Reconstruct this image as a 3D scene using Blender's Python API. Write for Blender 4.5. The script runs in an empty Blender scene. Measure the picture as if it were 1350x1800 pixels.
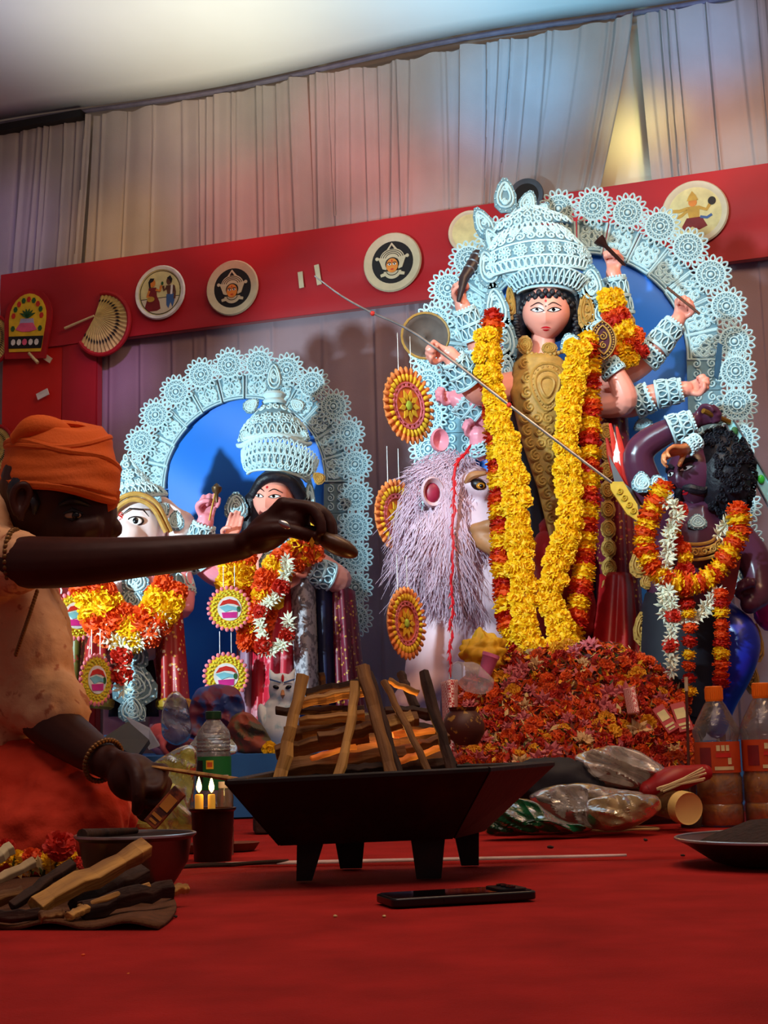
import bpy, math, random
import numpy as np
from mathutils import Vector as V, Matrix as M, Euler, noise
R = math.radians
PI = math.pi
random.seed(7)
SC = bpy.context.scene
COL = SC.collection

# ------------------------------------------------------------------ camera
FPX, HORIZON, ROLL, EYE = 2600.0, 1300.0, R(1.4), 0.19
PITCH = math.atan((HORIZON - 900) / FPX)
cd = bpy.data.cameras.new('camera')
cam = bpy.data.objects.new('camera', cd)
COL.objects.link(cam)
cd.sensor_fit = 'AUTO'
cd.sensor_width = 36
cd.lens = FPX / 1800 * 36
cd.clip_start = 0.05
CAMROT = M.Rotation(R(90) + PITCH, 3, 'X') @ M.Rotation(-ROLL, 3, 'Z')
cam.matrix_world = M.Translation((0, 0, EYE)) @ CAMROT.to_4x4()
SC.camera = cam
CAMLOC = V((0, 0, EYE))

# ------------------------------------------------------------------ world and lights
SC.view_settings.view_transform = 'Standard'
SC.view_settings.look = 'None'
SC.view_settings.gamma = 1
SC.view_settings.exposure = 0.43
SC.view_settings.use_curve_mapping = False
wd = bpy.data.worlds.new('hall_air')
SC.world = wd
wd.use_nodes = True
wd.node_tree.nodes['Background'].inputs[0].default_value = (0.55, 0.42, 0.42, 1)
wd.node_tree.nodes['Background'].inputs[1].default_value = 0.16


def lamp(name, kind, loc, tgt, energy, col, size=0.2, angle=60, blend=0.6, sy=None):
    l = bpy.data.lights.new(name, kind)
    l.energy = energy
    l.color = col
    if kind == 'AREA':
        l.shape = 'RECTANGLE'
        l.size = size
        l.size_y = sy or size
    elif kind == 'SPOT':
        l.spot_size = R(angle)
        l.spot_blend = blend
        l.shadow_soft_size = size
    else:
        l.shadow_soft_size = size
    o = bpy.data.objects.new(name, l)
    COL.objects.link(o)
    o.location = loc
    if tgt is not None:
        o.rotation_euler = (V(tgt) - V(loc)).to_track_quat('-Z', 'Y').to_euler()
    return o


# stage floods on the left, cool white, one per group of statues, then an added fill
lamp('stage_flood_and_fill', 'SPOT', (-1.0, 2.0, 1.5), (0.66, 4.15, 1.12), 215, (0.62, 0.88, 1.0), 0.05, 42, 0.25)
lamp('stage_flood_and_fill', 'SPOT', (-1.75, 3.1, 0.75), (-0.42, 4.6, 0.95), 190, (0.66, 0.90, 1.0), 0.04, 46, 0.4)
lamp('stage_flood_and_fill', 'SPOT', (0.35, 1.3, 2.45), (0.72, 4.2, 1.05), 85, (0.50, 0.84, 1.0), 0.06, 24, 0.5)  # unseen fill from overhead, added to brighten the right of the halo
# warm house light above the stage
lamp('house_light', 'AREA', (1.0, 2.6, 2.55), (0.3, 4.2, 0.7), 22, (1.0, 0.62, 0.34), 1.2, sy=0.6)
lamp('house_light', 'AREA', (0.0, 1.15, 2.6), (0.0, 1.25, 0.0), 22, (1.0, 0.72, 0.62), 1.8, sy=1.0)
# coloured wash lights thrown on the drapes and the ceiling cloth
WASH = [((-0.9, 3.2, 2.45), (-1.02, 5.75, 2.22), 75, (1.0, 0.50, 0.10), 13),
        ((-0.4, 3.2, 2.45), (-0.50, 5.57, 2.22), 90, (1.0, 0.20, 0.18), 17),
        ((-0.1, 3.2, 2.45), (-0.13, 5.44, 2.52), 80, (1.0, 0.24, 0.24), 15),
        ((0.0, 3.2, 2.45), (0.00, 5.41, 2.22), 70, (1.0, 0.20, 0.22), 15),
        ((0.3, 3.2, 2.45), (0.25, 5.32, 2.24), 55, (1.0, 0.36, 0.34), 17),
        ((0.6, 3.2, 2.45), (0.51, 5.22, 2.52), 130, (0.10, 0.50, 1.0), 19),
        ((1.2, 3.2, 2.45), (1.19, 4.98, 2.62), 90, (0.20, 0.50, 1.0), 18),
        ((1.3, 3.2, 2.45), (1.17, 4.99, 2.26), 60, (1.0, 0.50, 0.38), 20),
        ((1.0, 3.2, 2.45), (0.965, 5.07, 2.34), 170, (1.0, 0.95, 0.40), 9),
        ((-1.3, 3.2, 2.45), (-1.55, 5.93, 2.30), 50, (0.65, 0.45, 1.0), 14),
        ((-0.75, 3.2, 2.45), (-0.75, 5.66, 2.55), 45, (1.0, 0.50, 0.42), 16),
        ((-0.9, 3.2, 2.45), (-1.05, 5.76, 1.60), 90, (0.75, 0.42, 1.0), 10)]
for a, b, e, c, s in WASH:
    lamp('wash_light', 'SPOT', a, b, e, c, 0.1, s, 1.0)
lamp('ceiling_wash_light', 'SPOT', (-0.75, 4.75, 1.75), (-0.75, 5.0, 2.7), 36, (1.0, 0.95, 0.62), 0.15, 80, 1.0)
lamp('ceiling_wash_light', 'SPOT', (-0.1, 4.5, 1.75), (-0.1, 4.8, 2.7), 30, (0.8, 0.95, 0.95), 0.15, 80, 1.0)
lamp('ceiling_wash_light', 'SPOT', (0.55, 4.3, 1.85), (0.55, 4.6, 2.7), 40, (0.22, 0.72, 1.0), 0.15, 85, 1.0)
lamp('ceiling_wash_light', 'SPOT', (-1.3, 4.5, 1.6), (-1.2, 4.7, 2.7), 22, (0.5, 0.58, 1.0), 0.15, 80, 1.0)


# ------------------------------------------------------------------ pixel geometry
def ray(px, py):
    return CAMROT @ V(((px - 675) / FPX, (900 - py) / FPX, -1))


def P(px, py, Y):
    d = ray(px, py)
    return CAMLOC + d * (Y / d.y)


def F(px, py, z=0.0):
    d = ray(px, py)
    return CAMLOC + d * ((z - EYE) / d.z)


WTH = R(19.2)
WEX = V((math.cos(WTH), -math.sin(WTH), 0))
WN = V((-math.sin(WTH), -math.cos(WTH), 0))
W0 = V((0, 5.4, 0))


def W(px, py, off=0.0):
    d = ray(px, py)
    o = W0 + WN * off
    return CAMLOC + d * ((o - CAMLOC).dot(WN) / d.dot(WN))


def ppm(Y):
    return FPX / Y


# ------------------------------------------------------------------ materials
def lin(c):
    return tuple(((x / 255) / 12.92 if x <= 10 else (((x / 255) + 0.055) / 1.055) ** 2.4) for x in c)


def mat(name, rgb, rough=0.6, metal=0.0, var=0.18, scale=25.0, bump=0.0, bscale=None, rgb2=None, emit=0.0,
        transl=0.0, trans=0.0, sheen=0.0, sss=0.0, stretch=None, detail=4.0, thr=None, ior=1.45, alpha=1.0, spec=0.5):
    m = bpy.data.materials.new(name)
    m.use_nodes = True
    nt = m.node_tree
    b = nt.nodes['Principled BSDF']
    c = lin(rgb)
    b.inputs['Roughness'].default_value = rough
    b.inputs['Metallic'].default_value = metal
    b.inputs['IOR'].default_value = ior
    b.inputs['Specular IOR Level'].default_value = spec
    tc = nt.nodes.new('ShaderNodeTexCoord')
    src = tc.outputs['Object']
    if stretch:
        mp = nt.nodes.new('ShaderNodeMapping')
        mp.inputs['Scale'].default_value = stretch
        nt.links.new(src, mp.inputs[0])
        src = mp.outputs[0]
    nz = nt.nodes.new('ShaderNodeTexNoise')
    nz.inputs['Scale'].default_value = scale
    nz.inputs['Detail'].default_value = detail
    nt.links.new(src, nz.inputs['Vector'])
    rp = nt.nodes.new('ShaderNodeValToRGB')
    if rgb2:
        c2 = lin(rgb2)
        lo, hi = (0.4, 0.6) if thr is None else thr
        rp.color_ramp.elements[0].position = lo
        rp.color_ramp.elements[1].position = hi
        rp.color_ramp.elements[0].color = (*c, 1)
        rp.color_ramp.elements[1].color = (*c2, 1)
    else:
        rp.color_ramp.elements[0].position = 0.3
        rp.color_ramp.elements[1].position = 0.7
        rp.color_ramp.elements[0].color = (*[x * (1 - var) for x in c], 1)
        rp.color_ramp.elements[1].color = (*[min(1, x * (1 + var)) for x in c], 1)
    nt.links.new(nz.outputs['Fac'], rp.inputs[0])
    nt.links.new(rp.outputs[0], b.inputs['Base Color'])
    if bump:
        bn = nt.nodes.new('ShaderNodeBump')
        bn.inputs['Strength'].default_value = bump
        bn.inputs['Distance'].default_value = 0.004
        if bscale:
            n2 = nt.nodes.new('ShaderNodeTexNoise')
            n2.inputs['Scale'].default_value = bscale
            n2.inputs['Detail'].default_value = 3
            nt.links.new(src, n2.inputs['Vector'])
            nt.links.new(n2.outputs['Fac'], bn.inputs['Height'])
        else:
            nt.links.new(nz.outputs['Fac'], bn.inputs['Height'])
        nt.links.new(bn.outputs[0], b.inputs['Normal'])
    if emit:
        nt.links.new(rp.outputs[0], b.inputs['Emission Color'])
        b.inputs['Emission Strength'].default_value = emit
    if sheen:
        b.inputs['Sheen Weight'].default_value = sheen
    if sss:
        b.inputs['Subsurface Weight'].default_value = sss
        b.inputs['Subsurface Radius'].default_value = (0.01, 0.004, 0.002)
    if trans:
        b.inputs['Transmission Weight'].default_value = trans
    if alpha < 1:
        b.inputs['Alpha'].default_value = alpha
    if transl:
        t = nt.nodes.new('ShaderNodeBsdfTranslucent')
        nt.links.new(rp.outputs[0], t.inputs[0])
        mx = nt.nodes.new('ShaderNodeMixShader')
        mx.inputs[0].default_value = transl
        nt.links.new(b.outputs[0], mx.inputs[1])
        nt.links.new(t.outputs[0], mx.inputs[2])
        nt.links.new(mx.outputs[0], nt.nodes['Material Output'].inputs[0])
    return m


def brocade(name, base, c1, c2, scale=60, rough=0.45):
    """woven cloth: ground colour with two kinds of woven motif"""
    m = bpy.data.materials.new(name)
    m.use_nodes = True
    nt = m.node_tree
    b = nt.nodes['Principled BSDF']
    b.inputs['Roughness'].default_value = rough
    tc = nt.nodes.new('ShaderNodeTexCoord')
    out = None
    prev = None
    for i, (c, s, thr) in enumerate(((c1, scale, 0.42), (c2, scale * 0.55, 0.36))):
        vo = nt.nodes.new('ShaderNodeTexVoronoi')
        vo.inputs['Scale'].default_value = s
        nz = nt.nodes.new('ShaderNodeTexNoise')
        nz.inputs['Scale'].default_value = s * 2.2
        nt.links.new(tc.outputs['Object'], vo.inputs['Vector'])
        nt.links.new(tc.outputs['Object'], nz.inputs['Vector'])
        ad = nt.nodes.new('ShaderNodeMath')
        ad.operation = 'MULTIPLY_ADD'
        ad.inputs[1].default_value = 0.55
        nt.links.new(nz.outputs['Fac'], ad.inputs[0])
        nt.links.new(vo.outputs['Distance'], ad.inputs[2])
        gt = nt.nodes.new('ShaderNodeMath')
        gt.operation = 'LESS_THAN'
        gt.inputs[1].default_value = thr + 0.1
        nt.links.new(ad.outputs[0], gt.inputs[0])
        mx = nt.nodes.new('ShaderNodeMixRGB')
        nt.links.new(gt.outputs[0], mx.inputs[0])
        if prev is None:
            mx.inputs[1].default_value = (*lin(base), 1)
        else:
            nt.links.new(prev, mx.inputs[1])
        mx.inputs[2].default_value = (*lin(c), 1)
        prev = mx.outputs[0]
    nt.links.new(prev, b.inputs['Base Color'])
    return m


# ------------------------------------------------------------------ mesh builder
def frame_from(d, up=V((0, 0, 1))):
    d = d.normalized()
    a = up - d * up.dot(d)
    if a.length < 1e-4:
        a = V((1, 0, 0)) - d * d.x
    a.normalize()
    return a, d.cross(a).normalized()


def cr(pts, k=6, closed=False):
    """Catmull-Rom through points (Vectors or tuples of any length)"""
    p = [np.array(q, float) for q in pts]
    n = len(p)
    out = []
    rng = range(n if closed else n - 1)
    for i in rng:
        if closed:
            a, b, c, d = p[(i - 1) % n], p[i], p[(i + 1) % n], p[(i + 2) % n]
        else:
            b, c = p[i], p[i + 1]
            a = p[i - 1] if i > 0 else 2 * b - c
            d = p[i + 2] if i + 2 < n else 2 * c - b
        for j in range(k):
            t = j / k
            out.append(0.5 * ((2 * b) + (c - a) * t + (2 * a - 5 * b + 4 * c - d) * t * t + (3 * b - a - 3 * c + d) * t ** 3))
    if not closed:
        out.append(p[-1])
    return [V(q) if len(q) == 3 else q for q in out]


class MB:
    def __init__(s):
        s.v = []
        s.f = []
        s.m = []

    def add(s, vs, fs, mi=0):
        o = len(s.v)
        s.v.extend([tuple(q) for q in vs])
        s.f.extend([tuple(i + o for i in f) for f in fs])
        s.m.extend([mi] * len(fs))
        return s

    def box(s, c, size, rot=None, mi=0, top=1.0, bevel=0.0):
        x, y, z = [q / 2 for q in size]
        vs = []
        for zz, k in ((-z, 1.0), (z, top)):
            for sx, sy in ((-1, -1), (1, -1), (1, 1), (-1, 1)):
                vs.append(V((sx * x * k, sy * y * k, zz)))
        if rot is not None:
            vs = [rot @ q for q in vs]
        c = V(c)
        return s.add([q + c for q in vs], [(3, 2, 1, 0), (4, 5, 6, 7), (0, 1, 5, 4), (1, 2, 6, 5), (2, 3, 7, 6), (3, 0, 4, 7)], mi)

    def tube(s, pts, r, n=8, mi=0, closed=False, cap=True, flat=1.0, up=V((0, 0, 1))):
        pts = [V(q) for q in pts]
        N = len(pts)
        rs = r if isinstance(r, (list, tuple)) else [r] * N
        if len(rs) != N:
            rs = [float(np.interp(i / (N - 1), np.linspace(0, 1, len(rs)), rs)) for i in range(N)]
        vs = []
        a = None
        for i, p in enumerate(pts):
            if closed:
                d = pts[(i + 1) % N] - pts[i - 1]
            else:
                d = pts[min(i + 1, N - 1)] - pts[max(i - 1, 0)]
            if d.length < 1e-9:
                d = V((0, 0, 1))
            d.normalize()
            if a is None:
                a, b = frame_from(d, up)
            else:
                a = a - d * a.dot(d)
                if a.length < 1e-6:
                    a, b = frame_from(d, up)
                a.normalize()
                b = d.cross(a)
            for j in range(n):
                t = 2 * PI * j / n
                vs.append(p + a * (math.cos(t) * rs[i] * flat) + b * (math.sin(t) * rs[i]))
        fs = []
        for i in range(N if closed else N - 1):
            i2 = (i + 1) % N
            for j in range(n):
                j2 = (j + 1) % n
                fs.append((i * n + j, i * n + j2, i2 * n + j2, i2 * n + j))
        if cap and not closed:
            fs.append(tuple(reversed(range(n))))
            fs.append(tuple((N - 1) * n + j for j in range(n)))
        return s.add(vs, fs, mi)

    def chain(s, pts, rs, n=10, mi=0, k=5):
        """smooth limb: radii per control point, rounded ends"""
        q = cr([(*p, r) for p, r in zip(pts, rs)], k)
        pp = [V(x[:3]) for x in q]
        rr = [max(float(x[3]), 0.0008) for x in q]
        s.tube(pp, rr, n, mi)
        s.ell(pp[0], (rr[0],) * 3, None, 8, 6, mi)
        s.ell(pp[-1], (rr[-1],) * 3, None, 8, 6, mi)
        return s

    def ell(s, c, rad, rot=None, nu=12, nv=8, mi=0):
        c = V(c)
        vs = [V((0, 0, -1))]
        for i in range(1, nv):
            th = -PI / 2 + PI * i / nv
            for j in range(nu):
                ph = 2 * PI * j / nu
                vs.append(V((math.cos(th) * math.cos(ph), math.cos(th) * math.sin(ph), math.sin(th))))
        vs.append(V((0, 0, 1)))
        fs = [(0, 1 + (j + 1) % nu, 1 + j) for j in range(nu)]
        for i in range(nv - 2):
            for j in range(nu):
                j2 = (j + 1) % nu
                fs.append((1 + i * nu + j, 1 + i * nu + j2, 1 + (i + 1) * nu + j2, 1 + (i + 1) * nu + j))
        l = len(vs) - 1
        fs += [(l, 1 + (nv - 2) * nu + j, 1 + (nv - 2) * nu + (j + 1) % nu) for j in range(nu)]
        vs = [V((q.x * rad[0], q.y * rad[1], q.z * rad[2])) for q in vs]
        if rot is not None:
            vs = [rot @ q for q in vs]
        return s.add([q + c for q in vs], fs, mi)

    def lathe(s, prof, c=(0, 0, 0), n=24, rot=None, mi=0, squash=1.0):
        """profile of (radius, height) turned about local Z"""
        c = V(c)
        vs = []
        for r, h in prof:
            for j in range(n):
                t = 2 * PI * j / n
                q = V((r * math.cos(t), r * math.sin(t) * squash, h))
                vs.append((rot @ q if rot is not None else q) + c)
        fs = []
        for i in range(len(prof) - 1):
            for j in range(n):
                j2 = (j + 1) % n
                fs.append((i * n + j, i * n + j2, (i + 1) * n + j2, (i + 1) * n + j))
        if prof[0][0] > 1e-5:
            pass
        return s.add(vs, fs, mi)

    def grid(s, fn, nu, nv, mi=0, closeu=False):
        vs = [V(fn(i / (nu if closeu else nu - 1), j / (nv - 1))) for j in range(nv) for i in range(nu)]
        fs = []
        for j in range(nv - 1):
            for i in range(nu if closeu else nu - 1):
                i2 = (i + 1) % nu
                fs.append((j * nu + i, j * nu + i2, (j + 1) * nu + i2, (j + 1) * nu + i))
        return s.add(vs, fs, mi)

    def prism(s, pts, ext, mi=0):
        """polygon (3D points) extruded by a vector"""
        pts = [V(q) for q in pts]
        n = len(pts)
        ext = V(ext)
        fs = [tuple(range(n)), tuple(reversed(range(n, 2 * n)))]
        fs += [(i, i + n, (i + 1) % n + n, (i + 1) % n) for i in range(n)]
        return s.add(pts + [q + ext for q in pts], fs, mi)

    def mesh(s, name, mats, smooth=True, center=True):
        me = bpy.data.meshes.new(name)
        vs = np.array(s.v, dtype=float)
        c = (vs.min(0) + vs.max(0)) / 2 if center else np.zeros(3)
        me.from_pydata((vs - c).tolist(), [], s.f)
        if not isinstance(mats, (list, tuple)):
            mats = [mats]
        for m in mats:
            me.materials.append(m)
        if len(mats) > 1:
            me.polygons.foreach_set('material_index', s.m)
        if smooth:
            me.polygons.foreach_set('use_smooth', [True] * len(me.polygons))
            try:
                me.set_sharp_from_angle(angle=R(42))
            except Exception:
                pass
        me.update()
        return me, V(c)


WM = {}


def place(o, parent, Mw):
    WM[o.name] = Mw
    if parent is not None:
        o.parent = parent
        o.matrix_basis = WM[parent.name].inverted() @ Mw
    else:
        o.matrix_basis = Mw


def tag(o, label=None, cat=None, group=None, kind=None):
    if label:
        o['label'] = label
    if cat:
        o['category'] = cat
    if group:
        o['group'] = group
    if kind:
        o['kind'] = kind
    return o


def thing(name, label, cat, loc, group=None):
    o = bpy.data.objects.new(name, None)
    o.empty_display_size = 0.05
    COL.objects.link(o)
    place(o, None, M.Translation(V(loc)))
    return tag(o, label, cat, group)


def part(mb, name, mats, parent=None, smooth=True, remesh=0, smoothit=0, bevel=0, solid=0, disp=None, label=None, cat=None,
         group=None, kind=None, sub=0):
    me, c = mb.mesh(name, mats, smooth)
    o = bpy.data.objects.new(name, me)
    COL.objects.link(o)
    place(o, parent, M.Translation(c))
    if remesh:
        md = o.modifiers.new('remesh', 'REMESH')
        md.mode = 'VOXEL'
        md.voxel_size = remesh
        md.use_smooth_shade = True
    if smoothit:
        md = o.modifiers.new('smooth', 'SMOOTH')
        md.iterations = smoothit
        md.factor = 0.5
    if bevel:
        md = o.modifiers.new('bevel', 'BEVEL')
        md.width = bevel
        md.segments = 2
        md.limit_method = 'ANGLE'
    if solid:
        md = o.modifiers.new('solid', 'SOLIDIFY')
        md.thickness = solid
    if sub:
        md = o.modifiers.new('sub', 'SUBSURF')
        md.levels = sub
        md.render_levels = sub
    if disp:
        tx = bpy.data.textures.new(name + '_folds', 'CLOUDS')
        tx.noise_scale = disp[0]
        md = o.modifiers.new('folds', 'DISPLACE')
        md.texture = tx
        md.strength = disp[1]
        md.texture_coords = 'GLOBAL'
        md.mid_level = 0.5
    tag(o, label, cat, group, kind)
    return o


def inst(me, name, parent, Mw, label=None, cat=None, group=None, kind=None):
    o = bpy.data.objects.new(name, me)
    COL.objects.link(o)
    place(o, parent, Mw)
    return tag(o, label, cat, group, kind)


def basis(o, ex, ey, ez):
    m = M.Identity(4)
    for i, a in enumerate((ex, ey, ez)):
        for k in range(3):
            m[k][i] = a[k]
    for k in range(3):
        m[k][3] = o[k]
    return m


def wallframe(px, py, off):
    """local x along the wall, local y into the wall, local z up"""
    return basis(W(px, py, off), WEX, -WN, V((0, 0, 1)))


def jit(a):
    return random.uniform(-a, a)

# ------------------------------------------------------------------ shared materials
M_carpet = mat('red_carpet', (152, 34, 30), 0.95, var=0.22, scale=9, bump=0.5, bscale=420, spec=0.1)
M_under = mat('pale_underfloor', (225, 205, 195), 0.7)
M_drape = mat('pale_drape', (178, 170, 168), 0.8, var=0.06, scale=6, bump=0.15, bscale=220, transl=0.2, spec=0.2)
M_ceil = mat('ceiling_cloth', (222, 224, 226), 0.85, var=0.05, scale=1.5, spec=0.2)
M_beam = mat('dark_beam', (104, 100, 120), 0.8)
M_redcloth = mat('red_satin', (168, 8, 24), 0.55, var=0.12, scale=4, bump=0.12, bscale=7, sheen=0.2)
M_redborder = mat('red_border_cloth', (165, 14, 22), 0.65)
M_orangeredcloth = mat('scarlet_cloth', (205, 30, 20), 0.6, var=0.1, scale=5, bump=0.1, bscale=9)
M_platewhite = mat('plate_cream', (215, 205, 175), 0.45, var=0.06)
M_plategrey = mat('plate_ivory', (196, 184, 152), 0.45, var=0.08)
M_black = mat('painted_black', (18, 17, 18), 0.5)
M_grn = mat('painted_green', (40, 90, 45), 0.6)
M_paleyel = mat('painted_pale_yellow', (214, 206, 148), 0.6)
M_gold = mat('painted_gold', (190, 150, 60), 0.4, var=0.2)
M_skinp = mat('painted_skin', (214, 130, 50), 0.5)
M_maroon = mat('painted_maroon', (120, 25, 30), 0.6)
M_bluep = mat('painted_blue', (60, 95, 150), 0.6)
M_brownp = mat('painted_brown', (92, 52, 34), 0.6)
M_whitep = mat('painted_white', (225, 225, 220), 0.5)
M_pinkp = mat('painted_pink', (225, 90, 130), 0.6)
M_yelp = mat('painted_yellow', (228, 190, 40), 0.6)
M_redp = mat('painted_red', (200, 40, 30), 0.6)
M_straw = mat('palm_leaf', (200, 180, 110), 0.7, var=0.2, scale=40)
M_wood_pale = mat('pale_cane', (210, 190, 140), 0.6)
M_bluecloth = mat('blue_satin', (16, 116, 222), 0.5, var=0.1, scale=3, bump=0.2, bscale=5, sheen=0.1)
M_bluetable = mat('blue_table_cloth', (40, 110, 185), 0.75, var=0.12, scale=8, bump=0.2, bscale=20)

# ------------------------------------------------------------------ floor, wall, ceiling
SEAM_A, SEAM_B = F(-400, 1541), F(1900, 1493)


def seam_y(x):
    return SEAM_A.y + (SEAM_B.y - SEAM_A.y) * (x - SEAM_A.x) / (SEAM_B.x - SEAM_A.x)


mb = MB()
mb.box((0, 3.0, -0.012), (7, 8.4, 0.012))
fl = part(mb, 'floor', M_under, smooth=False, kind='structure')
for nm, near in (('floor_carpet', True), ('floor_carpet', False)):
    mb = MB()

    def fn(u, v, near=near):
        x = -3.4 + 6.8 * u
        sy = seam_y(x)
        g = 0.012 * max(0.0, 1 - ((x + 0.02) / 0.42) ** 2) + 0.0006
        y = (-1.1 + (sy - g + 1.1) * v) if near else (sy + g + (7.1 - sy - g) * v)
        z = 0.0015 * math.sin(x * 9 + y * 3) * math.sin(y * 7 - x * 2)
        return (x, y, z - 0.0015)
    mb.grid(fn, 90, 60)
    part(mb, nm, M_carpet, fl, solid=0.004)

mb = MB()
vs = []
for i in range(41):
    x = -.26 + .62 * i / 40
    w = .016 * (1 - (i / 40)) ** .9 * min(1, i / 3) + .0015
    y = seam_y(x)
    vs += [(x, y - w * .5, .0045), (x, y + w * .5, .0075)]
mb.add(vs, [(2 * i, 2 * i + 2, 2 * i + 3, 2 * i + 1) for i in range(40)])
part(mb, 'seam_highlight', mat('pale_seam_highlight', (210, 180, 175), .6), fl, solid=.002)  # pale strip paints the light caught by the raised carpet edge

ZTOP = W(600, 130).z
ZB1 = W(700, 396).z
ZB0 = W(700, 545).z


def wpos(s, z, off):
    q = W0 + WEX * s + WN * off
    return V((q.x, q.y, z))


def ws(px, py):
    return (W(px, py) - W0).dot(WEX)


mb = MB()
mb.prism([wpos(-2.6, -0.01, -0.06), wpos(2.6, -0.01, -0.06), wpos(2.6, 3.1, -0.06), wpos(-2.6, 3.1, -0.06)], -WN * 0.04)
part(mb, 'wall_back', mat('wall_cloth', (214, 206, 186), 0.85, var=0.05, scale=3), smooth=False, kind='structure')

mb = MB()


def fn(u, v):
    s = -2.6 + 5.2 * u
    q = W0 + WEX * s + WN * (0.04 + 3.9 * v)
    z = ZTOP + 0.035 + 0.016 * math.sin(s * 3.1 + 0.5) + 0.10 * math.sin(min(1, v * 3) * PI / 2) - 0.03 * math.sin(v * 14) * math.sin(s * 1.7)
    return (q.x, q.y, z)


mb.grid(fn, 60, 40)
part(mb, 'ceiling', M_ceil, kind='structure', solid=0.004)
mb = MB()
mb.tube([wpos(-2.6 + 5.2 * i / 40, ZTOP + 0.022 + 0.016 * math.sin((-2.6 + 5.2 * i / 40) * 3.1 + 0.5), 0.03) for i in range(41)], 0.010, 8)
part(mb, 'trim_1', M_beam, kind='structure')
mb = MB()
mb.box(wpos(-1.9, ZTOP + 0.0, 0.05), (1.3, 0.05, 0.03), M.Rotation(-WTH, 3, 'Z'))
part(mb, 'gap_shade_strip', M_black, smooth=False, kind='structure')  # black strip painted in for the dark gap below the ceiling cloth


def creases(s0, s1, gap, seed):
    rnd = random.Random(seed)
    out, s = [], s0
    while s < s1:
        s += gap * rnd.choice((.25, .4, .7, 1.0, 1.5))
        out.append((s, rnd.uniform(.004, .012), rnd.uniform(.35, 1.0), rnd.uniform(-.02, .02)))
    return out


def pleats(s, cl, amp, seed, v):
    h = .35 * math.sin(s * 21 + seed + v) + .25 * math.sin(s * 47 + seed * 2)
    for c0, w, dep, drift in cl:
        q = (s - c0 - drift * v) / w
        if abs(q) < 4:
            h += dep * (1.3 * math.exp(-(q - 1) ** 2) - 1.0 * math.exp(-q * q))
    return amp * h


M_dusky = mat('dusky_mauve_drape', (172, 148, 156), .85, var=.08, scale=5, bump=.15, bscale=220, transl=.15, spec=.2)


def curtain(name, st0, st1, sb0, sb1, zt, zb, off, label, group=None, k=62, amp=0.02, sag=0.012, seed=0, nu=160, m=M_drape):
    mb = MB()
    nu = int(abs(st1 - st0) / .0035)
    cl = creases(min(st0, st1), max(st0, st1), 5.0 / k, seed + 100)

    def fn(u, v):
        top = st0 + (st1 - st0) * u
        bot = sb0 + (sb1 - sb0) * u
        w = v ** 1.2
        s = top * (1 - w) + bot * w
        ref = st0 + (st1 - st0) * u
        z = zt + (zb - zt) * v - sag * math.sin(PI * u) * (1 - v) + 0.006 * math.sin(ref * 40 + seed) * (1 - v)
        return wpos(s, z, off + amp + pleats(ref, cl, amp * .6, seed, v))
    mb.grid(fn, nu, 14)
    return part(mb, name, m, label=label, cat='curtain', group=group)


c = ws
curtain('drape_curtain', -2.55, c(168, 205), -2.6, c(150, 470), ZTOP, ZB1 - 0.05, 0.015,
        'leftmost pale pleated curtain slanting above the red pillar', 'pale pleated curtains above the red band', seed=1, k=70)
curtain('drape_curtain', c(172, 205), c(545, 140), c(155, 470), c(560, 420), ZTOP, ZB1 - 0.05, 0.012,
        'pale pink pleated curtain above the three left wall ornaments', 'pale pleated curtains above the red band', seed=2, nu=220)
curtain('drape_curtain', c(550, 140), c(812, 85), c(560, 420), c(812, 380), ZTOP, ZB1 - 0.05, 0.02,
        'pale grey pleated curtain between pink curtain and bluish curtain', 'pale pleated curtains above the red band', seed=4)
curtain('drape_curtain', c(815, 85), c(1118, 30), c(812, 370), c(1052, 330), ZTOP, ZB1 - 0.05, 0.03,
        'bluish pleated curtain swept aside above the tall goddess', 'pale pleated curtains above the red band', seed=5, k=75)
curtain('drape_curtain', c(1122, 30), 2.5, c(1150, 320), 2.5, ZTOP, ZB1 - 0.05, 0.02,
        'rightmost pale pleated curtain beyond the parted gap', 'pale pleated curtains above the red band', seed=8, k=70)
curtain('drape_curtain', c(120, 700), 2.5, c(120, 700), 2.5, ZB0 + 0.06, 0.01, 0.008,
        'long dusky pleated curtain hanging behind the statues below red band', seed=11, k=36, amp=0.014, nu=420, m=M_dusky)
curtain('drape_curtain', -2.55, c(30, 700), -2.55, c(30, 700), ZB0 + 0.1, 0.01, 0.008,
        'narrow lilac curtain left of the red pillar', seed=13, k=36, amp=0.01, nu=60)

# red band and red pillar
mb = MB()
S0, S1 = c(22, 495), 2.5


def fn(u, v):
    s = S0 + (S1 - S0) * u
    z = ZB1 + (ZB0 - ZB1) * v
    return wpos(s, z, 0.085 + 0.004 * math.sin(s * 7 + v * 4) * math.sin(v * PI) + 0.003 * math.sin(v * 16 + s * 2) * v)


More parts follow.
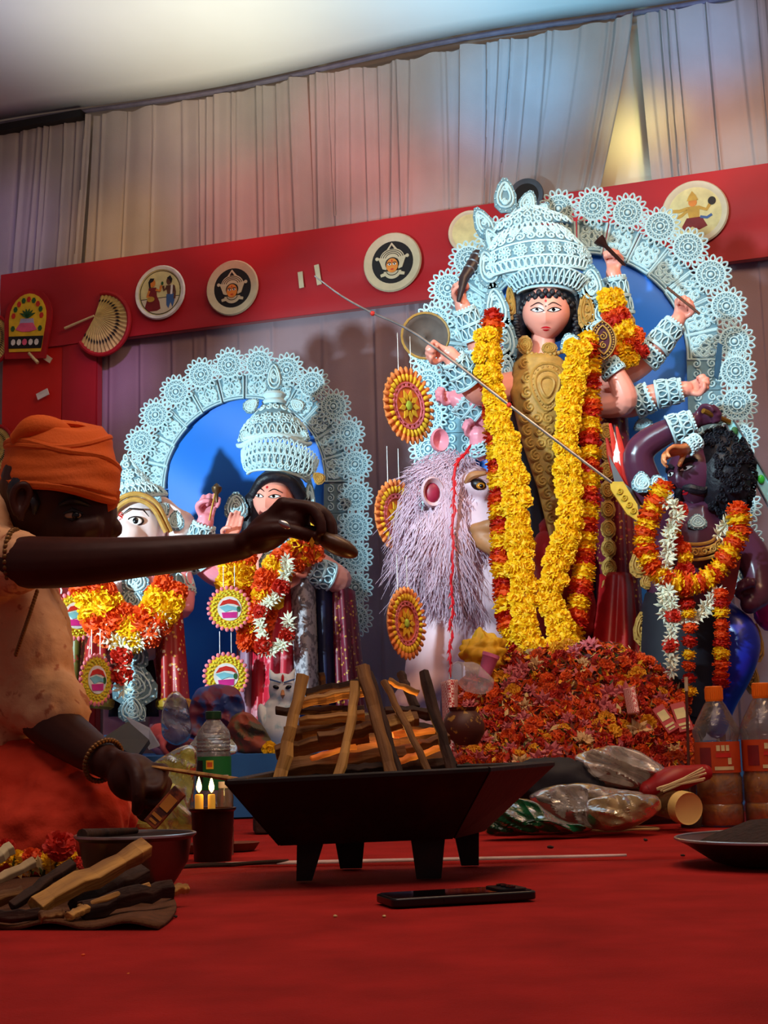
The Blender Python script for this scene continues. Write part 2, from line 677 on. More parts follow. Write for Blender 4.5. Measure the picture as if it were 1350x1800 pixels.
mb.grid(fn, 120, 16)
mb.prism([wpos(S0, ZB1, 0.05), wpos(S1, ZB1, 0.05), wpos(S1, ZB0, 0.05), wpos(S0, ZB0, 0.05)], WN * 0.03)
part(mb, 'cloth_band', M_redcloth, label='long red satin band stretched across the pale curtains', cat='banner')
pr = thing('cloth_pillar', 'red cloth wrapped pillar below the band behind the turbaned person', 'pillar', wpos(c(105, 700), 0, 0.08))
for a, b, mt in ((23, 126, M_orangeredcloth), (127, 186, M_redcloth)):
    mb = MB()
    s0, s1 = c(a, 700), c(b, 700)

    def fn(u, v, s0=s0, s1=s1):
        s = s0 + (s1 - s0) * u
        return wpos(s, ZB0 * (1 - v), 0.075 + 0.004 * math.sin(u * PI) + 0.003 * math.sin(v * 15 + u * 5))
    mb.grid(fn, 12, 40)
    mb.prism([wpos(s0, ZB0, 0.03), wpos(s1, ZB0, 0.03), wpos(s1, 0, 0.03), wpos(s0, 0, 0.03)], WN * 0.035)
    part(mb, 'cloth_panel', mt, pr)


def tapestrip(px, py, w, h, rot, mt, label):
    mb = MB()
    m = wallframe(px, py, 0.096)
    rr = M.Rotation(R(rot), 4, 'Y')
    k = W(px, py).y / FPX
    mb.box((0, 0, 0), (w * k, 0.004, h * k))
    mb.v = [tuple(m @ rr @ V(q)) for q in mb.v]
    part(mb, 'paper_tag', mt, smooth=False, label=label, cat='tag')


tapestrip(529, 492, 9, 30, -5, M_plategrey, 'short beige tape strip stuck on red band, left of the pair')
tapestrip(559, 483, 9, 38, -8, M_plategrey, 'longer beige tape strip on red band behind spear end')
tapestrip(75, 693, 24, 12, -20, M_whitep, 'small white tag stuck on the red pillar')
tapestrip(82, 629, 22, 10, 35, M_platewhite, 'small cream tag under the yellow painted hand fan')

# ------------------------------------------------------------------ painted plates and hand fans
PI2 = 2 * PI


def rel(root, fr, name, mt, pts, y0, th=0.002, label=None):
    mb = MB()
    mb.prism([fr @ V((x, y0, z)) for x, z in pts], (fr.to_3x3() @ V((0, -th, 0))))
    return part(mb, name, mt, root, smooth=False, label=label)


def circ(cx, cz, rx, rz=None, n=20, a0=0, a1=360):
    rz = rz or rx
    full = a1 - a0 >= 360
    N = n if full else n + 1
    return [(cx + rx * math.cos(R(a0 + (a1 - a0) * i / n)), cz + rz * math.sin(R(a0 + (a1 - a0) * i / n))) for i in range(N)]


def strip2(pts, w):
    """2D polyline thickened to a polygon"""
    L, Rr = [], []
    for i, p in enumerate(pts):
        a = pts[max(i - 1, 0)]
        b = pts[min(i + 1, len(pts) - 1)]
        dx, dz = b[0] - a[0], b[1] - a[1]
        l = math.hypot(dx, dz) or 1
        nx, nz = -dz / l, dx / l
        ww = w[i] if isinstance(w, (list, tuple)) else w
        L.append((p[0] + nx * ww, p[1] + nz * ww))
        Rr.append((p[0] - nx * ww, p[1] - nz * ww))
    return L + Rr[::-1]


def plate(px, py, rpx, label, rim, center, innerr=0.7):
    r = rpx * W(px, py).y / FPX
    fr = wallframe(px, py, 0.09) @ M.Scale(r, 4)
    t = thing('wall_plate', label, 'plate', W(px, py, 0.09), 'round painted plates on the red band')
    rot = M.Rotation(R(90), 3, 'X')
    mb = MB()
    mb.lathe([(0.3, 0), (0.98, 0.02), (1.0, 0.07), (0.96, 0.13), (0.85, 0.10), (innerr + 0.03, 0.07), (innerr, 0.06)], n=40, rot=rot)
    mb.v = [tuple(fr @ V(q)) for q in mb.v]
    part(mb, 'plate_rim', rim, t)
    rel(t, fr, 'plate_face', center, circ(0, 0, innerr + 0.01, n=36), -0.02, 0.045)
    return t, fr


def goddess_mask(t, fr):
    y = -0.066
    g = M_plategrey
    rel(t, fr, 'relief_crown', g, circ(0, 0.12, 0.42, 0.34, 20, -5, 185), y, 0.03)
    rel(t, fr, 'relief_spire', g, [(-0.2, 0.40), (0.2, 0.40), (0, 0.66)], y, 0.03)
    rel(t, fr, 'relief_spire_inset', M_black, [(-0.09, 0.44), (0.09, 0.44), (0, 0.57)], y - 0.03, 0.01)
    for k in range(3):
        rr = 0.38 - k * 0.075
        rel(t, fr, 'relief_crown_line', M_black, strip2(circ(0, 0.12, rr, rr * 0.75, 16, 10, 170), 0.010), y - 0.03, 0.008)
    for s in (-1, 1):
        rel(t, fr, 'relief_wing', g, [(s * .2, .12), (s * .5, .2), (s * .42, .02), (s * .34, -.2), (s * .2, -.25)], y, 0.028)
        rel(t, fr, 'relief_knob', g, circ(s * 0.52, 0.16, 0.06), y, 0.03)
        rel(t, fr, 'relief_tail', g, [(s * .15, -.3), (s * .42, -.38), (s * .40, -.47), (s * .12, -.42)], y, 0.03)
    rel(t, fr, 'relief_collar', g, circ(0, -0.3, 0.3, 0.26, 16, 180, 360), y, 0.028)
    rel(t, fr, 'relief_collar_line', M_black, strip2(circ(0, -0.3, 0.2, 0.14, 12, 185, 355), 0.012), y - 0.028, 0.008)
    rel(t, fr, 'relief_hair', M_black, circ(0, -0.06, 0.24, 0.22), y - 0.028, 0.01)
    rel(t, fr, 'relief_face', M_skinp, circ(0, -0.12, 0.2, 0.24), y - 0.038, 0.02)
    for s in (-1, 1):
        rel(t, fr, 'relief_eye', M_whitep, circ(s * .085, -.08, .06, .035, 12), y - .058, .006)
        rel(t, fr, 'relief_pupil', M_black, circ(s * .085, -.08, .025, .03, 8), y - .064, .006)
        rel(t, fr, 'relief_brow', M_black, strip2([(s * .02, -.04), (s * .09, -.015), (s * .16, -.04)], .012), y - .058, .006)
    rel(t, fr, 'relief_third_eye', M_redp, circ(0, 0.03, .022, .04, 8), y - .058, .006)
    rel(t, fr, 'relief_lips', M_redp, circ(0, -.25, .06, .022, 10), y - .058, .006)


t, fr = plate(410, 507, 51, 'ivory round plate with goddess face on black, left of tape strips', M_plategrey, M_black, 0.7)
goddess_mask(t, fr)
t, fr = plate(691, 462, 55, 'ivory round plate with goddess face on black beside the tall halo', M_plategrey, M_black, 0.7)
goddess_mask(t, fr)
t, fr = plate(283, 515, 50, 'white rimmed plate painted with two standing figures', M_whitep, M_paleyel, 0.86)
y = -0.067
rel(t, fr, 'painted_ring', M_black, strip2(circ(0, 0, 0.8, None, 36, 0, 359), 0.012), y, 0.004)
rel(t, fr, 'painted_ground', M_platewhite, circ(0, 0, 0.78, None, 20, 195, 345), y, 0.006)
rel(t, fr, 'painted_horizon', M_black, strip2([(-.76, -.2), (.76, -.2)], .012), y - .006, .004)
rel(t, fr, 'painted_skirt', M_maroon, [(-.48, -.12), (-.12, -.12), (-.02, -.35), (.02, -.6), (-.12, -.66), (-.45, -.66), (-.6, -.5)], y - .01, .008)
rel(t, fr, 'painted_torso', M_maroon, [(-.45, .2), (-.15, .2), (-.12, -.12), (-.48, -.12)], y - .012, .008)
rel(t, fr, 'painted_head', M_skinp, circ(-.3, .37, .12, .15, 14), y - .012, .008)
rel(t, fr, 'painted_hair', M_black, [(-.42, .2), (-.46, .42), (-.38, .56), (-.22, .54), (-.26, .44), (-.38, .38), (-.36, .2)], y - .02, .006)
rel(t, fr, 'painted_arm', M_skinp, strip2([(-.16, .12), (0.0, .05), (.06, .25)], .045), y - .02, .006)
rel(t, fr, 'painted_arm', M_skinp, strip2([(-.42, .1), (-.5, -.1), (-.3, -.2)], .045), y - .02, .006)
rel(t, fr, 'painted_lute', M_gold, circ(-.36, -.22, .15, .1, 14), y - .026, .006)
rel(t, fr, 'painted_flower', M_grn, circ(.1, .32, .05, .07, 8), y - .02, .006)
rel(t, fr, 'painted_head', M_brownp, circ(.36, .38, .1, .14, 14), y - .012, .008, 'dark painted head of the right figure')
rel(t, fr, 'painted_hair', M_black, [(.28, .5), (.42, .58), (.5, .44), (.46, .28), (.4, .4)], y - .02, .006)
rel(t, fr, 'painted_torso', M_brownp, [(.24, .22), (.56, .22), (.54, -.1), (.3, -.1)], y - .012, .008)
rel(t, fr, 'painted_sash', M_whitep, [(.44, .22), (.52, .22), (.5, -.12), (.42, -.12)], y - .02, .006)
rel(t, fr, 'painted_arm', M_brownp, strip2([(.28, .15), (.17, .05), (.14, .22)], .04), y - .02, .006)
rel(t, fr, 'painted_arm', M_brownp, strip2([(.56, .18), (.6, -.05), (.58, -.3)], .04), y - .02, .006)
rel(t, fr, 'painted_dhoti', M_bluep, [(.26, -.1), (.56, -.1), (.58, -.35), (.5, -.6), (.42, -.4), (.34, -.62), (.26, -.5)], y - .012, .008)
t, fr = plate(1222, 375, 60, 'cream plate with a many armed painted figure above the halo', M_platewhite, M_paleyel, 0.78)
y = -0.067
rel(t, fr, 'painted_skirt', M_maroon, [(-.25, -.15), (.2, -.15), (.35, -.45), (.1, -.55), (-.1, -.42), (-.35, -.6), (-.4, -.4)], y, .008)
rel(t, fr, 'painted_torso', M_gold, [(-.25, .2), (.15, .2), (.12, -.15), (-.18, -.15)], y - .004, .008)
rel(t, fr, 'painted_head', M_skinp, circ(-.05, .32, .13, .13, 12), y - .01, .008)
rel(t, fr, 'painted_crown', M_gold, [(-.22, .38), (.12, .38), (.06, .52), (-.05, .68), (-.16, .52)], y - .014, .008)
rel(t, fr, 'painted_arm', M_gold, strip2([(.12, .15), (.35, .05), (.48, .25)], .05), y - .008, .008)
rel(t, fr, 'painted_arm', M_gold, strip2([(-.2, .15), (-.45, .1), (-.66, .12)], .05), y - .008, .008)
rel(t, fr, 'painted_arm', M_gold, strip2([(-.2, .1), (-.4, -.05), (-.55, -.1)], .045), y - .008, .008)
rel(t, fr, 'painted_disc', M_black, circ(.52, .3, .12, .13, 14), y - .01, .008)
rel(t, fr, 'painted_scarf', M_bluep, strip2([(.15, -.15), (.35, -.2), (.5, -.12)], .04), y - .008, .008)
t, fr = plate(826, 408, 40, 'round plate mostly hidden behind the tall white halo', M_platewhite, M_paleyel, 0.8)
t, fr = plate(925, 345, 33, 'dark round plate peeking above the leaf finial of crown', mat('dull_blue_grey', (70, 80, 92), .5), M_black, 0.7)


def palmfan(px, py, rpx, label, a0, a1, hdir, cx=0, cz=0, tilt=0, hand=True, sx=0.85):
    """pleated palm leaf fan with red cloth border and a cane handle"""
    r = rpx * W(px, py).y / FPX
    fr = wallframe(px, py, 0.10) @ M.Scale(r, 4)
    t = thing('palm_leaf_fan', label, 'hand fan', W(px, py, 0.10), 'hand fans pinned on the red pillar')
    n = 26
    pv = V((cx, 0, cz))
    for i in range(n):
        b0 = R(a0 + (a1 - a0) * i / n)
        b1 = R(a0 + (a1 - a0) * (i + 1) / n)
        bm = (b0 + b1) / 2

        def ed(b, k=1.0):
            return V((0, 0, 0)) + V((sx * math.cos(b), 0, math.sin(b))) * k
        mb = MB()
        a, m_, d = ed(b0), ed(bm), ed(b1)
        a.y = d.y = -0.03
        m_.y = -0.09
        p0 = V((pv.x, -0.05, pv.z))
        mb.add([p0, a, m_, d], [(0, 1, 2), (0, 2, 3)], 0)
        i0 = p0.lerp(m_, 0.62) + V((0, -0.012, 0))
        i1 = p0.lerp(m_, 0.80) + V((0, -0.012, 0))
        w = (d - a) * 0.22
        mb.add([i0, p0.lerp(m_, .7) + w + V((0, -.012, 0)), i1, p0.lerp(m_, .7) - w + V((0, -.012, 0))], [(0, 1, 2, 3)], 1)
        mb.v = [tuple(fr @ V(q)) for q in mb.v]
        part(mb, 'fan_blade', [M_straw, M_black], t, smooth=False)
    mb = MB()
    pts = [V((1.04 * sx * math.cos(R(a0 + (a1 - a0) * i / 30)), -0.05, 1.04 * math.sin(R(a0 + (a1 - a0) * i / 30)))) for i in range(31)]
    mb.tube(pts, 0.08, 8)
    mb.v = [tuple(fr @ V(q)) for q in mb.v]
    part(mb, 'fan_border', M_redborder, t)
    if hand:
        mb = MB()
        h = V((hdir[0], 0, hdir[1]))
        mb.tube([pv + V((0, -.1, 0)) - h * 0.0, pv + V((0, -.1, 0)) + h], [0.035, 0.05], 8)
        mb.v = [tuple(fr @ V(q)) for q in mb.v]
        part(mb, 'fan_handle', M_wood_pale, t)


palmfan(182, 570, 54, 'palm leaf hand fan with red border right of the yellow fan', -150, 95, (-1.1, -0.3), -0.3, 0.3, sx=0.95)
palmfan(-12, 598, 42, 'palm leaf fan cut by the left edge beside yellow fan', -100, 80, (-1, 0), -0.3, 0.2, hand=False)
palmfan(-6, 790, 40, 'palm leaf fan peeking out behind the orange turban', -80, 100, (-1, 0), -0.3, 0.2, hand=False)

# arched hand fan with painted yellow field
k = W(52, 570).y / FPX
fr = wallframe(52, 572, 0.10) @ M.Rotation(R(5), 4, 'Y') @ M.Scale(k, 4)
t = thing('painted_hand_fan', 'arched hand fan with yellow floral painting and red border', 'hand fan', W(52, 570, .10), 'hand fans pinned on the red pillar')
arch = [(-32, -50), (-38, 8)] + [(38 * math.cos(R(180 - a)), 12 + 44 * math.sin(R(a))) for a in range(15, 180, 15)] + [(38, 8), (33, -50)]
big = [(x * 1.28, z * 1.2 - 2) for x, z in arch]
rel(t, fr, 'fan_border', M_redborder, big, -3, 4)
rel(t, fr, 'fan_field', M_yelp, arch, -7.2, 1.5)
rel(t, fr, 'fan_skirt_band', M_black, [(-33, -44), (-35, -22), (36, -22), (34, -44)], -8.8, 1)
for i in range(5):
    rel(t, fr, 'band_flower', M_whitep, circ(-24 + 12 * i, -33, 4.5, 6, 7), -9.8, .8)
rel(t, fr, 'band_flower_core', M_pinkp, circ(0, -33, 5, 6, 8), -10.6, .8)
rel(t, fr, 'painted_pot', mat('painted_lavender', (170, 170, 205), .6), [(-13, 10), (13, 10), (15, 0), (-15, 0)], -8.8, 1)
rel(t, fr, 'painted_pot_skirt', M_pinkp, [(-13, 2), (13, 2), (22, -10), (8, -14), (-8, -14), (-22, -10)], -9.0, 1)
for a in (-60, -35, -12, 12, 35, 60):
    rel(t, fr, 'painted_leaf', M_grn, strip2([(0, 12), (10 * math.sin(R(a)), 12 + 10 * math.cos(R(a))), (18 * math.sin(R(a)), 12 + 16 * math.cos(R(a)))], [2.2, 2.2, .3]), -9.4, .8)
for i in range(11):
    a = 195 - 21 * i
    x, z = 29 * math.cos(R(a)), 12 + 33 * math.sin(R(a))
    if i == 0 or i == 10:
        z = -8
    rel(t, fr, 'painted_blossom' if i % 2 else 'painted_leaf', M_redp if i % 2 else M_grn, circ(x, z, 4.2, 5.5, 6), -8.8, 1)
mb = MB()
mb.tube([fr @ V((8, -6, -52)), fr @ V((28, -6, -70))], 0.007, 8)
part(mb, 'fan_handle', M_wood_pale, t)

# ------------------------------------------------------------------ low platform with blue cloth
PLZ = 0.16
pt = thing('low_platform', 'long low stage platform under the statues', 'platform', (0.1, 4.4, 0))
mb = MB()
prot = M.Rotation(-R(12), 3, 'Z')
PLC = V((0.15, 4.42, PLZ / 2 - 0.003))
mb.box(PLC, (3.3, 1.35, PLZ - 0.012), prot)
part(mb, 'deck', M_brownp, pt, smooth=False)
mb = MB()


def fn(u, v):
    x = -1.66 + 3.32 * u
    if v < 0.5:
        q = V((x, -0.69 - 0.012 * math.sin(x * 40) * (1 - v * 2), 0.004 + (PLZ - 0.002) * v * 2))
    else:
        q = V((x, -0.69 + 1.36 * (v - 0.5) * 2, PLZ + 0.002))
    q2 = prot @ V((q.x, q.y, 0))
    return (q2.x + PLC.x, q2.y + PLC.y, q.z)


mb.grid(fn, 160, 17)
part(mb, 'cover_cloth', M_bluetable, pt)

# ------------------------------------------------------------------ pith ornament vocabulary
M_pithshade = mat('pith_gap_shade', (108, 142, 154), .8, var=.15, scale=40)  # darker pith base: shade in the gaps of the relief, put into colour
M_pith = mat('white_pith', (196, 228, 234), 0.7, var=0.06, scale=60, bump=0.2, bscale=160, spec=0.3)
M_pithgold = mat('gilt_pith', (176, 134, 62), 0.55, var=0.2, scale=50, bump=0.2, bscale=160)
M_skinD = mat('peach_clay', (244, 160, 140), 0.32, var=0.05, scale=6, spec=0.5)
M_skinPink = mat('pink_clay', (240, 150, 165), 0.32, var=0.05, scale=6)
M_skinA = mat('purple_clay', (80, 40, 62), 0.28, var=0.2, scale=9)
M_hair = mat('black_hair', (14, 15, 26), 0.5, var=0.3, scale=60, bump=0.5, bscale=90)
M_darksari = mat('dark_velvet', (22, 20, 30), 0.7, var=0.2, scale=30)
M_redsari = mat('red_silk', (150, 14, 18), 0.45, var=0.2, scale=18, bump=0.3, bscale=30)
M_eyew = mat('eye_white', (240, 238, 235), 0.25, var=0.02)
M_pupil = mat('eye_black', (12, 10, 12), 0.2)
M_line = mat('eyeliner', (25, 12, 14), 0.4)
M_lip = mat('lip_red', (196, 24, 38), 0.3)
M_steel = mat('bright_metal', (180, 185, 190), 0.28, metal=0.9, var=0.1)
M_brass = mat('brass', (190, 145, 60), 0.35, metal=0.8, var=0.15)


def loopring(mb, o, ex, ez, w, h, r, n=10, sides=4, mi=0, drop=0.35):
    """teardrop shaped ring in the plane ex, ez, pointing along ez"""
    pts = []
    for i in range(n):
        a = PI2 * i / n
        z = math.cos(a)
        x = math.sin(a) * (1 - drop * z)
        pts.append(o + ex * (x * w) + ez * (z * h))
    mb.tube(pts, r, sides, mi, closed=True, up=ex.cross(ez))


def curl(mb, o, ex, ez, size, r, hand=1, turns=1.4, n=14, sides=4, mi=0):
    pts = []
    for i in range(n + 1):
        t = i / n
        a = t * turns * PI2
        rad = size * (1 - 0.85 * t)
        pts.append(o + ex * (hand * rad * math.sin(a)) + ez * (rad * math.cos(a)))
    mb.tube(pts, [r, r, r * 0.7], sides, mi, up=ex.cross(ez))


X3, Y3, Z3 = V((1, 0, 0)), V((0, 1, 0)), V((0, 0, 1))


def rosette_mb(n=16):
    """unit radius flower medallion, front towards -Y"""
    mb = MB()
    rot = M.Rotation(R(90), 3, 'X')
    mb.lathe([(0.0, 0.03), (0.70, 0.03), (0.72, 0.0), (0.70, -0.05), (0, -0.05)][::-1], n=24, rot=rot, mi=1)
    for i in range(n):
        a = PI2 * i / n
        d = V((math.sin(a), 0, math.cos(a)))
        e = V((math.cos(a), 0, -math.sin(a)))
        loopring(mb, d * 0.85 + V((0, -0.04, 0)), e, d, 0.115, 0.16, 0.045, 8, 4)
        loopring(mb, d * 0.56 + V((0, -0.07, 0)), e, d, 0.075, 0.10, 0.032, 6, 4)
    for rr, h in ((0.69, -0.05), (0.43, -0.06), (0.22, -0.08)):
        mb.tube([V((rr * math.cos(PI2 * i / 20), h, rr * math.sin(PI2 * i / 20))) for i in range(20)], 0.042, 5, closed=True, up=Y3)
    for i in range(8):
        a = PI2 * i / 8
        mb.ell((0.32 * math.cos(a), -0.06, 0.32 * math.sin(a)), (0.06, 0.04, 0.06), None, 6, 4)
    return mb


ME_ROS = rosette_mb().mesh('rosette', [M_pith, M_pithshade], center=False)[0]
mbc = MB()
mbc.ell((0, -0.09, 0), (0.12, 0.08, 0.12), None, 10, 6)
ME_BOSS = mbc.mesh('rosette_boss', M_pith, center=False)[0]


def panel_mb(r0, r1, half):
    """wedge of the halo between two radii, carved with flames and curls; centred on angle 0 (up)"""
    mb = MB()

    def pol(a, r, y=0.0):
        return V((r * math.sin(a), y, r * math.cos(a)))
    n = 4
    pts = [pol(-half + 2 * half * i / n, r1) for i in range(n + 1)] + [pol(half - 2 * half * i / n, r0) for i in range(n + 1)]
    mb.prism(pts, (0, 0.012, 0), 1)
    w = (r1 - r0)
    mid = half * (r0 + r1) / 2
    for rr in (r0 + w * 0.04, r0 + w * 0.14):
        mb.tube([pol(-half * 0.95 + 1.9 * half * i / 4, rr, -0.002) for i in range(5)], w * 0.028, 4)
    for s in (-0.92, 0.92):
        mb.tube([pol(half * s, r0 + w * 0.05, -0.002), pol(half * s, r1, -0.002)], w * 0.03, 4)
    for s in (-1, 1):
        for kk, (q, sz) in enumerate(((0.30, 0.16), (0.52, 0.15), (0.74, 0.15))):
            o = pol(half * 0.45 * s, r0 + w * q, -0.003)
            curl(mb, o, X3, Z3, min(w * sz, mid * 0.42), w * 0.042, s * (1 if kk % 2 else -1))
        mb.tube(cr([pol(half * 0.1 * s, r0 + w * .2, -.002), pol(half * .75 * s, r0 + w * .45, -.004), pol(half * .15 * s, r0 + w * .72, -.003), pol(half * .6 * s, r1 * .99, -.002)], 4), w * 0.036, 4)
    for q in (0.3, 0.55, 0.8):
        loopring(mb, pol(0, r0 + w * q, -0.003), X3, Z3, min(w * 0.08, mid * .25), w * 0.12, w * 0.034, 8, 4)
    return mb


def halo(name, label, cx, cy, Y, rpx, r_in, r_band, r_ros, ros_px, nseg, span, down, yaw, sxz=1.0, straight=4, cloth_label=None):
    """arched pith halo: nseg wedges over +-span degrees then straight legs going down"""
    k = Y / FPX
    c = P(cx, cy, Y)
    Mw = M.Translation(c) @ M.Rotation(-yaw, 4, 'Z') @ M.Rotation(R(1.4), 4, 'Y') @ M.Scale(sxz, 4, V((0, 0, 1)))
    t = thing(name, label, 'halo', (c.x, c.y, PLZ))
    half = R(span) / nseg
    me = panel_mb(r_in * k, r_band * k, half).mesh('halo_panel', [M_pith, M_pithshade], center=False)[0]
    rs = ros_px * k
    for i in range(nseg):
        a = -R(span) + half * (2 * i + 1)
        rm = M.Rotation(a, 4, 'Y')
        inst(me, 'halo_panel', t, Mw @ rm @ M.Translation((0, jit(.002), 0)))
        o = inst(ME_ROS, 'rosette', t, Mw @ rm @ M.Translation((0, -0.012 - jit(.004), r_ros * k)) @ M.Rotation(jit(.15), 4, 'Y') @ M.Scale(rs, 4))
        inst(ME_BOSS, 'rosette_boss', o, WM[o.name])
    # straight legs of the arch
    seg = 2 * half * r_band * k
    mb = MB()
    for s in (-1, 1):
        for i in range(straight):
            zc = -(R(span) - PI / 2) * 0 - seg * (i + 0.6)
            x0, x1 = r_in * k, r_band * k
            m2 = MB()
            m2.box(((x0 + x1) / 2, 0.006, 0), (x1 - x0, 0.012, seg * 0.98), mi=1)
            for q in (-.3, 0, .3):
                curl(m2, V(((x0 + x1) / 2 - (x1 - x0) * .22, -.003, q * seg)), X3, Z3, seg * .14, .0025, 1)
                curl(m2, V(((x0 + x1) / 2 + (x1 - x0) * .22, -.003, q * seg)), X3, Z3, seg * .14, .0025, -1)
            m2.v = [tuple(Mw @ V((s * q[0], q[1], q[2] + zc))) for q in m2.v]
            if s < 0:
                m2.f = [tuple(reversed(f)) for f in m2.f]
            part(m2, 'halo_panel', [M_pith, M_pithshade], t)
            o = inst(ME_ROS, 'rosette', t, Mw @ M.Translation((s * r_ros * k, -0.014, zc)) @ M.Scale(rs, 4))
            inst(ME_BOSS, 'rosette_boss', o, WM[o.name])
    # blue satin stretched inside
    mb = MB()
    rr = (r_in + 6) * k
    for v in range(1):
        def fn(u, v):
            x = -rr + 2 * rr * u
            top = math.sqrt(max(0, rr * rr - x * x))
            z = top + (-down * k - top) * v
            y = 0.022 + 0.010 * math.sin(x * 9 + z * 14) * math.sin(z * 6 + 1)
            return Mw @ V((x, y, z))
        mb.grid(fn, 48, 40)
    part(mb, 'halo_cloth', M_bluecloth, t, label=cloth_label)
    for s in (-1, 1):
        mb = MB()
        a = Mw @ V((s * (r_in + 20) * k, 0.035, r_in * 0.5 * k))
        mb.tube([a, V((a.x, a.y, PLZ))], 0.014, 6)
        part(mb, 'support_post', M_brownp, t)
    return t


halo('pith_halo', 'tall white lace halo with blue satin behind the many armed goddess', 1018, 632, 4.3, 250, 190, 250, 274, 36, 14, 93, 560,
     R(10), 1.04, 7, 'bright blue satin stretched inside the halo')
halo('pith_halo', 'smaller white lace halo behind the elephant headed statue', 428, 850, 4.85, 200, 148, 192, 208, 31, 12, 91, 430,
     R(12), 1.05, 5, 'deep blue satin stretched inside the halo')


# ------------------------------------------------------------------ faces
class Face:
    """stylised clay face; unit half height, front towards -Y"""
    def __init__(s, Mw, w=0.74, d=0.82, jaw=0.32, nose=0.17):
        s.M, s.w, s.d, s.jaw, s.nose = Mw, w, d, jaw, nose

    def shape(s, q):
        x, y, z = q
        k = 1 - s.jaw * max(0, -z) ** 1.7
        x *= s.w * k
        y *= s.d * (1 - 0.12 * max(0, -z))
        if y < 0:
            y -= s.bump(x, z)
        return V((x, y, z))

    def bump(s, x, z):
        n = 0.0
        if -0.52 < z < 0.2:
            t = (0.2 - z) / 0.6
            prof = max(0, min(1, t)) ** 1.3 if z > -0.40 else max(0, 1 - (-0.40 - z) / 0.10)
            n += s.nose * prof * math.exp(-(x / (0.07 + 0.06 * min(1, t))) ** 2)
        n += 0.06 * math.exp(-(x / .2) ** 2 - ((z + .64) / .10) ** 2)
        n += 0.05 * math.exp(-(x / .2) ** 2 - ((z + .92) / .15) ** 2)
        n -= 0.05 * sum(math.exp(-((x - e * .29) / .16) ** 2 - ((z - .02) / .11) ** 2) for e in (-1, 1))
        return n

    def surf(s, x, z, off=0.012):
        k = 1 - s.jaw * max(0, -z) ** 1.7
        q = 1 - (x / (s.w * k)) ** 2 - z * z
        y = -math.sqrt(max(q, 0.02)) * s.d * (1 - 0.12 * max(0, -z))
        return s.M @ V((x, y - s.bump(x, z) - off, z))

    def head(s, parent, m, name='face'):
        mb = MB()
        nu, nv = 40, 34
        vs = []
        for j in range(nv + 1):
            th = -PI / 2 + PI * j / nv
            for i in range(nu):
                ph = PI2 * i / nu
                q = (math.cos(th) * math.cos(ph), math.cos(th) * math.sin(ph), math.sin(th))
                vs.append(s.M @ s.shape(q))
        fs = [(j * nu + i, j * nu + (i + 1) % nu, (j + 1) * nu + (i + 1) % nu, (j + 1) * nu + i) for j in range(nv) for i in range(nu)]
        mb.add(vs, fs)
        return part(mb, name, m, parent)

    def almond(s, cx, cz, hw, up, dn, tilt=0.0, n=12, off=0.014):
        mb = MB()
        vs = []
        for i in range(n + 1):
            t = -1 + 2 * i / n
            e = (1 - t * t)
            x = cx + t * hw
            z0 = cz + t * hw * tilt
            for q in range(4):
                f = q / 3
                z = z0 + e * (-dn + (up + dn) * f)
                vs.append(s.surf(x, z, off))
        fs = [(i * 4 + q, (i + 1) * 4 + q, (i + 1) * 4 + q + 1, i * 4 + q + 1) for i in range(n) for q in range(3)]
        mb.add(vs, fs)
        return mb

    def stroke(s, pts, w, off=0.018):
        mb = MB()
        pts = cr([(p[0], p[1], 0) for p in pts], 5)
        vs = []
        N = len(pts)
        for i, p in enumerate(pts):
            a, b = pts[max(0, i - 1)], pts[min(N - 1, i + 1)]
            d = b - a
            l = math.hypot(d.x, d.y) or 1
            ww = w * (0.35 + 0.65 * math.sin(PI * (i + 0.5) / N))
            nx, nz = -d.y / l * ww, d.x / l * ww
            vs += [s.surf(p.x + nx, p.y + nz, off), s.surf(p.x - nx, p.y - nz, off)]
        mb.add(vs, [(2 * i, 2 * i + 1, 2 * i + 3, 2 * i + 2) for i in range(N - 1)])
        return mb

    def features(s, root, look=0.0, bindi=True, brow=M_line, lips=M_lip, big=1.0, lip=True):
        for e in (-1, 1):
            ol = part(s.almond(e * .30, .03, .225 * big, .088 * big, .066 * big, e * .12, off=.010), 'eye_outline', M_line, root)
            ey = part(s.almond(e * .30, .03, .175 * big, .056 * big, .046 * big, e * .12, off=.016), 'eye', M_eyew, root)
            part(s.almond(e * .30 + look, .038, .060 * big, .060 * big, .048 * big, off=.021), 'pupil', M_pupil, ey)
            part(s.stroke([(e * .08, .20), (e * .28, .30), (e * .56, .18)], .022), 'eyebrow', brow, root)
        if lip:
            part(s.almond(0, -.60, .19, .06, .01, off=.012), 'upper_lip', lips, root)
            part(s.almond(0, -.645, .13, .0, .06, off=.012), 'lower_lip', lips, root)
        if bindi:
            part(s.almond(0, .36, .045, .05, .05, off=.016), 'bindi', M_lip, root)


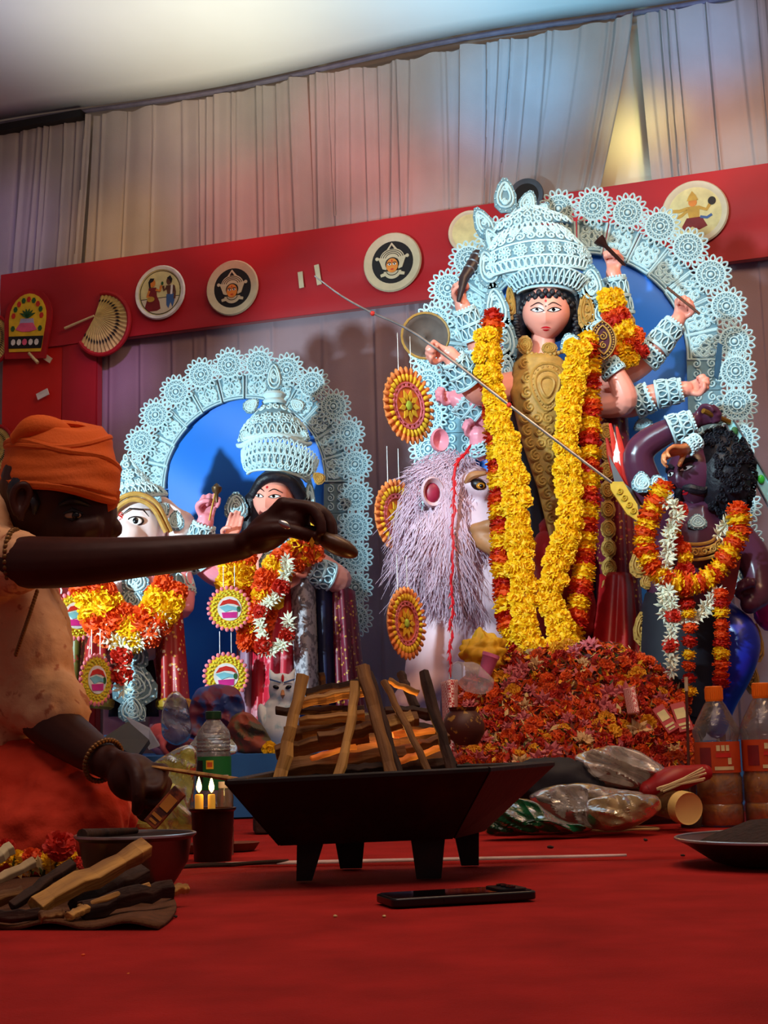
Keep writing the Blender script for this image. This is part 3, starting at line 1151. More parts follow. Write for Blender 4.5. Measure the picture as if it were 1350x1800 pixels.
# ------------------------------------------------------------------ hands and arms
def hand(mb, wrist, d, n, s=1.0, flip=1, curl_=(70, 150, 215), spread=0.0, thumb=(0.5, -0.45, 0.5), lens=(0.9, 1.0, 0.95, 0.78), tcurl=1.0, k=1.0):
    """palm and five fingers; d along the hand, n the palm side"""
    d = V(d).normalized()
    n = V(n)
    n = (n - d * n.dot(d)).normalized()
    t = d.cross(n) * flip
    wrist = V(wrist)
    fr = 0.0095 * s
    for j in range(4):
        off = (j - 1.5)
        kn = wrist + d * (0.092 - 0.004 * abs(off - 0.3) * 2) * s + t * off * 0.0205 * s - n * 0.004 * s
        mb.chain([wrist + t * off * 0.011 * s, wrist.lerp(kn, .55) + n * .002 * s, kn], [0.014 * s, 0.0145 * s, 0.0115 * s], 8, k=3)
        p = kn
        pts = [kn]
        for a, l in zip(curl_, (0.043, 0.027, 0.021)):
            a = R(a)
            p = p + (d * math.cos(a) + n * math.sin(a)) * l * s * lens[j] * k + t * spread * off * l * s
            pts.append(p)
        mb.chain(pts, [fr * 1.08, fr, fr * .92, fr * .8], 8, k=3)
    th = wrist + d * 0.022 * s - t * 0.026 * s + n * .006 * s
    p1 = th + (d * thumb[0] + t * thumb[1] + n * thumb[2]).normalized() * 0.04 * s
    p2 = p1 + (d * .5 + t * 0.35 * tcurl + n * .6).normalized() * 0.032 * s
    p3 = p2 + (d * .25 + t * 0.9 * tcurl + n * .3).normalized() * 0.024 * s
    mb.chain([wrist + d * .008 * s - t * .012 * s, th, p1, p2, p3], [.013 * s, .0145 * s, .0115 * s, .0105 * s, .009 * s], 8, k=3)
    return t


def cuff(root, a, b, ra, rb, name='bracelet', m=None, n=10, flare=1.15):
    """lace cuff wrapped round a limb from a to b"""
    m = m or M_pith
    a, b = V(a), V(b)
    ax = (b - a)
    L = ax.length
    ax.normalize()
    u, w = frame_from(ax, V((0, -1, 0.1)))
    mb = MB()

    def pt(ang, t, e=0.0):
        r = ra + (rb - ra) * t + e
        return a + ax * (L * t) + u * (r * math.cos(ang)) + w * (r * math.sin(ang))
    N = 24
    mb.grid(lambda i, j: pt(PI2 * i, j, 0.001), N, 3, closeu=True, mi=1)
    for t in (0.02, 0.5, 0.98):
        mb.tube([pt(PI2 * i / N, t, .0025) for i in range(N)], L * .045 + .0012, 5, closed=True)
    for i in range(n):
        ang = PI2 * (i + .5) / n
        for t, sg in ((0.26, 1), (0.74, -1)):
            o = pt(ang, t, .004)
            e = (pt(ang + .1, t, .004) - pt(ang - .1, t, .004)).normalized()
            loopring(mb, o, e, ax * sg, PI * ra / n * .75, L * .18, .0026, 8, 4)
    for i in range(n * 2):
        ang = PI2 * i / (n * 2)
        mb.ell(pt(ang, 1.06, .003), (.004,) * 3, None, 6, 4)
    return part(mb, name, [m, M_pithshade], root)


def mk(n):
    return V(n)


def statue_arm(root, px, Ys, rs, hd, hn, hs, skin, flip=1, cuffs=(), hcurl=(75, 160, 230), name='arm', thumb=(0.5, -0.45, 0.5), k=1.0):
    """arm from pixel joints; last joint is the wrist"""
    pts = [P(x, y, Yq) for (x, y), Yq in zip(px, Ys)]
    mb = MB()
    mb.chain(pts, rs, 12, k=6)
    hand(mb, pts[-1], hd, hn, hs, flip, hcurl, thumb=thumb, k=k)
    o = part(mb, name, skin, root, remesh=0.0034, smoothit=3)
    sm = cr([(*p, r) for p, r in zip(pts, rs)], 12)
    for t0, t1 in cuffs:
        i0, i1 = int(t0 * (len(sm) - 1)), int(t1 * (len(sm) - 1))
        cuff(root, V(sm[i0][:3]), V(sm[i1][:3]), sm[i0][3] + .004, sm[i1][3] + .004)
    return pts


# ------------------------------------------------------------------ crown
def crownpiece(root, Mw, name, w0, w1, h, bulge, rows, m=M_pith, dip=0.0, scall=14, ang=78, depth=0.8, lean=0.0):
    """curved crown tier; local coordinates, base at z 0, front -Y"""
    mb = MB()

    def S(u, v, e=0.0):
        a = R(ang) * (2 * u - 1)
        r = w0 + (w1 - w0) * v + bulge * math.sin(PI * v) + e
        z = h * v * (1 - 0.35 * (2 * u - 1) ** 2) + dip * math.cos(a * 0.9) - lean * 0
        return Mw @ V((r * math.sin(a), -r * depth * math.cos(a) + v * lean, z))

    def fr(u, v, e):
        o = S(u, v, e)
        ex = (S(min(1, u + .01), v, e) - S(max(0, u - .01), v, e)).normalized()
        ez = (S(u, min(1, v + .01), e) - S(u, max(0, v - .01), e)).normalized()
        return o, ex, ez
    mb.grid(lambda u, v: S(u, v), 40, 14)
    part(mb, name, M_pithshade if m is M_pith else m, root, solid=0.004)
    arc = w0 * 2 * R(ang)
    for v, kind, cnt, sz in rows:
        mb = MB()
        wloc = (w0 + (w1 - w0) * v + bulge * math.sin(PI * v)) * 2 * R(ang)
        if kind == 'line':
            mb.tube([S(i / 40, v, .003) for i in range(41)], sz, 5)
        else:
            for i in range(cnt):
                u = (i + .5) / cnt
                o, ex, ez = fr(u, v, .004)
                st = wloc / cnt
                if kind == 'loop':
                    loopring(mb, o, ex, ez, st * .40, sz, .0030, 10, 4)
                    mb.ell(o, (st * .14, st * .10, st * .14), None, 6, 4)
                elif kind == 'curl':
                    curl(mb, o, ex, ez, min(st * .48, sz), .0034, 1 if u < .5 else -1)
                elif kind == 'dot':
                    mb.ell(o, (sz,) * 3, None, 8, 5)
                elif kind == 'petal':
                    loopring(mb, o, ex, ez, st * .42, sz, .0030, 8, 4, drop=0.1)
                elif kind == 'ros':
                    n2 = 9
                    for j in range(n2):
                        a = PI2 * j / n2
                        dd = ez * math.cos(a) + ex * math.sin(a)
                        loopring(mb, o + dd * sz * .68, dd.cross(ex.cross(ez)), dd, sz * .22, sz * .3, .0026, 6, 4)
                    mb.ell(o, (sz * .3,) * 3, None, 8, 5)
        part(mb, {'line': 'crown_rib', 'loop': 'crown_loops', 'curl': 'crown_curls', 'dot': 'crown_beads', 'petal': 'crown_petals', 'ros': 'crown_flowers'}[kind], m, root)


def lobe(root, o, ex, ez, w, h, name, m=M_pith, th=0.006, curls=3, drop=.35):
    """flat leaf shaped pith plate with carved lines, centre o"""
    mb = MB()
    nrm = ex.cross(ez).normalized()
    pts = []
    for i in range(20):
        a = PI2 * i / 20
        z = math.cos(a)
        x = math.sin(a) * (1 - drop * z)
        k = 1 + .06 * (i % 2)
        pts.append(o + ex * (x * w * k) + ez * (z * h * k))
    mb.prism(pts, nrm * -th, 1)
    f = nrm * .003 if nrm.y < 0 else nrm * -(th + .003)
    for q in (.72, .45):
        loopring(mb, o + f, ex, ez, w * q, h * q, .0032, 14, 4, drop=drop)
    for i in range(curls):
        z = -.5 + i * (1.0 / max(1, curls - 1)) if curls > 1 else 0
        curl(mb, o + f + ez * h * z * .8, ex, ez, min(w, h) * .32, .003, 1 if i % 2 else -1)
    for i in range(14):
        a = PI2 * i / 14
        z = math.cos(a)
        x = math.sin(a) * (1 - drop * z)
        mb.ell(o + f + ex * x * w * .92 + ez * z * h * .92, (min(w, h) * .07,) * 3, None, 6, 4)
    return part(mb, name, [m, M_pithshade if m is M_pith else m], root)

# ------------------------------------------------------------------ the many armed goddess
DY = 4.02
KD = DY / FPX


def D(x, y, dy=0.0):
    return P(x, y, DY + dy)


g = thing('goddess_statue', 'tall many armed goddess statue in white lace crown on flower heap', 'statue', (D(965, 1150).x, DY, PLZ))
FM = basis(D(960, 552), V((1, 0, 0)), V((0, 1, 0)), V((0, 0, 1))) @ M.Rotation(R(-7), 4, 'Z') @ M.Rotation(R(2.5), 4, 'Y') @ M.Rotation(R(8), 4, 'X') @ M.Scale(50 * KD, 4)
fc = Face(FM, w=0.86, d=0.86, jaw=0.34, nose=.15)
fc.head(g, M_skinD)
fc.features(g, look=-0.02, big=1.18)
part(fc.stroke([(-.0, .45), (.0, .62)], .02), 'forehead_mark', M_lip, g)
part(fc.almond(0, .16, .03, .03, .03, off=.016), 'third_eye_dot', M_line, g)
# hair mass and forelocks
mb = MB()
mb.ell(D(962, 545, .045), (62 * KD, .07, 62 * KD), None, 20, 14)
for s, x0, x1 in ((-1, 912, 905), (1, 1012, 1024)):
    mb.chain([D(x0, 530, .03), D(x0 + s * 6, 600, .05), D(x1, 680, .05), D(x1 + s * 4, 760, .05)], [.03, .04, .04, .03], 10)
part(mb, 'hair', M_hair, g)
mb = MB()
for i in range(26):
    a = R(-88 + 176 * i / 25)
    x, y = 962 + 48 * math.sin(a), 553 - 42 * math.cos(a) * (1.0 if abs(a) < 1.2 else .9)
    y = 549 - 36 * math.cos(a) + (6 if i % 2 else 0)
    mb.ell(D(x, y, -.062 + .075 * abs(math.sin(a)) ** 2), (5.5 * KD, .008, 7 * KD), None, 8, 6)
for i in range(10):
    mb.ell(D(910 + jit(3), 556 + i * 5, .0), (6 * KD, .008, 5 * KD), None, 8, 6)
    mb.ell(D(1012 + jit(3), 556 + i * 5, .0), (6 * KD, .008, 5 * KD), None, 8, 6)
part(mb, 'forelocks', M_hair, g)
# neck, torso
mb = MB()
mb.chain([D(955, 590, .02), D(953, 625, .015), D(951, 652, .02)], [.034, .036, .058], 14)
part(mb, 'neck', M_skinD, g)
mb = MB()
mb.chain([D(952, 664, .04), D(948, 696, .02), D(958, 770, .03), D(972, 860, .03), D(980, 960, .05), D(985, 1100, .05), D(985, 1230, .05), V((D(985, 1240, .05).x, DY + .05, PLZ + .1))], [.062, .094, .082, .066, .10, .11, .11, .1], 20)
part(mb, 'torso', M_darksari, g)
mb = MB()
mb.chain([D(975, 930, -.02), D(985, 1010, -.03), D(990, 1130, -.02)], [.05, .085, .10], 16)
part(mb, 'skirt', M_redsari, g, disp=(.05, .02), sub=1)
# gilt breast ornament: pendant drop with curls, narrowing to a long panel
mb = MB()


def tor(x, y, e=0.0):
    cx = float(np.interp(y, [620, 690, 770, 860, 960], [952, 948, 958, 972, 980]))
    rr = float(np.interp(y, [620, 690, 770, 860, 960], [.072, .10, .086, .07, .09]))
    dx = (x - cx) * KD
    dd = math.sqrt(max(rr * rr - dx * dx, 1e-5))
    return D(x, y, .026 - dd - e)


def tpanel(u, v):
    y = 622 + 330 * v
    cx = float(np.interp(y, [620, 690, 770, 860, 960], [950, 948, 958, 974, 984]))
    hw = float(np.interp(y, [622, 640, 690, 770, 860, 950], [26, 46, 50, 42, 28, 16]))
    return tor(cx + hw * (2 * u - 1), y, .016)


mb.grid(tpanel, 20, 40)
part(mb, 'breast_plate', M_pithgold, g, solid=.003)
mb = MB()
for q in (1.0, .72, .42):
    pts = []
    for i in range(24):
        a = PI2 * i / 24
        z = math.cos(a)
        pts.append(tor(962 + 28 * q * math.sin(a) * (1 + .35 * z), 680 - 42 * q * z, .020))
    mb.tube(pts, .0042, 5, closed=True)
for i in range(22):
    a = PI2 * i / 22
    z = math.cos(a)
    mb.ell(tor(962 + 24 * math.sin(a) * (1 + .35 * z), 680 - 36 * z, .019), (.0038,) * 3, None, 6, 4)
part(mb, 'pendant_drop', M_pithgold, g)
for nm, rows in (('chest_curls', [(640, 3), (665, 2), (690, 2), (715, 2)]), ('waist_curls', [(735, 4), (757, 4), (779, 4), (801, 3), (823, 3), (845, 3), (868, 2), (890, 2), (912, 2)])):
    mb = MB()
    for yy, cnt in rows:
        cx = float(np.interp(yy, [620, 690, 770, 860, 960], [950, 948, 958, 974, 984]))
        hw = float(np.interp(yy, [622, 640, 690, 770, 860, 950], [26, 46, 50, 42, 28, 16]))
        for i in range(cnt):
            x = cx + hw * .85 * (-1 + 2 * (i + .5) / cnt)
            if nm == 'chest_curls' and abs(x - 962) < 18:
                continue
            o = tor(x, yy, .020)
            curl(mb, o, X3, Z3, 11 * KD, .0042, 1 if i % 2 else -1, 1.6)
    part(mb, nm, M_pithgold, g)
# necklace pieces and ear ornaments
lobe(g, D(923, 606, -.05), X3, Z3, 13 * KD, 17 * KD, 'earring', M_pithgold, drop=0)
lobe(g, D(1003, 603, -.05), V((.9, 0, .3)), V((-.3, 0, .9)), 20 * KD, 20 * KD, 'earring', M_pith)
lobe(g, D(966, 612, -.06), X3, Z3, 14 * KD, 11 * KD, 'necklace_medallion', M_pithgold, drop=0)
mb = MB()
for i in range(16):
    a = R(-80 + 160 * i / 15)
    mb.ell(D(955 + 44 * math.sin(a), 606 + 18 * math.cos(a), -.03 - .03 * math.cos(a)), (.0065,) * 3, None, 8, 5)
part(mb, 'bead_necklace', M_pithgold, g)
# crown: brim, dome, upper fan, finial
CM = basis(D(960, 523, .02), V((1, 0, 0)), V((0, 1, 0)), V((0, 0, 1))) @ M.Rotation(R(3), 4, 'Y') @ M.Rotation(R(6), 4, 'X')
crownpiece(g, CM, 'crown_brim', 50 * KD, 72 * KD, 36 * KD, 6 * KD,
           [(.05, 'line', 0, .005), (.95, 'line', 0, .004), (.5, 'loop', 17, 14 * KD)], dip=.018)
CM2 = basis(D(943, 490, .03), V((1, 0, 0)), V((0, 1, 0)), V((0, 0, 1))) @ M.Rotation(R(-3), 4, 'Y')
crownpiece(g, CM2, 'crown_dome', 92 * KD, 84 * KD, 92 * KD, 14 * KD,
           [(.04, 'line', 0, .004), (.16, 'petal', 22, 9 * KD), (.28, 'line', 0, .004), (.44, 'ros', 9, 13 * KD), (.60, 'line', 0, .004),
            (.74, 'curl', 14, 12 * KD), (.88, 'ros', 10, 10 * KD), (1.0, 'petal', 22, 9 * KD)], depth=.62, lean=.03)
CM3 = basis(D(935, 405, .06), V((1, 0, 0)), V((0, 1, 0)), V((0, 0, 1))) @ M.Rotation(R(-6), 4, 'Y')
crownpiece(g, CM3, 'crown_peak', 74 * KD, 36 * KD, 38 * KD, 10 * KD, [(.25, 'curl', 10, 9 * KD), (.6, 'loop', 10, 8 * KD), (1.0, 'petal', 14, 9 * KD)], depth=.5)
lobe(g, D(888, 343, .06), V((1, 0, 0)), Z3, 20 * KD, 34 * KD, 'leaf_finial', curls=2)
lobe(g, D(850, 392, .06), V((.9, 0, .4)), V((-.4, 0, .9)), 18 * KD, 34 * KD, 'crown_side_leaf')
lobe(g, D(868, 425, .04), V((.9, 0, .4)), V((-.4, 0, .9)), 16 * KD, 36 * KD, 'crown_side_leaf')
lobe(g, D(928, 356, .07), V((.9, 0, -.3)), V((.3, 0, .9)), 18 * KD, 26 * KD, 'crown_curl_leaf')
lobe(g, D(952, 372, .07), V((.8, 0, -.6)), V((.6, 0, .8)), 14 * KD, 22 * KD, 'crown_curl_leaf')
lobe(g, D(918, 385, .065), X3, Z3, 26 * KD, 11 * KD, 'crown_gilt_plate', M_pithgold)
# long lace drops beside the face
for x, y, w, h, a in ((858, 470, 20, 40, -12), (872, 540, 22, 46, -6), (886, 600, 24, 44, 6), (890, 652, 20, 40, 4)):
    lobe(g, D(x, y, -.015), V((math.cos(R(a)), 0, -math.sin(R(a)))), V((math.sin(R(a)), 0, math.cos(R(a)))), w * KD, h * KD, 'side_lace_drop')
lobe(g, D(897, 530, .0), X3, Z3, 9 * KD, 34 * KD, 'side_lace_edge', M_pithgold)
for x, y, w, h, m in ((1040, 500, 22, 38, M_pith), (1032, 545, 16, 40, M_pithgold), (1062, 548, 22, 26, M_pith), (1092, 562, 24, 26, M_pithgold), (1050, 575, 26, 14, M_pith)):
    lobe(g, D(x, y, -.01), X3, Z3, w * KD, h * KD, 'ear_fan', m)

FR = V((0, -1, 0))
UP = V((0, 0, 1))
# raised and spread arms (pixel joints, depths)
statue_arm(g, [(900, 660), (862, 650), (838, 600), (812, 535)], [DY + .05, DY + .06, DY + .03, DY - .0], [.04, .036, .031, .022], (-.15, 0, 1), (.3, -1, .1), .60, M_skinD,
           1, ((.42, .62), (.72, .95)))
statue_arm(g, [(900, 680), (850, 690), (822, 668), (790, 622)], [DY + .0, DY - .06, DY - .1, DY - .13], [.045, .04, .035, .022], (-1, -.1, .35), (.1, -.6, -.8), .62, M_skinD, 1,
           ((.62, .92),))
statue_arm(g, [(900, 700), (860, 740), (830, 718), (800, 700)], [DY + .08, DY + .08, DY + .06, DY + .06], [.04, .04, .036, .024], (-1, 0, .2), (0, -1, 0), .55, M_skinPink, 1,
           ((.55, .9),))
statue_arm(g, [(890, 720), (850, 790), (840, 765)], [DY + .06, DY + .04, DY + .02], [.036, .034, .026], (-.6, 0, .6), (0, -1, 0), .5, M_skinPink, 1, ((.5, .9),))
statue_arm(g, [(1020, 650), (1085, 620), (1092, 560), (1078, 478)], [DY + .05, DY + .08, DY + .06, DY + .04], [.04, .037, .031, .022], (-.05, 0, 1), (-.2, -1, .1), .60, M_skinD, -1,
           ((.42, .58), (.72, .95)))
statue_arm(g, [(1030, 680), (1110, 650), (1150, 615), (1192, 562)], [DY + .05, DY + .05, DY + .03, DY + .02], [.04, .037, .032, .022], (.3, 0, .9), (.2, -1, .1), .62, M_skinD, -1,
           ((.5, .68), (.72, .96)))
statue_arm(g, [(1030, 690), (1100, 712), (1150, 695), (1205, 684)], [DY + .04, DY + .02, DY + .0, DY - .02], [.04, .037, .033, .023], (1, 0, .25), (.1, -1, .1), .62, M_skinD, -1,
           ((.42, .62), (.7, .96)))
statue_arm(g, [(1030, 690), (1060, 712), (1098, 704), (1083, 660), (1062, 632)], [DY + .03, DY + .0, DY - .05, DY - .06, DY - .06], [.04, .036, .036, .028, .02], (-.4, -.2, .9), (-.3, -1, 0), .5, M_skinD,
           -1, ((.78, .95),))
for x, y in ((836, 775), (1130, 745), (1128, 790)):
    lobe(g, D(x, y, .03), V((.9, 0, .3)), V((-.3, 0, .9)), 18 * KD, 12 * KD, 'arm_lace')

# things in the hands
t = thing('spear', 'long thin steel spear slanting across the goddess to the demon', 'spear', D(760, 608, -.15))
a, b = P(553, 485, DY - .22), P(1075, 848, DY - .29)
mb = MB()
pts = cr([a, P(600, 520, DY - .22), P(650, 548, DY - .22), P(735, 590, DY - .23), P(900, 716, DY - .26), b], 4)
mb.tube(pts, [.0018, .0026, .003, .0034, .0038, .0038], 8)
part(mb, 'shaft', mat('dark_steel', (120, 118, 120), .3, metal=.7, var=.3, scale=40), t)
mb = MB()
for q in (P(655, 551, DY - .22), P(895, 712, DY - .26)):
    mb.ell(q, (.007, .007, .007), None, 8, 6)
part(mb, 'red_binding', M_redp, t)
mb = MB()
d = (P(1122, 915, DY - .3) - b)
e = V((d.z, 0, -d.x)).normalized()
mb.prism([b - e * .004, b + d * .12 - e * .026, b + d * .7 - e * .022, b + d * 1.05, b + d * .75 + e * .014, b + d * .12 + e * .012, b + e * .004], (0, .008, 0))
for q in (.25, .42, .6, .76):
    curl(mb, b + d * q - e * .004 + V((0, -.003, 0)), d.normalized(), e, .009, .002)
part(mb, 'spear_head', mat('gilt_sheet', (205, 165, 50), .4, metal=.2, var=.2), t)
mb = MB()
mb.prism([P(1070, 800, DY - .26), P(1098, 850, DY - .26), P(1135, 878, DY - .26), P(1120, 905, DY - .26), P(1085, 870, DY - .26)], (0, .006, 0))
part(mb, 'steel_blade', M_steel, t)

t = thing('conch_shield', 'dark maroon almond shaped ornament held before the goddess shoulder', 'ornament', D(1060, 600, -.12))
SB = D(1060, 598, -.13)


def vesica(w, h, n=10):
    a = [(w * (1 - (2 * i / n - 1) ** 2) ** .8, h * (2 * i / n - 1)) for i in range(n + 1)]
    b_ = [(-x, z) for x, z in a[::-1]][1:-1]
    return a + b_


mb = MB()
mb.prism([SB + V((x * KD, 0, z * KD)) for x, z in vesica(24, 37)], (0, .012, 0))
part(mb, 'shield_body', mat('maroon_lacquer', (70, 14, 34), .3, var=.2), t)
mb = MB()
for w, h, r in ((22, 35, .002), (13, 26, .0028)):
    mb.tube([SB + V((x * KD, -.004, z * KD)) for x, z in vesica(w, h)], r, 5, closed=True)
for x, z in vesica(18, 31, 14):
    mb.ell(SB + V((x * KD, -.003, z * KD)), (.0026,) * 3, None, 6, 4)
curl(mb, SB + V((0, -.004, .01)), X3, Z3, .012, .002)
curl(mb, SB + V((0, -.004, -.015)), X3, Z3, .010, .002, -1)
part(mb, 'shield_trim', M_pithgold, t)

t = thing('hand_bell', 'small dark flared bell in the raised right hand by halo', 'bell', D(1068, 425, -.01))
mb = MB()
rr = (D(1100, 470, -.03) - D(1050, 420, -.03)).to_track_quat('Z', 'Y').to_matrix()
mb.lathe([(.0, 0), (.017, .0), (.015, .012), (.006, .03), (.005, .10), (.0, .11)], D(1052, 420, -.04), 14, rr)
part(mb, 'bell_body', mat('dark_bronze', (60, 34, 30), .35, metal=.5), t)
t = thing('club', 'dark banded club held in the upper left hand', 'club', D(830, 465))
mb = MB()
mb.tube([D(806, 530, -.04), D(815, 490, -.035), D(842, 448, .01)], [.006, .014, .02], 10)
part(mb, 'club_shaft', mat('dark_wood_club', (50, 34, 34), .4), t)
mb = MB()
for q in (.35, .6, .85):
    c0 = D(815, 490, -.035).lerp(D(842, 448, .01), q)
    u1, u2 = frame_from(D(842, 448, .01) - D(815, 490, -.035))
    mb.tube([c0 + (u1 * math.cos(PI2 * i / 12) + u2 * math.sin(PI2 * i / 12)) * (.014 + .006 * q) for i in range(12)], .0025, 5, closed=True)
part(mb, 'club_band', M_steel, t)
t = thing('arrow', 'thin dark arrow in the fist at far right of goddess', 'arrow', D(1205, 530))
mb = MB()
mb.tube([D(1172, 505, -.02), D(1230, 552, -.03)], .004, 8)
part(mb, 'arrow_shaft', M_brownp, t)
t = thing('dagger', 'short blue tinted blade in the lowest right fist', 'blade', D(1258, 620))
mb = MB()
mb.prism([D(1262, 602, -.02), D(1270, 606, -.02), D(1268, 640, -.02), D(1262, 668, -.02), D(1256, 660, -.02), D(1258, 630, -.02)], (0, .005, 0))
part(mb, 'blade_sheet', mat('blue_steel', (60, 100, 130), .3, metal=.5), t)
t = thing('halo_shade_disc', 'translucent round disc in the painted brown shade of the halo behind the spear hand', 'shield', D(735, 575, .12))
mb = MB()
mb.lathe([(0, -.02), (.03, -.018), (.055, -.008), (.068, .006)], D(748, 590, .12), 28, M.Rotation(R(90), 3, 'X'))
part(mb, 'disc_bowl', mat('brown_halo_shade', (92, 78, 70), .7, var=.2), t, solid=.003)  # brown shadow on the halo, painted as the colour of a disc
mb = MB()
mb.tube([D(748, 590, .115) + V((.068 * math.cos(PI2 * i / 24), 0, .068 * math.sin(PI2 * i / 24))) for i in range(24)], .004, 5, closed=True)
part(mb, 'disc_rim', M_pithgold, t)

# ------------------------------------------------------------------ lion
LY = 4.02
KL = LY / FPX


def L(x, y, dy=0.0):
    return P(x, y, LY + dy)


M_lion = mat('lilac_plaster', (224, 190, 200), 0.5, var=0.08, scale=10)
M_mane = mat('lilac_mane', (216, 184, 202), 0.6, var=0.12, scale=20)
M_tan = mat('tan_plaster', (176, 118, 74), 0.5, var=0.25, scale=14)
M_earred = mat('ear_crimson', (150, 30, 60), 0.4, var=0.3, scale=30)
ln = thing('lion_statue', 'white lion statue with shaggy lilac mane left of the goddess', 'statue', (L(790, 1200).x, LY, PLZ))
mb = MB()
mb.chain([L(905, 1010, .1), L(850, 1030, .06), L(800, 1050, .05), L(775, 1110, .04)], [.15, .15, .12, .10], 16)
mb.chain([L(800, 1060, .03), L(770, 1130, -.0), L(748, 1180, -.03), L(745, 1240, -.02), V((L(745, 1280).x, LY - .02, PLZ + .03))], [.085, .072, .058, .045, .05], 14)
mb.chain([L(860, 1080, .05), L(850, 1180, .02), V((L(850, 1250).x, LY + .02, PLZ + .05))], [.08, .06, .055], 14)
mb.chain([L(760, 1195, -.04), L(720, 1225, -.07), L(705, 1235, -.09)], [.05, .04, .03], 12)
mb.ell(L(815, 890, .02), (.105, .11, .125), None, 20, 14)
mb.chain([L(830, 910, -.03), L(862, 935, -.08), L(882, 945, -.10)], [.075, .062, .05], 12)
mb.chain([L(820, 850, -.08), L(850, 860, -.10)], [.03, .025], 10)
part(mb, 'body', M_lion, ln, remesh=0.008, smoothit=6)
mb = MB()
mb.chain([L(845, 945, -.105), L(870, 960, -.125)], [.03, .03], 10)
mb.chain([L(835, 930, -.11), L(860, 925, -.13)], [.018, .02], 10)
part(mb, 'tan_muzzle_patch', M_tan, ln, remesh=.006, smoothit=3, label='tan painted muzzle')  # the muzzle is tan against the lilac plaster
for (x, y, dy, s) in ((757, 866, -.105, 1), (770, 775, -.02, .8)):
    mb = MB()
    rot = M.Rotation(R(95), 3, 'X') @ M.Rotation(R(20), 3, 'Y')
    mb.lathe([(.030 * s, .0), (.034 * s, .014), (.030 * s, .022), (.024 * s, .016), (.018 * s, .004), (0, -.004)], L(x, y, dy), 18, rot, squash=1.25)
    er = part(mb, 'ear', M_lion if s == 1 else M_skinPink, ln)
    if s == 1:
        mb = MB()
        mb.ell(L(x + 2, y, dy - .008), (.021, .008, .028), None, 12, 8)
        part(mb, 'ear_hollow', M_earred, er)
mb = MB()
mb.ell(L(842, 853, -.112), (.024, .014, .016), M.Rotation(R(25), 3, 'Y'), 14, 8)
ey = part(mb, 'eye_socket', M_line, ln)
mb = MB()
mb.ell(L(845, 854, -.125), (.012, .006, .009), None, 12, 8)
part(mb, 'eye', mat('amber_eye', (190, 120, 30), .2), ey)
mb = MB()
mb.ell(L(846, 854, -.131), (.005, .003, .006), None, 8, 6)
part(mb, 'pupil', M_pupil, ey)
mb = MB()
mb.chain([L(818, 850, -.10), L(830, 836, -.12), L(852, 832, -.125)], [.006, .011, .006], 8)
part(mb, 'brow_ridge', M_tan, ln)
mb = MB()
mb.ell(L(805, 945, .0), (.115, .115, .17), M.Rotation(R(8), 3, 'Y'), 20, 14)
part(mb, 'mane_underlayer', M_mane, ln)
mb = MB()
random.seed(11)
for i in range(5200):
    a = random.uniform(0, PI2)
    rr = math.sqrt(random.random())
    x = 788 + 80 * rr * math.cos(a)
    y = 915 + 128 * rr * math.sin(a)
    if x > 812 and 812 < y < 985 and random.random() < .93:
        continue
    if 738 < x < 778 and 838 < y < 895:
        continue
    dep = -.118 * math.sqrt(max(0, 1 - rr * rr)) - .01
    ln_ = random.uniform(45, 105) * (.55 if y < 840 else 1)
    dx = (x - 800) / 80
    ang = dx * 9 + jit(22) + (6 if y > 950 else 0)
    if y < 830:
        ang = dx * 50 + jit(45)
    vx, vy = math.sin(R(ang)), math.cos(R(ang))
    pts = []
    cv = jit(.35)
    for j in range(5):
        t = j / 4
        bend = cv * t * t * ln_ * .5
        pts.append(L(x + vx * ln_ * t + vy * bend + 5 * math.sin(t * 8 + i), y + vy * ln_ * t - vx * bend + .10 * ln_ * t * t, dep - .012 * math.sin(t * PI) + .05 * t * rr))
    mb.tube(pts, [.0010, .0014, .0011, .0003], 3, cap=False)
part(mb, 'mane', M_mane, ln, kind='stuff')

# ------------------------------------------------------------------ demon
AY = 3.78
KA = AY / FPX


def A(x, y, dy=0.0):
    return P(x, y, AY + dy)


dm = thing('demon_statue', 'purple skinned demon statue with bushy black hair and raised arm', 'statue', (A(1230, 1200).x, AY, PLZ))
FM = basis(A(1222, 836), V((1, 0, 0)), V((0, 1, 0)), V((0, 0, 1))) @ M.Rotation(R(-14), 4, 'Y') @ M.Rotation(R(-48), 4, 'Z') @ M.Rotation(R(-12), 4, 'X') @ M.Scale(58 * KA, 4)
fa = Face(FM, w=0.80, d=.9, jaw=.3, nose=.24)
fa.head(dm, M_skinA)
fa.features(dm, look=-.03, bindi=False, big=1.05)
mb = MB()
for s in (-1, 1):
    pts = cr([(0.03 * s, -.50, 0), (.22 * s, -.56, 0), (.42 * s, -.66, 0), (.56 * s, -.56, 0)], 4)
    mb.tube([fa.surf(p.x, p.y, .02) for p in pts], [.006, .0125, .011, .004], 8)
part(mb, 'moustache', M_hair, dm)
for s in (-1, 1):
    mb = MB()
    mb.tube([fa.surf(p.x, p.y, .015) for p in cr([(.08 * s, .14, 0), (.3 * s, .28, 0), (.6 * s, .22, 0)], 4)], [.005, .008, .003], 8)
    part(mb, 'heavy_eyebrow', M_hair, dm)
mb = MB()
HC = A(1268, 838, .0)
mb.ell(HC, (52 * KA, .095, 80 * KA), None, 20, 14)
random.seed(5)
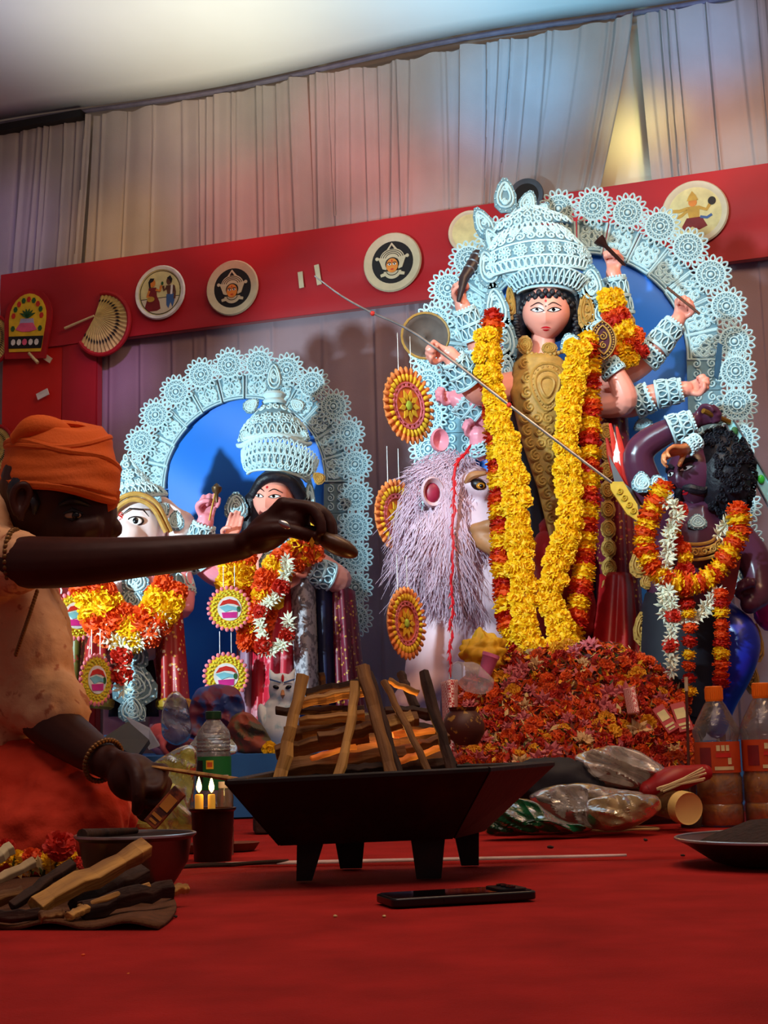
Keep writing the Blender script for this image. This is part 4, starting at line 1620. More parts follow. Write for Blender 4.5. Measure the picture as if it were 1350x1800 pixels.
for i in range(520):
    th = math.acos(random.uniform(-1, 1))
    ph = random.uniform(0, PI2)
    q = V((math.sin(th) * math.cos(ph) * 57 * KA, math.sin(th) * math.sin(ph) * .10, math.cos(th) * 85 * KA))
    if q.y > .03:
        continue
    if q.x < -26 * KA and -55 * KA < q.z < 45 * KA:
        continue
    curl(mb, HC + q, X3, Z3, random.uniform(.006, .010), .0034, random.choice((-1, 1)), 1.2, 7, 4)
part(mb, 'hair', M_hair, dm)
mb = MB()
mb.chain([A(1226, 880, .02), A(1228, 925, .03)], [.05, .055], 14)
mb.chain([A(1225, 935, .05), A(1215, 1000, .05), A(1205, 1090, .06)], [.11, .115, .10], 18)
mb.chain([A(1165, 930, .04), A(1140, 865, .0), A(1122, 800, -.02), A(1160, 765, -.03), A(1218, 742, -.05)], [.055, .046, .04, .035, .024], 14)
mb.chain([A(1285, 940, .04), A(1325, 985, .03), A(1335, 1040, .0), A(1318, 1062, -.04)], [.055, .045, .036, .026], 14)
hand(mb, A(1222, 741, -.05), (1, 0, .35), (-.1, -1, -.1), .62, 1, (75, 160, 230))
hand(mb, A(1320, 1058, -.04), (-.2, -.2, 1), (-.4, -1, 0), .62, 1, (75, 150, 220))
part(mb, 'body', M_skinA, dm, remesh=.0045, smoothit=4)
mb = MB()
hand(mb, A(1213, 786, -.10), (-1, -.2, -.25), (-.2, -.5, -1), .6, 1, (20, 60, 100))
part(mb, 'striped_paw', mat('striped_orange_clay', (170, 86, 40), .4, rgb2=(226, 150, 96), scale=9, stretch=(1, 1, 6)), dm, remesh=.0035, smoothit=2)
cuff(dm, A(1228, 774, -.095), A(1210, 786, -.10), .017, .018, 'paw_cuff')
cuff(dm, A(1178, 757, -.04), A(1216, 742, -.05), .036, .026, 'wrist_cuff')
lobe(dm, A(1128, 847, -.06), X3, Z3, 17 * KA, 19 * KA, 'arm_disc')
lobe(dm, A(1158, 850, -.055), V((0, 0, 1)), V((1, 0, 0)), 14 * KA, 16 * KA, 'arm_disc_tail')
mb = MB()
for q in (0, 1, 2, 3):
    mb.tube([A(1222 + (34 + 9 * q) * math.sin(R(a)), 945 + (12 + 9 * q) * math.cos(R(a)), -.10 + .03 * abs(math.sin(R(a)))) for a in range(-85, 86, 10)], .0045, 6)
for i in range(7):
    a = R(-60 + 20 * i)
    curl(mb, A(1222 + 48 * math.sin(a), 945 + 26 * math.cos(a), -.105 + .03 * abs(math.sin(a))), X3, Z3, .010, .003, 1 if i % 2 else -1)
part(mb, 'gilt_collar', M_pithgold, dm)
lobe(dm, A(1226, 917, -.06), X3, Z3, 16 * KA, 14 * KA, 'neck_boss')
mb = MB()
mb.chain([A(1200, 1080, .05), A(1195, 1180, .02), V((A(1190, 1250).x, AY, PLZ + .06))], [.11, .10, .08], 16)
part(mb, 'black_garment', M_darksari, dm)
mb = MB()
mb.chain([A(1260, 1085, .03), A(1300, 1120, -.02), A(1298, 1170, -.03), A(1272, 1235, .0), V((A(1262, 1280).x, AY + .02, PLZ + .04))], [.055, .05, .042, .032, .028], 16)
part(mb, 'blue_trouser_leg', mat('royal_blue_satin', (24, 36, 150), .3, var=.25, scale=12), dm)
mb = MB()
mb.chain([A(1350, 1000, .05), A(1340, 1040, .04), A(1352, 1090, .05)], [.03, .04, .03], 10)
part(mb, 'pink_sash', mat('magenta_satin', (205, 30, 120), .4, var=.25, scale=20), dm, disp=(.03, .02))
for x, y, w, h in ((1125, 990, 18, 26), (1140, 1020, 14, 16), (1130, 1105, 16, 30), (1140, 1150, 18, 26), (1330, 1130, 12, 34), (1322, 1190, 12, 30)):
    lobe(dm, A(x, y, .03), X3, Z3, w * KA, h * KA, 'gilt_lace', M_pithgold)
mb = MB()
mb.prism([A(1270, 960, -.12), A(1296, 950, -.11), A(1302, 985, -.10), A(1290, 1050, -.10), A(1272, 1075, -.11), A(1266, 1010, -.125)], (0, .006, 0))
part(mb, 'red_shield_flap', mat('crimson_cloth', (150, 36, 30), .4, var=.35, scale=30), dm)

t = thing('sword', 'pale blue jewelled sword raised behind the demon hair', 'sword', A(1300, 790, -.03))
a, b = A(1282, 742, -.04), A(1372, 905, -.02)
d = (b - a)
e = V((d.z, 0, -d.x)).normalized()
mb = MB()
mb.prism([a - e * .012, a + d * .5 - e * .016, b - e * .018, b + e * .018, a + d * .5 + e * .016, a + e * .012], (0, .008, 0))
part(mb, 'blade', mat('pale_blue_foil', (150, 215, 220), .35, var=.15), t)
mb = MB()
for s in (-1, 1):
    mb.tube([a + e * .012 * s + V((0, -.002, 0)), b + e * .017 * s + V((0, -.002, 0))], .0028, 6)
part(mb, 'blade_edge', M_steel, t)
for q, m in ((.1, M_grn), (.38, M_pinkp), (.62, mat('gem_green', (50, 190, 60), .3)), (.85, M_pinkp)):
    mb = MB()
    mb.ell(a + d * q + V((0, -.003, 0)), (.009, .004, .012), None, 10, 6)
    part(mb, 'gem', m, t)
mb = MB()
mb.tube([A(1236, 722, -.09), a], .007, 8)
part(mb, 'hilt', M_brass, t)

t = thing('cloth_tassel', 'red and white cloth tassel hanging between goddess and demon', 'tassel', A(1085, 800, .0))
for i, (x0, y0, x1, y1, m) in enumerate(((1072, 745, 1098, 880, M_redp), (1078, 760, 1090, 850, M_whitep), (1066, 770, 1094, 862, M_redsari), (1084, 750, 1105, 870, M_redp))):
    mb = MB()
    mb.tube(cr([A(x0, y0, .02), A((x0 + x1) / 2 + jit(4), (y0 + y1) / 2, -.01), A(x1, y1, .0)], 5), [.004, .010, .012, .003], 6, flat=.5)
    part(mb, 'tassel_strip', m, t, disp=(.012, .006))

# ------------------------------------------------------------------ marigolds and garlands
def marigold_mb(seed, flat=.70):
    rnd = random.Random(seed)
    mb = MB()
    mb.ell((0, 0, 0), (.80, .80, flat * .82), None, 10, 6)
    for el, n, L_ in ((-38, 15, .93), (-12, 18, 1.0), (12, 18, 1.0), (36, 14, .96), (58, 10, .93), (78, 5, .9)):
        for i in range(n):
            a = PI2 * (i + rnd.random() * .6) / n
            e = R(el + rnd.uniform(-8, 8))
            l = L_ * rnd.uniform(.9, 1.1)
            d = V((math.cos(a) * math.cos(e), math.sin(a) * math.cos(e), math.sin(e) * flat * 1.25))
            s = V((-math.sin(a), math.cos(a), 0))
            u = d.cross(s).normalized()
            w = .17
            r0 = d * .5
            r1 = d * l
            mb.add([r0 - s * w * .7, r0 + s * w * .7, r1 + s * w + u * .10 * rnd.uniform(-1, 1), r1 + d * .05 + u * .12 * rnd.uniform(-1, 1), r1 - s * w + u * .1 * rnd.uniform(-1, 1)], [(0, 1, 2, 3, 4)])
    return mb


M_my = mat('marigold_yellow', (252, 196, 10), .6, var=.15, scale=300, transl=.15)
M_mo = mat('marigold_orange', (226, 78, 8), .6, var=.2, scale=300, transl=.15)
M_mr = mat('marigold_red', (196, 34, 10), .6, var=.2, scale=300, transl=.15)
M_mw = mat('tuberose_white', (226, 230, 205), .6, var=.08, scale=200, transl=.15)
M_leafg = mat('leaf_green', (40, 92, 30), .5, var=.25, scale=60)
FLM = {}
for key, m in (('y', M_my), ('o', M_mo), ('r', M_mr)):
    FLM[key] = [marigold_mb(3 * i + 1).mesh('marigold', m, smooth=False, center=False)[0] for i in range(2)]


def tuberose_mb(seed):
    rnd = random.Random(seed)
    mb = MB()
    for i in range(9):
        a = PI2 * i / 9 + rnd.random() * .4
        d = V((math.cos(a), math.sin(a), rnd.uniform(.1, .7))).normalized()
        s = V((-math.sin(a), math.cos(a), 0))
        mb.add([V((0, 0, 0)), d * .6 + s * .16, d * 1.05, d * .6 - s * .16, d * .6 + V((0, 0, .1))], [(0, 1, 4), (1, 2, 4), (2, 3, 4), (3, 0, 4)])
    return mb


FLM['w'] = [tuberose_mb(i).mesh('tuberose', M_mw, smooth=False, center=False)[0] for i in range(2)]


def garland(label, pts, Yf, pat, rpx, step, Kp, mode='stack', width=1, name='flower_garland', group='marigold garlands on the statues', wob=0.0):
    """pts: pixel path; pat: string of flower keys repeated along it"""
    path = cr([(x, y, 0) for x, y in pts], 16)
    Ys = np.linspace(0, 1, len(path))
    w3 = [P(p.x, p.y, Yf(p.x, p.y) if callable(Yf) else Yf) for p in path]
    t = thing(name, label, 'garland', w3[len(w3) // 2], group)
    mb = MB()
    mb.tube(w3, .0016, 5)
    part(mb, 'thread', M_mw, t)
    cum = [0]
    for a, b in zip(w3, w3[1:]):
        cum.append(cum[-1] + (b - a).length)
    st = step * Kp
    n = int(cum[-1] / st)
    r = rpx * Kp
    for i in range(n + 1):
        s = i * cum[-1] / max(1, n)
        j = min(len(w3) - 2, max(0, int(np.searchsorted(cum, s)) - 1))
        f = (s - cum[j]) / max(1e-6, cum[j + 1] - cum[j])
        p = w3[j].lerp(w3[j + 1], f)
        d = (w3[j + 1] - w3[j]).normalized()
        key = pat[i % len(pat)]
        for q in range(width):
            off = (q - (width - 1) / 2)
            side = V((d.z, 0, -d.x))
            if mode == 'stack':
                z = d if random.random() < .5 else -d
                z = (z + V((jit(.25), jit(.25), jit(.25)))).normalized()
                rr = r * random.uniform(.92, 1.1)
            else:
                z = (V((0, -1, 0)) + side * off * 1.1 + V((jit(.6), 0, jit(.6)))).normalized()
                rr = r * random.uniform(.88, 1.12)
            x_, y_ = frame_from(z)
            pos = p + side * (off * r * 1.35 + jit(wob) * r) + V((0, -r * .25, 0)) + d * jit(st * .2)
            inst(random.choice(FLM[key]), {'w': 'tuberose'}.get(key, 'marigold'), t, basis(pos, x_, y_, z) @ M.Rotation(jit(3), 4, 'Z') @ M.Scale(rr, 4))
    return t


random.seed(21)
GY = lambda x, y: DY - .15 - .00036 * max(0, y - 700)
garland('long plain yellow marigold garland looping down the goddess front',
        [(850, 592), (858, 650), (872, 710), (888, 780), (904, 850), (912, 950), (918, 1040), (924, 1105), (945, 1148), (975, 1150), (994, 1120), (968, 1065), (978, 1000), (998, 940), (1002, 860), (992, 790), (1000, 720), (1012, 650), (1016, 610)],
        lambda x, y: GY(x, y) - .02, 'y', 14.5, 19, KD, 'face', 2, wob=.3)
garland('long orange and yellow marigold garland outside the plain yellow one',
        [(866, 560), (862, 640), (868, 740), (876, 830), (880, 930), (884, 1020), (896, 1100), (925, 1165), (965, 1178), (1003, 1120), (1022, 1030), (1030, 930), (1036, 830), (1036, 730), (1036, 650), (1034, 600)],
        lambda x, y: GY(x, y) + .03, 'royy', 20, 13.5, KD, 'stack', 1)
garland('short marigold garland draped behind the goddess right shoulder',
        [(1072, 522), (1084, 560), (1098, 585), (1120, 612), (1088, 628), (1066, 620)], DY - .02, 'yyor', 15, 15, KD, 'face', 2)
garland('orange and yellow marigold garland round the demon neck',
        [(1166, 856), (1145, 900), (1132, 950), (1146, 995), (1180, 1022), (1215, 1028), (1252, 1012), (1282, 970), (1300, 930), (1296, 900)], AY - .15, 'oyoy', 20, 14.5, KA, 'stack')
garland('inner short marigold strand on the demon chest',
        [(1192, 900), (1180, 945), (1196, 960), (1205, 985), (1200, 1020), (1206, 1060)], AY - .13, 'roy', 15, 18, KA, 'face')
garland('white tuberose garland across the demon chest',
        [(1168, 880), (1190, 905), (1178, 930), (1166, 1060), (1185, 1085), (1222, 1085), (1245, 1060), (1262, 1040)], AY - .16, 'w', 17, 11, KA, 'face', 1, group='white tuberose strings')
garland('white tuberose string hanging down below the demon garland',
        [(1176, 1040), (1182, 1085), (1178, 1130), (1180, 1180)], AY - .17, 'wwwwr', 15, 10, KA, 'face', group='white tuberose strings')
garland('white tuberose piece behind the demon hair and shoulder',
        [(1262, 940), (1280, 915), (1296, 900)], AY - .12, 'w', 17, 10, KA, 'face', group='white tuberose strings')
garland('hanging marigold string at the right of the demon chest',
        [(1266, 1045), (1268, 1090), (1268, 1140), (1266, 1200)], AY - .17, 'oryo', 15, 15, KA, 'stack')
garland('hanging marigold string left of the longer one on demon',
        [(1208, 1060), (1212, 1110), (1210, 1160), (1212, 1215)], AY - .17, 'ryo', 13, 19, KA, 'stack')
mb = MB()
# red petal string on the lion
t = thing('petal_string', 'thin string of red flower buds hanging over the lion face', 'garland', L(793, 1000, -.15))
pth = cr([L(822, 790, -.10), L(800, 830, -.135), L(797, 900, -.15), L(795, 1000, -.15), L(793, 1100, -.13), L(790, 1200, -.12)], 10)
mb.tube(pth, .0013, 5)
part(mb, 'thread', M_mw, t)
bud = MB()
bud.tube([V((0, 0, -1)), V((0, 0, -.4)), V((0, 0, .3)), V((.1, 0, 1))], [.1, .38, .3, .05], 7)
bud.add([(0, 0, .4), (.9, -.3, .9), (.5, -.1, .2)], [(0, 1, 2)])
bud.add([(0, 0, -.2), (-.8, -.3, .3), (-.4, -.1, -.5)], [(0, 1, 2)])
ME_BUD = bud.mesh('red_bud', mat('hibiscus_red', (206, 18, 34), .5, var=.2, scale=100), center=False)[0]
for i in range(0, len(pth) - 1, 2):
    d = (pth[i + 1] - pth[i]).normalized()
    x_, y_ = frame_from(d)
    inst(ME_BUD, 'flower_bud', t, basis(pth[i] + V((jit(.004), -.004, 0)), x_, y_, d) @ M.Rotation(random.uniform(0, 6), 4, 'Z') @ M.Diagonal((.011, .011, .019, 1)))

# ------------------------------------------------------------------ hanging round paper medallions
M_medy = mat('medallion_yellow', (236, 190, 40), .6, var=.15, scale=80)
M_medo = mat('medallion_orange', (230, 134, 66), .6, var=.15, scale=80)
M_medp = mat('medallion_pink', (226, 120, 130), .6, var=.15, scale=120)


def medallion(px, py, rx, rz, Y, label, style, group):
    k = Y / FPX
    c0 = P(px, py, Y)
    yaw = math.acos(min(1, rx / rz))
    fr = M.Translation(c0) @ M.Rotation(yaw, 4, 'Z') @ M.Scale(rz * k, 4)
    t = thing('paper_medallion', label, 'medallion', c0, group)

    def put(mb, nm, m):
        mb.v = [tuple(fr @ V(q)) for q in mb.v]
        part(mb, nm, m, t)
    rot = M.Rotation(R(90), 3, 'X')
    mb = MB()
    n = 30
    if style == 'sun':
        mb.lathe([(0, 0), (.9, 0), (.92, .03), (.9, .06), (0, .06)], n=30, rot=rot)
        put(mb, 'disc', M_medo)
        for r_, m, nm, sz in ((.90, M_medo, 'outer_frill', .10), (.74, M_medy, 'yellow_frill', .10)):
            mb = MB()
            for i in range(n):
                a = PI2 * i / n
                mb.ell((r_ * math.cos(a), -.10, r_ * math.sin(a)), (sz * 1.25, .06, sz * .62), M.Rotation(-a, 3, 'Y'), 8, 5)
            put(mb, nm, m)
        mb = MB()
        for r_, s_ in ((.60, .03), (.50, .022)):
            mb.tube([V((r_ * math.cos(PI2 * i / 28), -.09, r_ * math.sin(PI2 * i / 28))) for i in range(28)], s_, 5, closed=True, up=Y3)
        for i in range(18):
            a = PI2 * i / 18
            curl(mb, V((.55 * math.cos(a), -.10, .55 * math.sin(a))), X3, Z3, .05, .014)
        put(mb, 'lace_ring', M_medp)
        mb = MB()
        for i in range(9):
            a = PI2 * i / 9
            d = V((math.cos(a), 0, math.sin(a)))
            e = V((-math.sin(a), 0, math.cos(a)))
            mb.prism([d * .14 + V((0, -.09, 0)), d * .25 + e * .08 + V((0, -.09, 0)), d * .42 + V((0, -.09, 0)), d * .25 - e * .08 + V((0, -.09, 0))], (0, -.03, 0))
        put(mb, 'star', M_medy)
        mb = MB()
        mb.ell((0, -.1, 0), (.13, .05, .13), None, 12, 6)
        put(mb, 'centre', mat('medallion_lime', (170, 190, 60), .6))
    else:
        mb = MB()
        mb.lathe([(0, 0), (.88, 0), (.9, .04), (0, .04)], n=30, rot=rot)
        put(mb, 'disc', M_yelp)
        mb = MB()
        for i in range(26):
            a = PI2 * i / 26
            mb.ell((.92 * math.cos(a), -.02, .92 * math.sin(a)), (.11, .05, .09), M.Rotation(-a, 3, 'Y'), 8, 5)
        put(mb, 'pink_scallop', M_medp)
        mb = MB()
        for i in range(60):
            a = PI2 * i / 60
            r_ = .70 + .08 * math.sin(i * 2.1)
            mb.ell((r_ * math.cos(a), -.06, r_ * math.sin(a)), (.06, .03, .05), None, 6, 4)
        put(mb, 'lime_beads', mat('medallion_gold_lime', (205, 195, 40), .6, var=.2, scale=100))
        for nm, m, pts in (('motif_ground', M_whitep, circ(0, 0, .54, .54, 20)), ('motif_canopy', M_redp, [(-.45, .12), (-.3, .34), (0, .42), (.3, .34), (.46, .1), (.2, .2), (-.1, .22)]),
                           ('motif_swan', mat('medallion_sky', (120, 190, 205), .6), [(-.46, .06), (-.1, .16), (.3, .06), (.42, -.1), (.1, -.06), (-.2, -.16)]),
                           ('motif_boat', mat('medallion_magenta', (206, 40, 140), .6), [(-.36, -.18), (.34, -.14), (.32, -.4), (-.30, -.42)]),
                           ('motif_leaf', M_grn, circ(.40, -.02, .09, .13, 10))):
            mb = MB()
            mb.prism([V((x, -.05 if nm == 'motif_ground' else -.07, z)) for x, z in pts], (0, -.02, 0))
            put(mb, nm, m)
    mb = MB()
    for s in (-.25, .25):
        mb.tube([fr @ V((s, .02, .9)), (fr @ V((s, .02, .9))) + V((0, 0, rz * k * 1.0))], .0012, 5)
    part(mb, 'cord', M_whitep, t)


medallion(714, 714, 46, 70, LY + .0, 'largest orange and yellow sun medallion, top of the three by lion', 'sun', 'sun medallions beside the lion')
medallion(694, 908, 40, 66, LY + .04, 'sun medallion half hidden behind the lion mane', 'sun', 'sun medallions beside the lion')
medallion(710, 1096, 34, 64, LY - .22, 'lowest sun medallion hanging above the firewood', 'sun', 'sun medallions beside the lion')
medallion(403, 1070, 38, 40, 4.35, 'upper pink edged medallion with boat motif against blue cloth', 'boat', 'pink edged boat medallions')
medallion(397, 1188, 39, 41, 4.35, 'lower pink edged medallion with boat motif against blue cloth', 'boat', 'pink edged boat medallions')
medallion(169, 1195, 22, 46, 4.2, 'narrow turned boat medallion on the left red drape', 'boat', 'pink edged boat medallions')
medallion(134, 1082, 34, 44, 4.3, 'boat medallion partly behind the elephant statue garland', 'boat', 'pink edged boat medallions')

# ------------------------------------------------------------------ goddess with tiered crown (left group)
KY = 4.55
KK = KY / FPX


def Q(x, y, dy=0.0):
    return P(x, y, KY + dy)


M_brocR = brocade('red_gold_brocade', (150, 22, 22), (206, 150, 60), (214, 196, 176), 62)
M_brocP = brocade('plum_gold_brocade', (110, 22, 46), (196, 150, 60), (150, 40, 60), 70)
M_pinksilk = mat('rose_silk', (190, 30, 52), .45, var=.2, scale=20, rgb2=(226, 150, 160), thr=(.55, .62))
M_navy = mat('navy_velvet', (14, 22, 60), .6, var=.3, scale=20)

lk = thing('goddess_statue', 'smaller goddess statue with tiered mushroom shaped white crown', 'statue', (Q(500, 1250).x, KY, PLZ))
FM = basis(Q(482, 876), V((1, 0, 0)), V((0, 1, 0)), V((0, 0, 1))) @ M.Rotation(R(-16), 4, 'Z') @ M.Rotation(R(6), 4, 'Y') @ M.Rotation(R(5), 4, 'X') @ M.Scale(48 * KK, 4)
fk = Face(FM, w=.80, d=.85, jaw=.34, nose=.15)
fk.head(lk, M_skinD)
fk.features(lk, look=-.03)
mb = MB()
mb.ell(Q(490, 872, .05), (50 * KK, .075, 52 * KK), None, 18, 12)
mb.chain([Q(528, 880, .03), Q(535, 940, .04), Q(540, 1010, .05)], [.045, .045, .04], 12)
mb.chain([Q(445, 880, .03), Q(440, 930, .05)], [.03, .03], 10)
mb.chain([Q(446, 868, -.03), Q(462, 844, -.06), Q(485, 838, -.068), Q(510, 846, -.055), Q(528, 872, -.02)], [.016, .018, .018, .018, .02], 10)
part(mb, 'hair', M_hair, lk)
CM = basis(Q(487, 846, .02), X3, Y3, Z3) @ M.Rotation(R(9), 4, 'Y')
crownpiece(lk, CM, 'crown_brim', 52 * KK, 68 * KK, 50 * KK, 3 * KK, [(.04, 'line', 0, .005), (.2, 'curl', 12, 10 * KK), (.45, 'loop', 15, 11 * KK), (.62, 'line', 0, .004), (.8, 'loop', 18, 10 * KK), (1.0, 'petal', 22, 8 * KK)], dip=.02, depth=.7)
CM = basis(Q(482, 776, .04), X3, Y3, Z3)
mb = MB()
mb.tube([CM @ V((66 * KK * math.sin(R(a)), -66 * KK * .6 * math.cos(R(a)), -.006 + .012 * math.cos(R(a * 3)))) for a in range(-85, 86, 5)], [.006, .011, .009, .011, .006], 8)
part(mb, 'crown_cap_lip', M_pith, lk)
crownpiece(lk, CM, 'crown_cap', 62 * KK, 20 * KK, 80 * KK, 11 * KK, [(.04, 'line', 0, .008), (.2, 'loop', 13, 9 * KK), (.45, 'ros', 6, 13 * KK), (.75, 'curl', 8, 9 * KK), (1.0, 'petal', 10, 7 * KK)], depth=.6)
for s in (-1, 1):
    lobe(lk, Q(482 + s * 48, 768, -.0), X3, V((.35 * s, 0, .9)).normalized(), 14 * KK, 14 * KK, 'crown_cap_scroll')
    lobe(lk, Q(482 + s * 40, 712, .0), V((.6, 0, .7 * s)).normalized(), V((-.7 * s, 0, .6)).normalized(), 12 * KK, 16 * KK, 'crown_shoulder_scroll')
mb = MB()
mb.lathe([(.0, -.03), (.036, -.03), (.04, -.022), (.03, -.012), (.038, .0), (.03, .01), (.0, .012)], Q(482, 695, .03), 20)
part(mb, 'crown_collar', M_pith, lk)
lobe(lk, Q(482, 662, .03), X3, Z3, 14 * KK, 30 * KK, 'leaf_finial', curls=1)
lobe(lk, Q(545, 885, .0), X3, Z3, 10 * KK, 46 * KK, 'side_lace_drop')
lobe(lk, Q(415, 890, .0), X3, Z3, 20 * KK, 26 * KK, 'side_lace_fan')
lobe(lk, Q(560, 840, -.02), V((.7, 0, .7)), V((-.7, 0, .7)), 10 * KK, 12 * KK, 'gilt_flower', M_pithgold)
lobe(lk, Q(556, 915, .0), X3, Z3, 12 * KK, 16 * KK, 'gilt_earring', M_yelp)
mb = MB()
mb.chain([Q(485, 920, .03), Q(488, 960, .03)], [.04, .045], 12)
mb.chain([Q(490, 975, .05), Q(490, 1060, .04), Q(505, 1140, .04)], [.085, .085, .08], 16)
part(mb, 'torso', M_skinD, lk)
for x, y, w, h in ((485, 950, 24, 16), (478, 985, 22, 22), (505, 1000, 20, 22), (490, 1040, 24, 26), (492, 1090, 22, 26)):
    lobe(lk, Q(x, y, -.085), X3, Z3, w * KK, h * KK, 'breast_lace')
statue_arm(lk, [(430, 1000), (385, 1010), (345, 970), (362, 915)], [KY + .02, KY, KY - .03, KY - .05], [.045, .042, .036, .026], (.2, 0, 1), (.3, -1, .1), .78, M_skinPink, 1, ((.5, .64), (.7, .97)))
statue_arm(lk, [(420, 1010), (392, 985), (402, 955)], [KY - .02, KY - .06, KY - .08], [.035, .03, .022], (.3, 0, 1), (.2, -1, .2), .62, M_skinD, 1, (), (15, 40, 60))
statue_arm(lk, [(545, 985), (595, 1020), (555, 1005), (535, 995)], [KY + .0, KY - .06, KY - .1, KY - .12], [.045, .042, .034, .026], (-.6, -.2, -.6), (-.3, -1, .1), .68, M_skinD, 1, ((.5, .85),), (20, 45, 60))
t = thing('oil_lamp', 'small dark lamp pinched in the raised pink hand', 'lamp', Q(380, 860, -.1))
mb = MB()
mb.lathe([(0, -.03), (.004, -.03), (.005, -.005), (.014, .004), (.016, .016), (.006, .026), (0, .03)], Q(381, 866, -.12), 12)
part(mb, 'lamp_cup', mat('dark_brass', (90, 66, 40), .4, metal=.6), t)
mb = MB()
mb.tube([Q(378, 868, -.12), Q(368, 915, -.11)], .003, 6)
part(mb, 'lamp_stem', M_brass, t)


def drape(root, name, m, top, bot, Yt, Yb, folds=5, amp=.012, hem=None):
    """hanging cloth between two pixel edges: top (x0,y0,x1,y1), bottom likewise"""
    mb = MB()

    def fn(u, v):
        a = P(top[0] + (top[2] - top[0]) * u, top[1] + (top[3] - top[1]) * u, Yt)
        b = P(bot[0] + (bot[2] - bot[0]) * u, bot[1] + (bot[3] - bot[1]) * u, Yb)
        q = a.lerp(b, v)
        q.y += amp * math.sin(u * PI * folds + v) * (.4 + .6 * v) - .05 * math.sin(PI * u)
        return q
    mb.grid(fn, 40, 24)
    o = part(mb, name, m, root, solid=.004)
    if hem:
        mb = MB()
        mb.tube([fn(i / 40, 1.0) + V((0, -.003, .012)) for i in range(41)], .012, 6, flat=1.4)
        mb2 = mb
        part(mb2, 'hem_border', hem, o)
    return o


M_hem = brocade('gold_hem', (190, 150, 40), (120, 60, 20), (226, 200, 90), 90)
drape(lk, 'rose_sari_panel', M_pinksilk, (440, 1040, 530, 1040), (438, 1275, 520, 1285), KY - .05, KY - .12, 7)
drape(lk, 'grey_lace_panel', mat('grey_lace', (170, 165, 170), .7, rgb2=(110, 105, 112), scale=55, thr=(.5, .55)), (512, 1010, 552, 1010), (520, 1230, 560, 1240), KY - .08, KY - .13, 2)
drape(lk, 'navy_sari_panel', M_navy, (545, 1000, 590, 1005), (555, 1250, 600, 1250), KY - .04, KY - .09, 3)
drape(lk, 'plum_sari_panel', M_brocP, (575, 1020, 622, 1040), (585, 1270, 648, 1270), KY - .03, KY - .10, 6, hem=M_hem)
drape(lk, 'underskirt', M_pinksilk, (420, 1100, 470, 1100), (410, 1290, 470, 1300), KY - .01, KY - .02, 4)
drape(lk, 'lilac_leg_drape', mat('lilac_silk', (150, 110, 130), .5, var=.2), (420, 1120, 455, 1120), (420, 1290, 460, 1290), KY - .04, KY - .07, 3)
random.seed(31)
garland('thick marigold garland round the smaller goddess neck, left strand', [(420, 985), (412, 1030), (430, 1065), (448, 1100), (446, 1130)], KY - .14, 'oyyo', 19, 17, KK, 'face', 2)
garland('marigold garland strand across the smaller goddess chest', [(545, 960), (505, 985), (480, 1010), (470, 1050), (455, 1085)], KY - .16, 'oyo', 18, 16, KK, 'face', 2)
garland('white tuberose string beside the smaller goddess hand', [(505, 985), (500, 1020), (485, 1050), (460, 1075), (462, 1110), (470, 1145), (500, 1130), (508, 1090)], KY - .2, 'wwwwwr', 15, 9, KK, 'face', group='white tuberose strings')

# dark gold trimmed sari panels hanging beside the tall goddess
drape(g, 'sari_panel', M_brocP, (1040, 700, 1100, 720), (1050, 1150, 1135, 1150), DY + .06, DY - .02, 6)
drape(g, 'sari_panel', M_darksari, (900, 700, 1060, 700), (880, 1160, 1080, 1160), DY + .10, DY + .08, 8)
drape(g, 'sari_panel', M_redsari, (1055, 1010, 1110, 1010), (1040, 1160, 1125, 1160), DY - .02, DY - .12, 5)
for yy in range(760, 1120, 34):
    lobe(g, D(1066 + (yy - 760) * .02, yy, -.05), X3, Z3, 13 * KD, 17 * KD, 'gilt_sari_edge', M_pithgold, drop=0)
# owl
ow = thing('owl_statue', 'small white owl statue with red forehead mark beside firewood', 'statue', (P(495, 1290, 4.1).x, 4.1, PLZ))
OK_ = 4.1 / FPX
M_owl = mat('white_owl_plaster', (214, 224, 230), .5, var=.1, scale=40, rgb2=(150, 190, 205), thr=(.52, .7))


def O(x, y, dy=0):
    return P(x, y, 4.1 + dy)


mb = MB()
mb.chain([O(490, 1250, .01), O(488, 1285, .01), O(486, 1310, .01)], [.045, .052, .035], 14)
mb.ell(O(496, 1212), (.038, .034, .046), None, 16, 12)
for s in (-1, 1):
    mb.chain([O(496 + s * 16, 1192), O(496 + s * 22, 1176)], [.012, .004], 8)
part(mb, 'body', M_owl, ow, remesh=.005, smoothit=3)
for s in (-1, 1):
    mb = MB()
    mb.ell(O(496 + s * 11, 1208, -.033), (.009, .004, .0055), M.Rotation(R(-18 * s), 3, 'Y'), 10, 6)
    part(mb, 'eye', M_pupil, ow)
    mb = MB()
    mb.tube([O(496 + s * 3, 1200, -.036), O(496 + s * 22, 1194, -.028)], .0022, 6)
    part(mb, 'brow', M_bluep, ow)
    mb = MB()
    mb.ell(O(490 + s * 26, 1265, -.01), (.016, .02, .045), M.Rotation(R(12 * s), 3, 'Y'), 10, 8)
    part(mb, 'wing', M_owl, ow)
mb = MB()
mb.tube([O(497, 1214, -.034), O(497, 1222, -.043), O(497, 1228, -.036)], [.004, .006, .001], 8)
part(mb, 'beak', M_tan, ow)
mb = MB()
mb.ell(O(497, 1192, -.034), (.004, .003, .011), None, 8, 6)
part(mb, 'forehead_mark', M_lip, ow)

# ------------------------------------------------------------------ elephant headed statue
GYY = 4.5
KG = GYY / FPX


def G(x, y, dy=0.0):
    return P(x, y, GYY + dy)


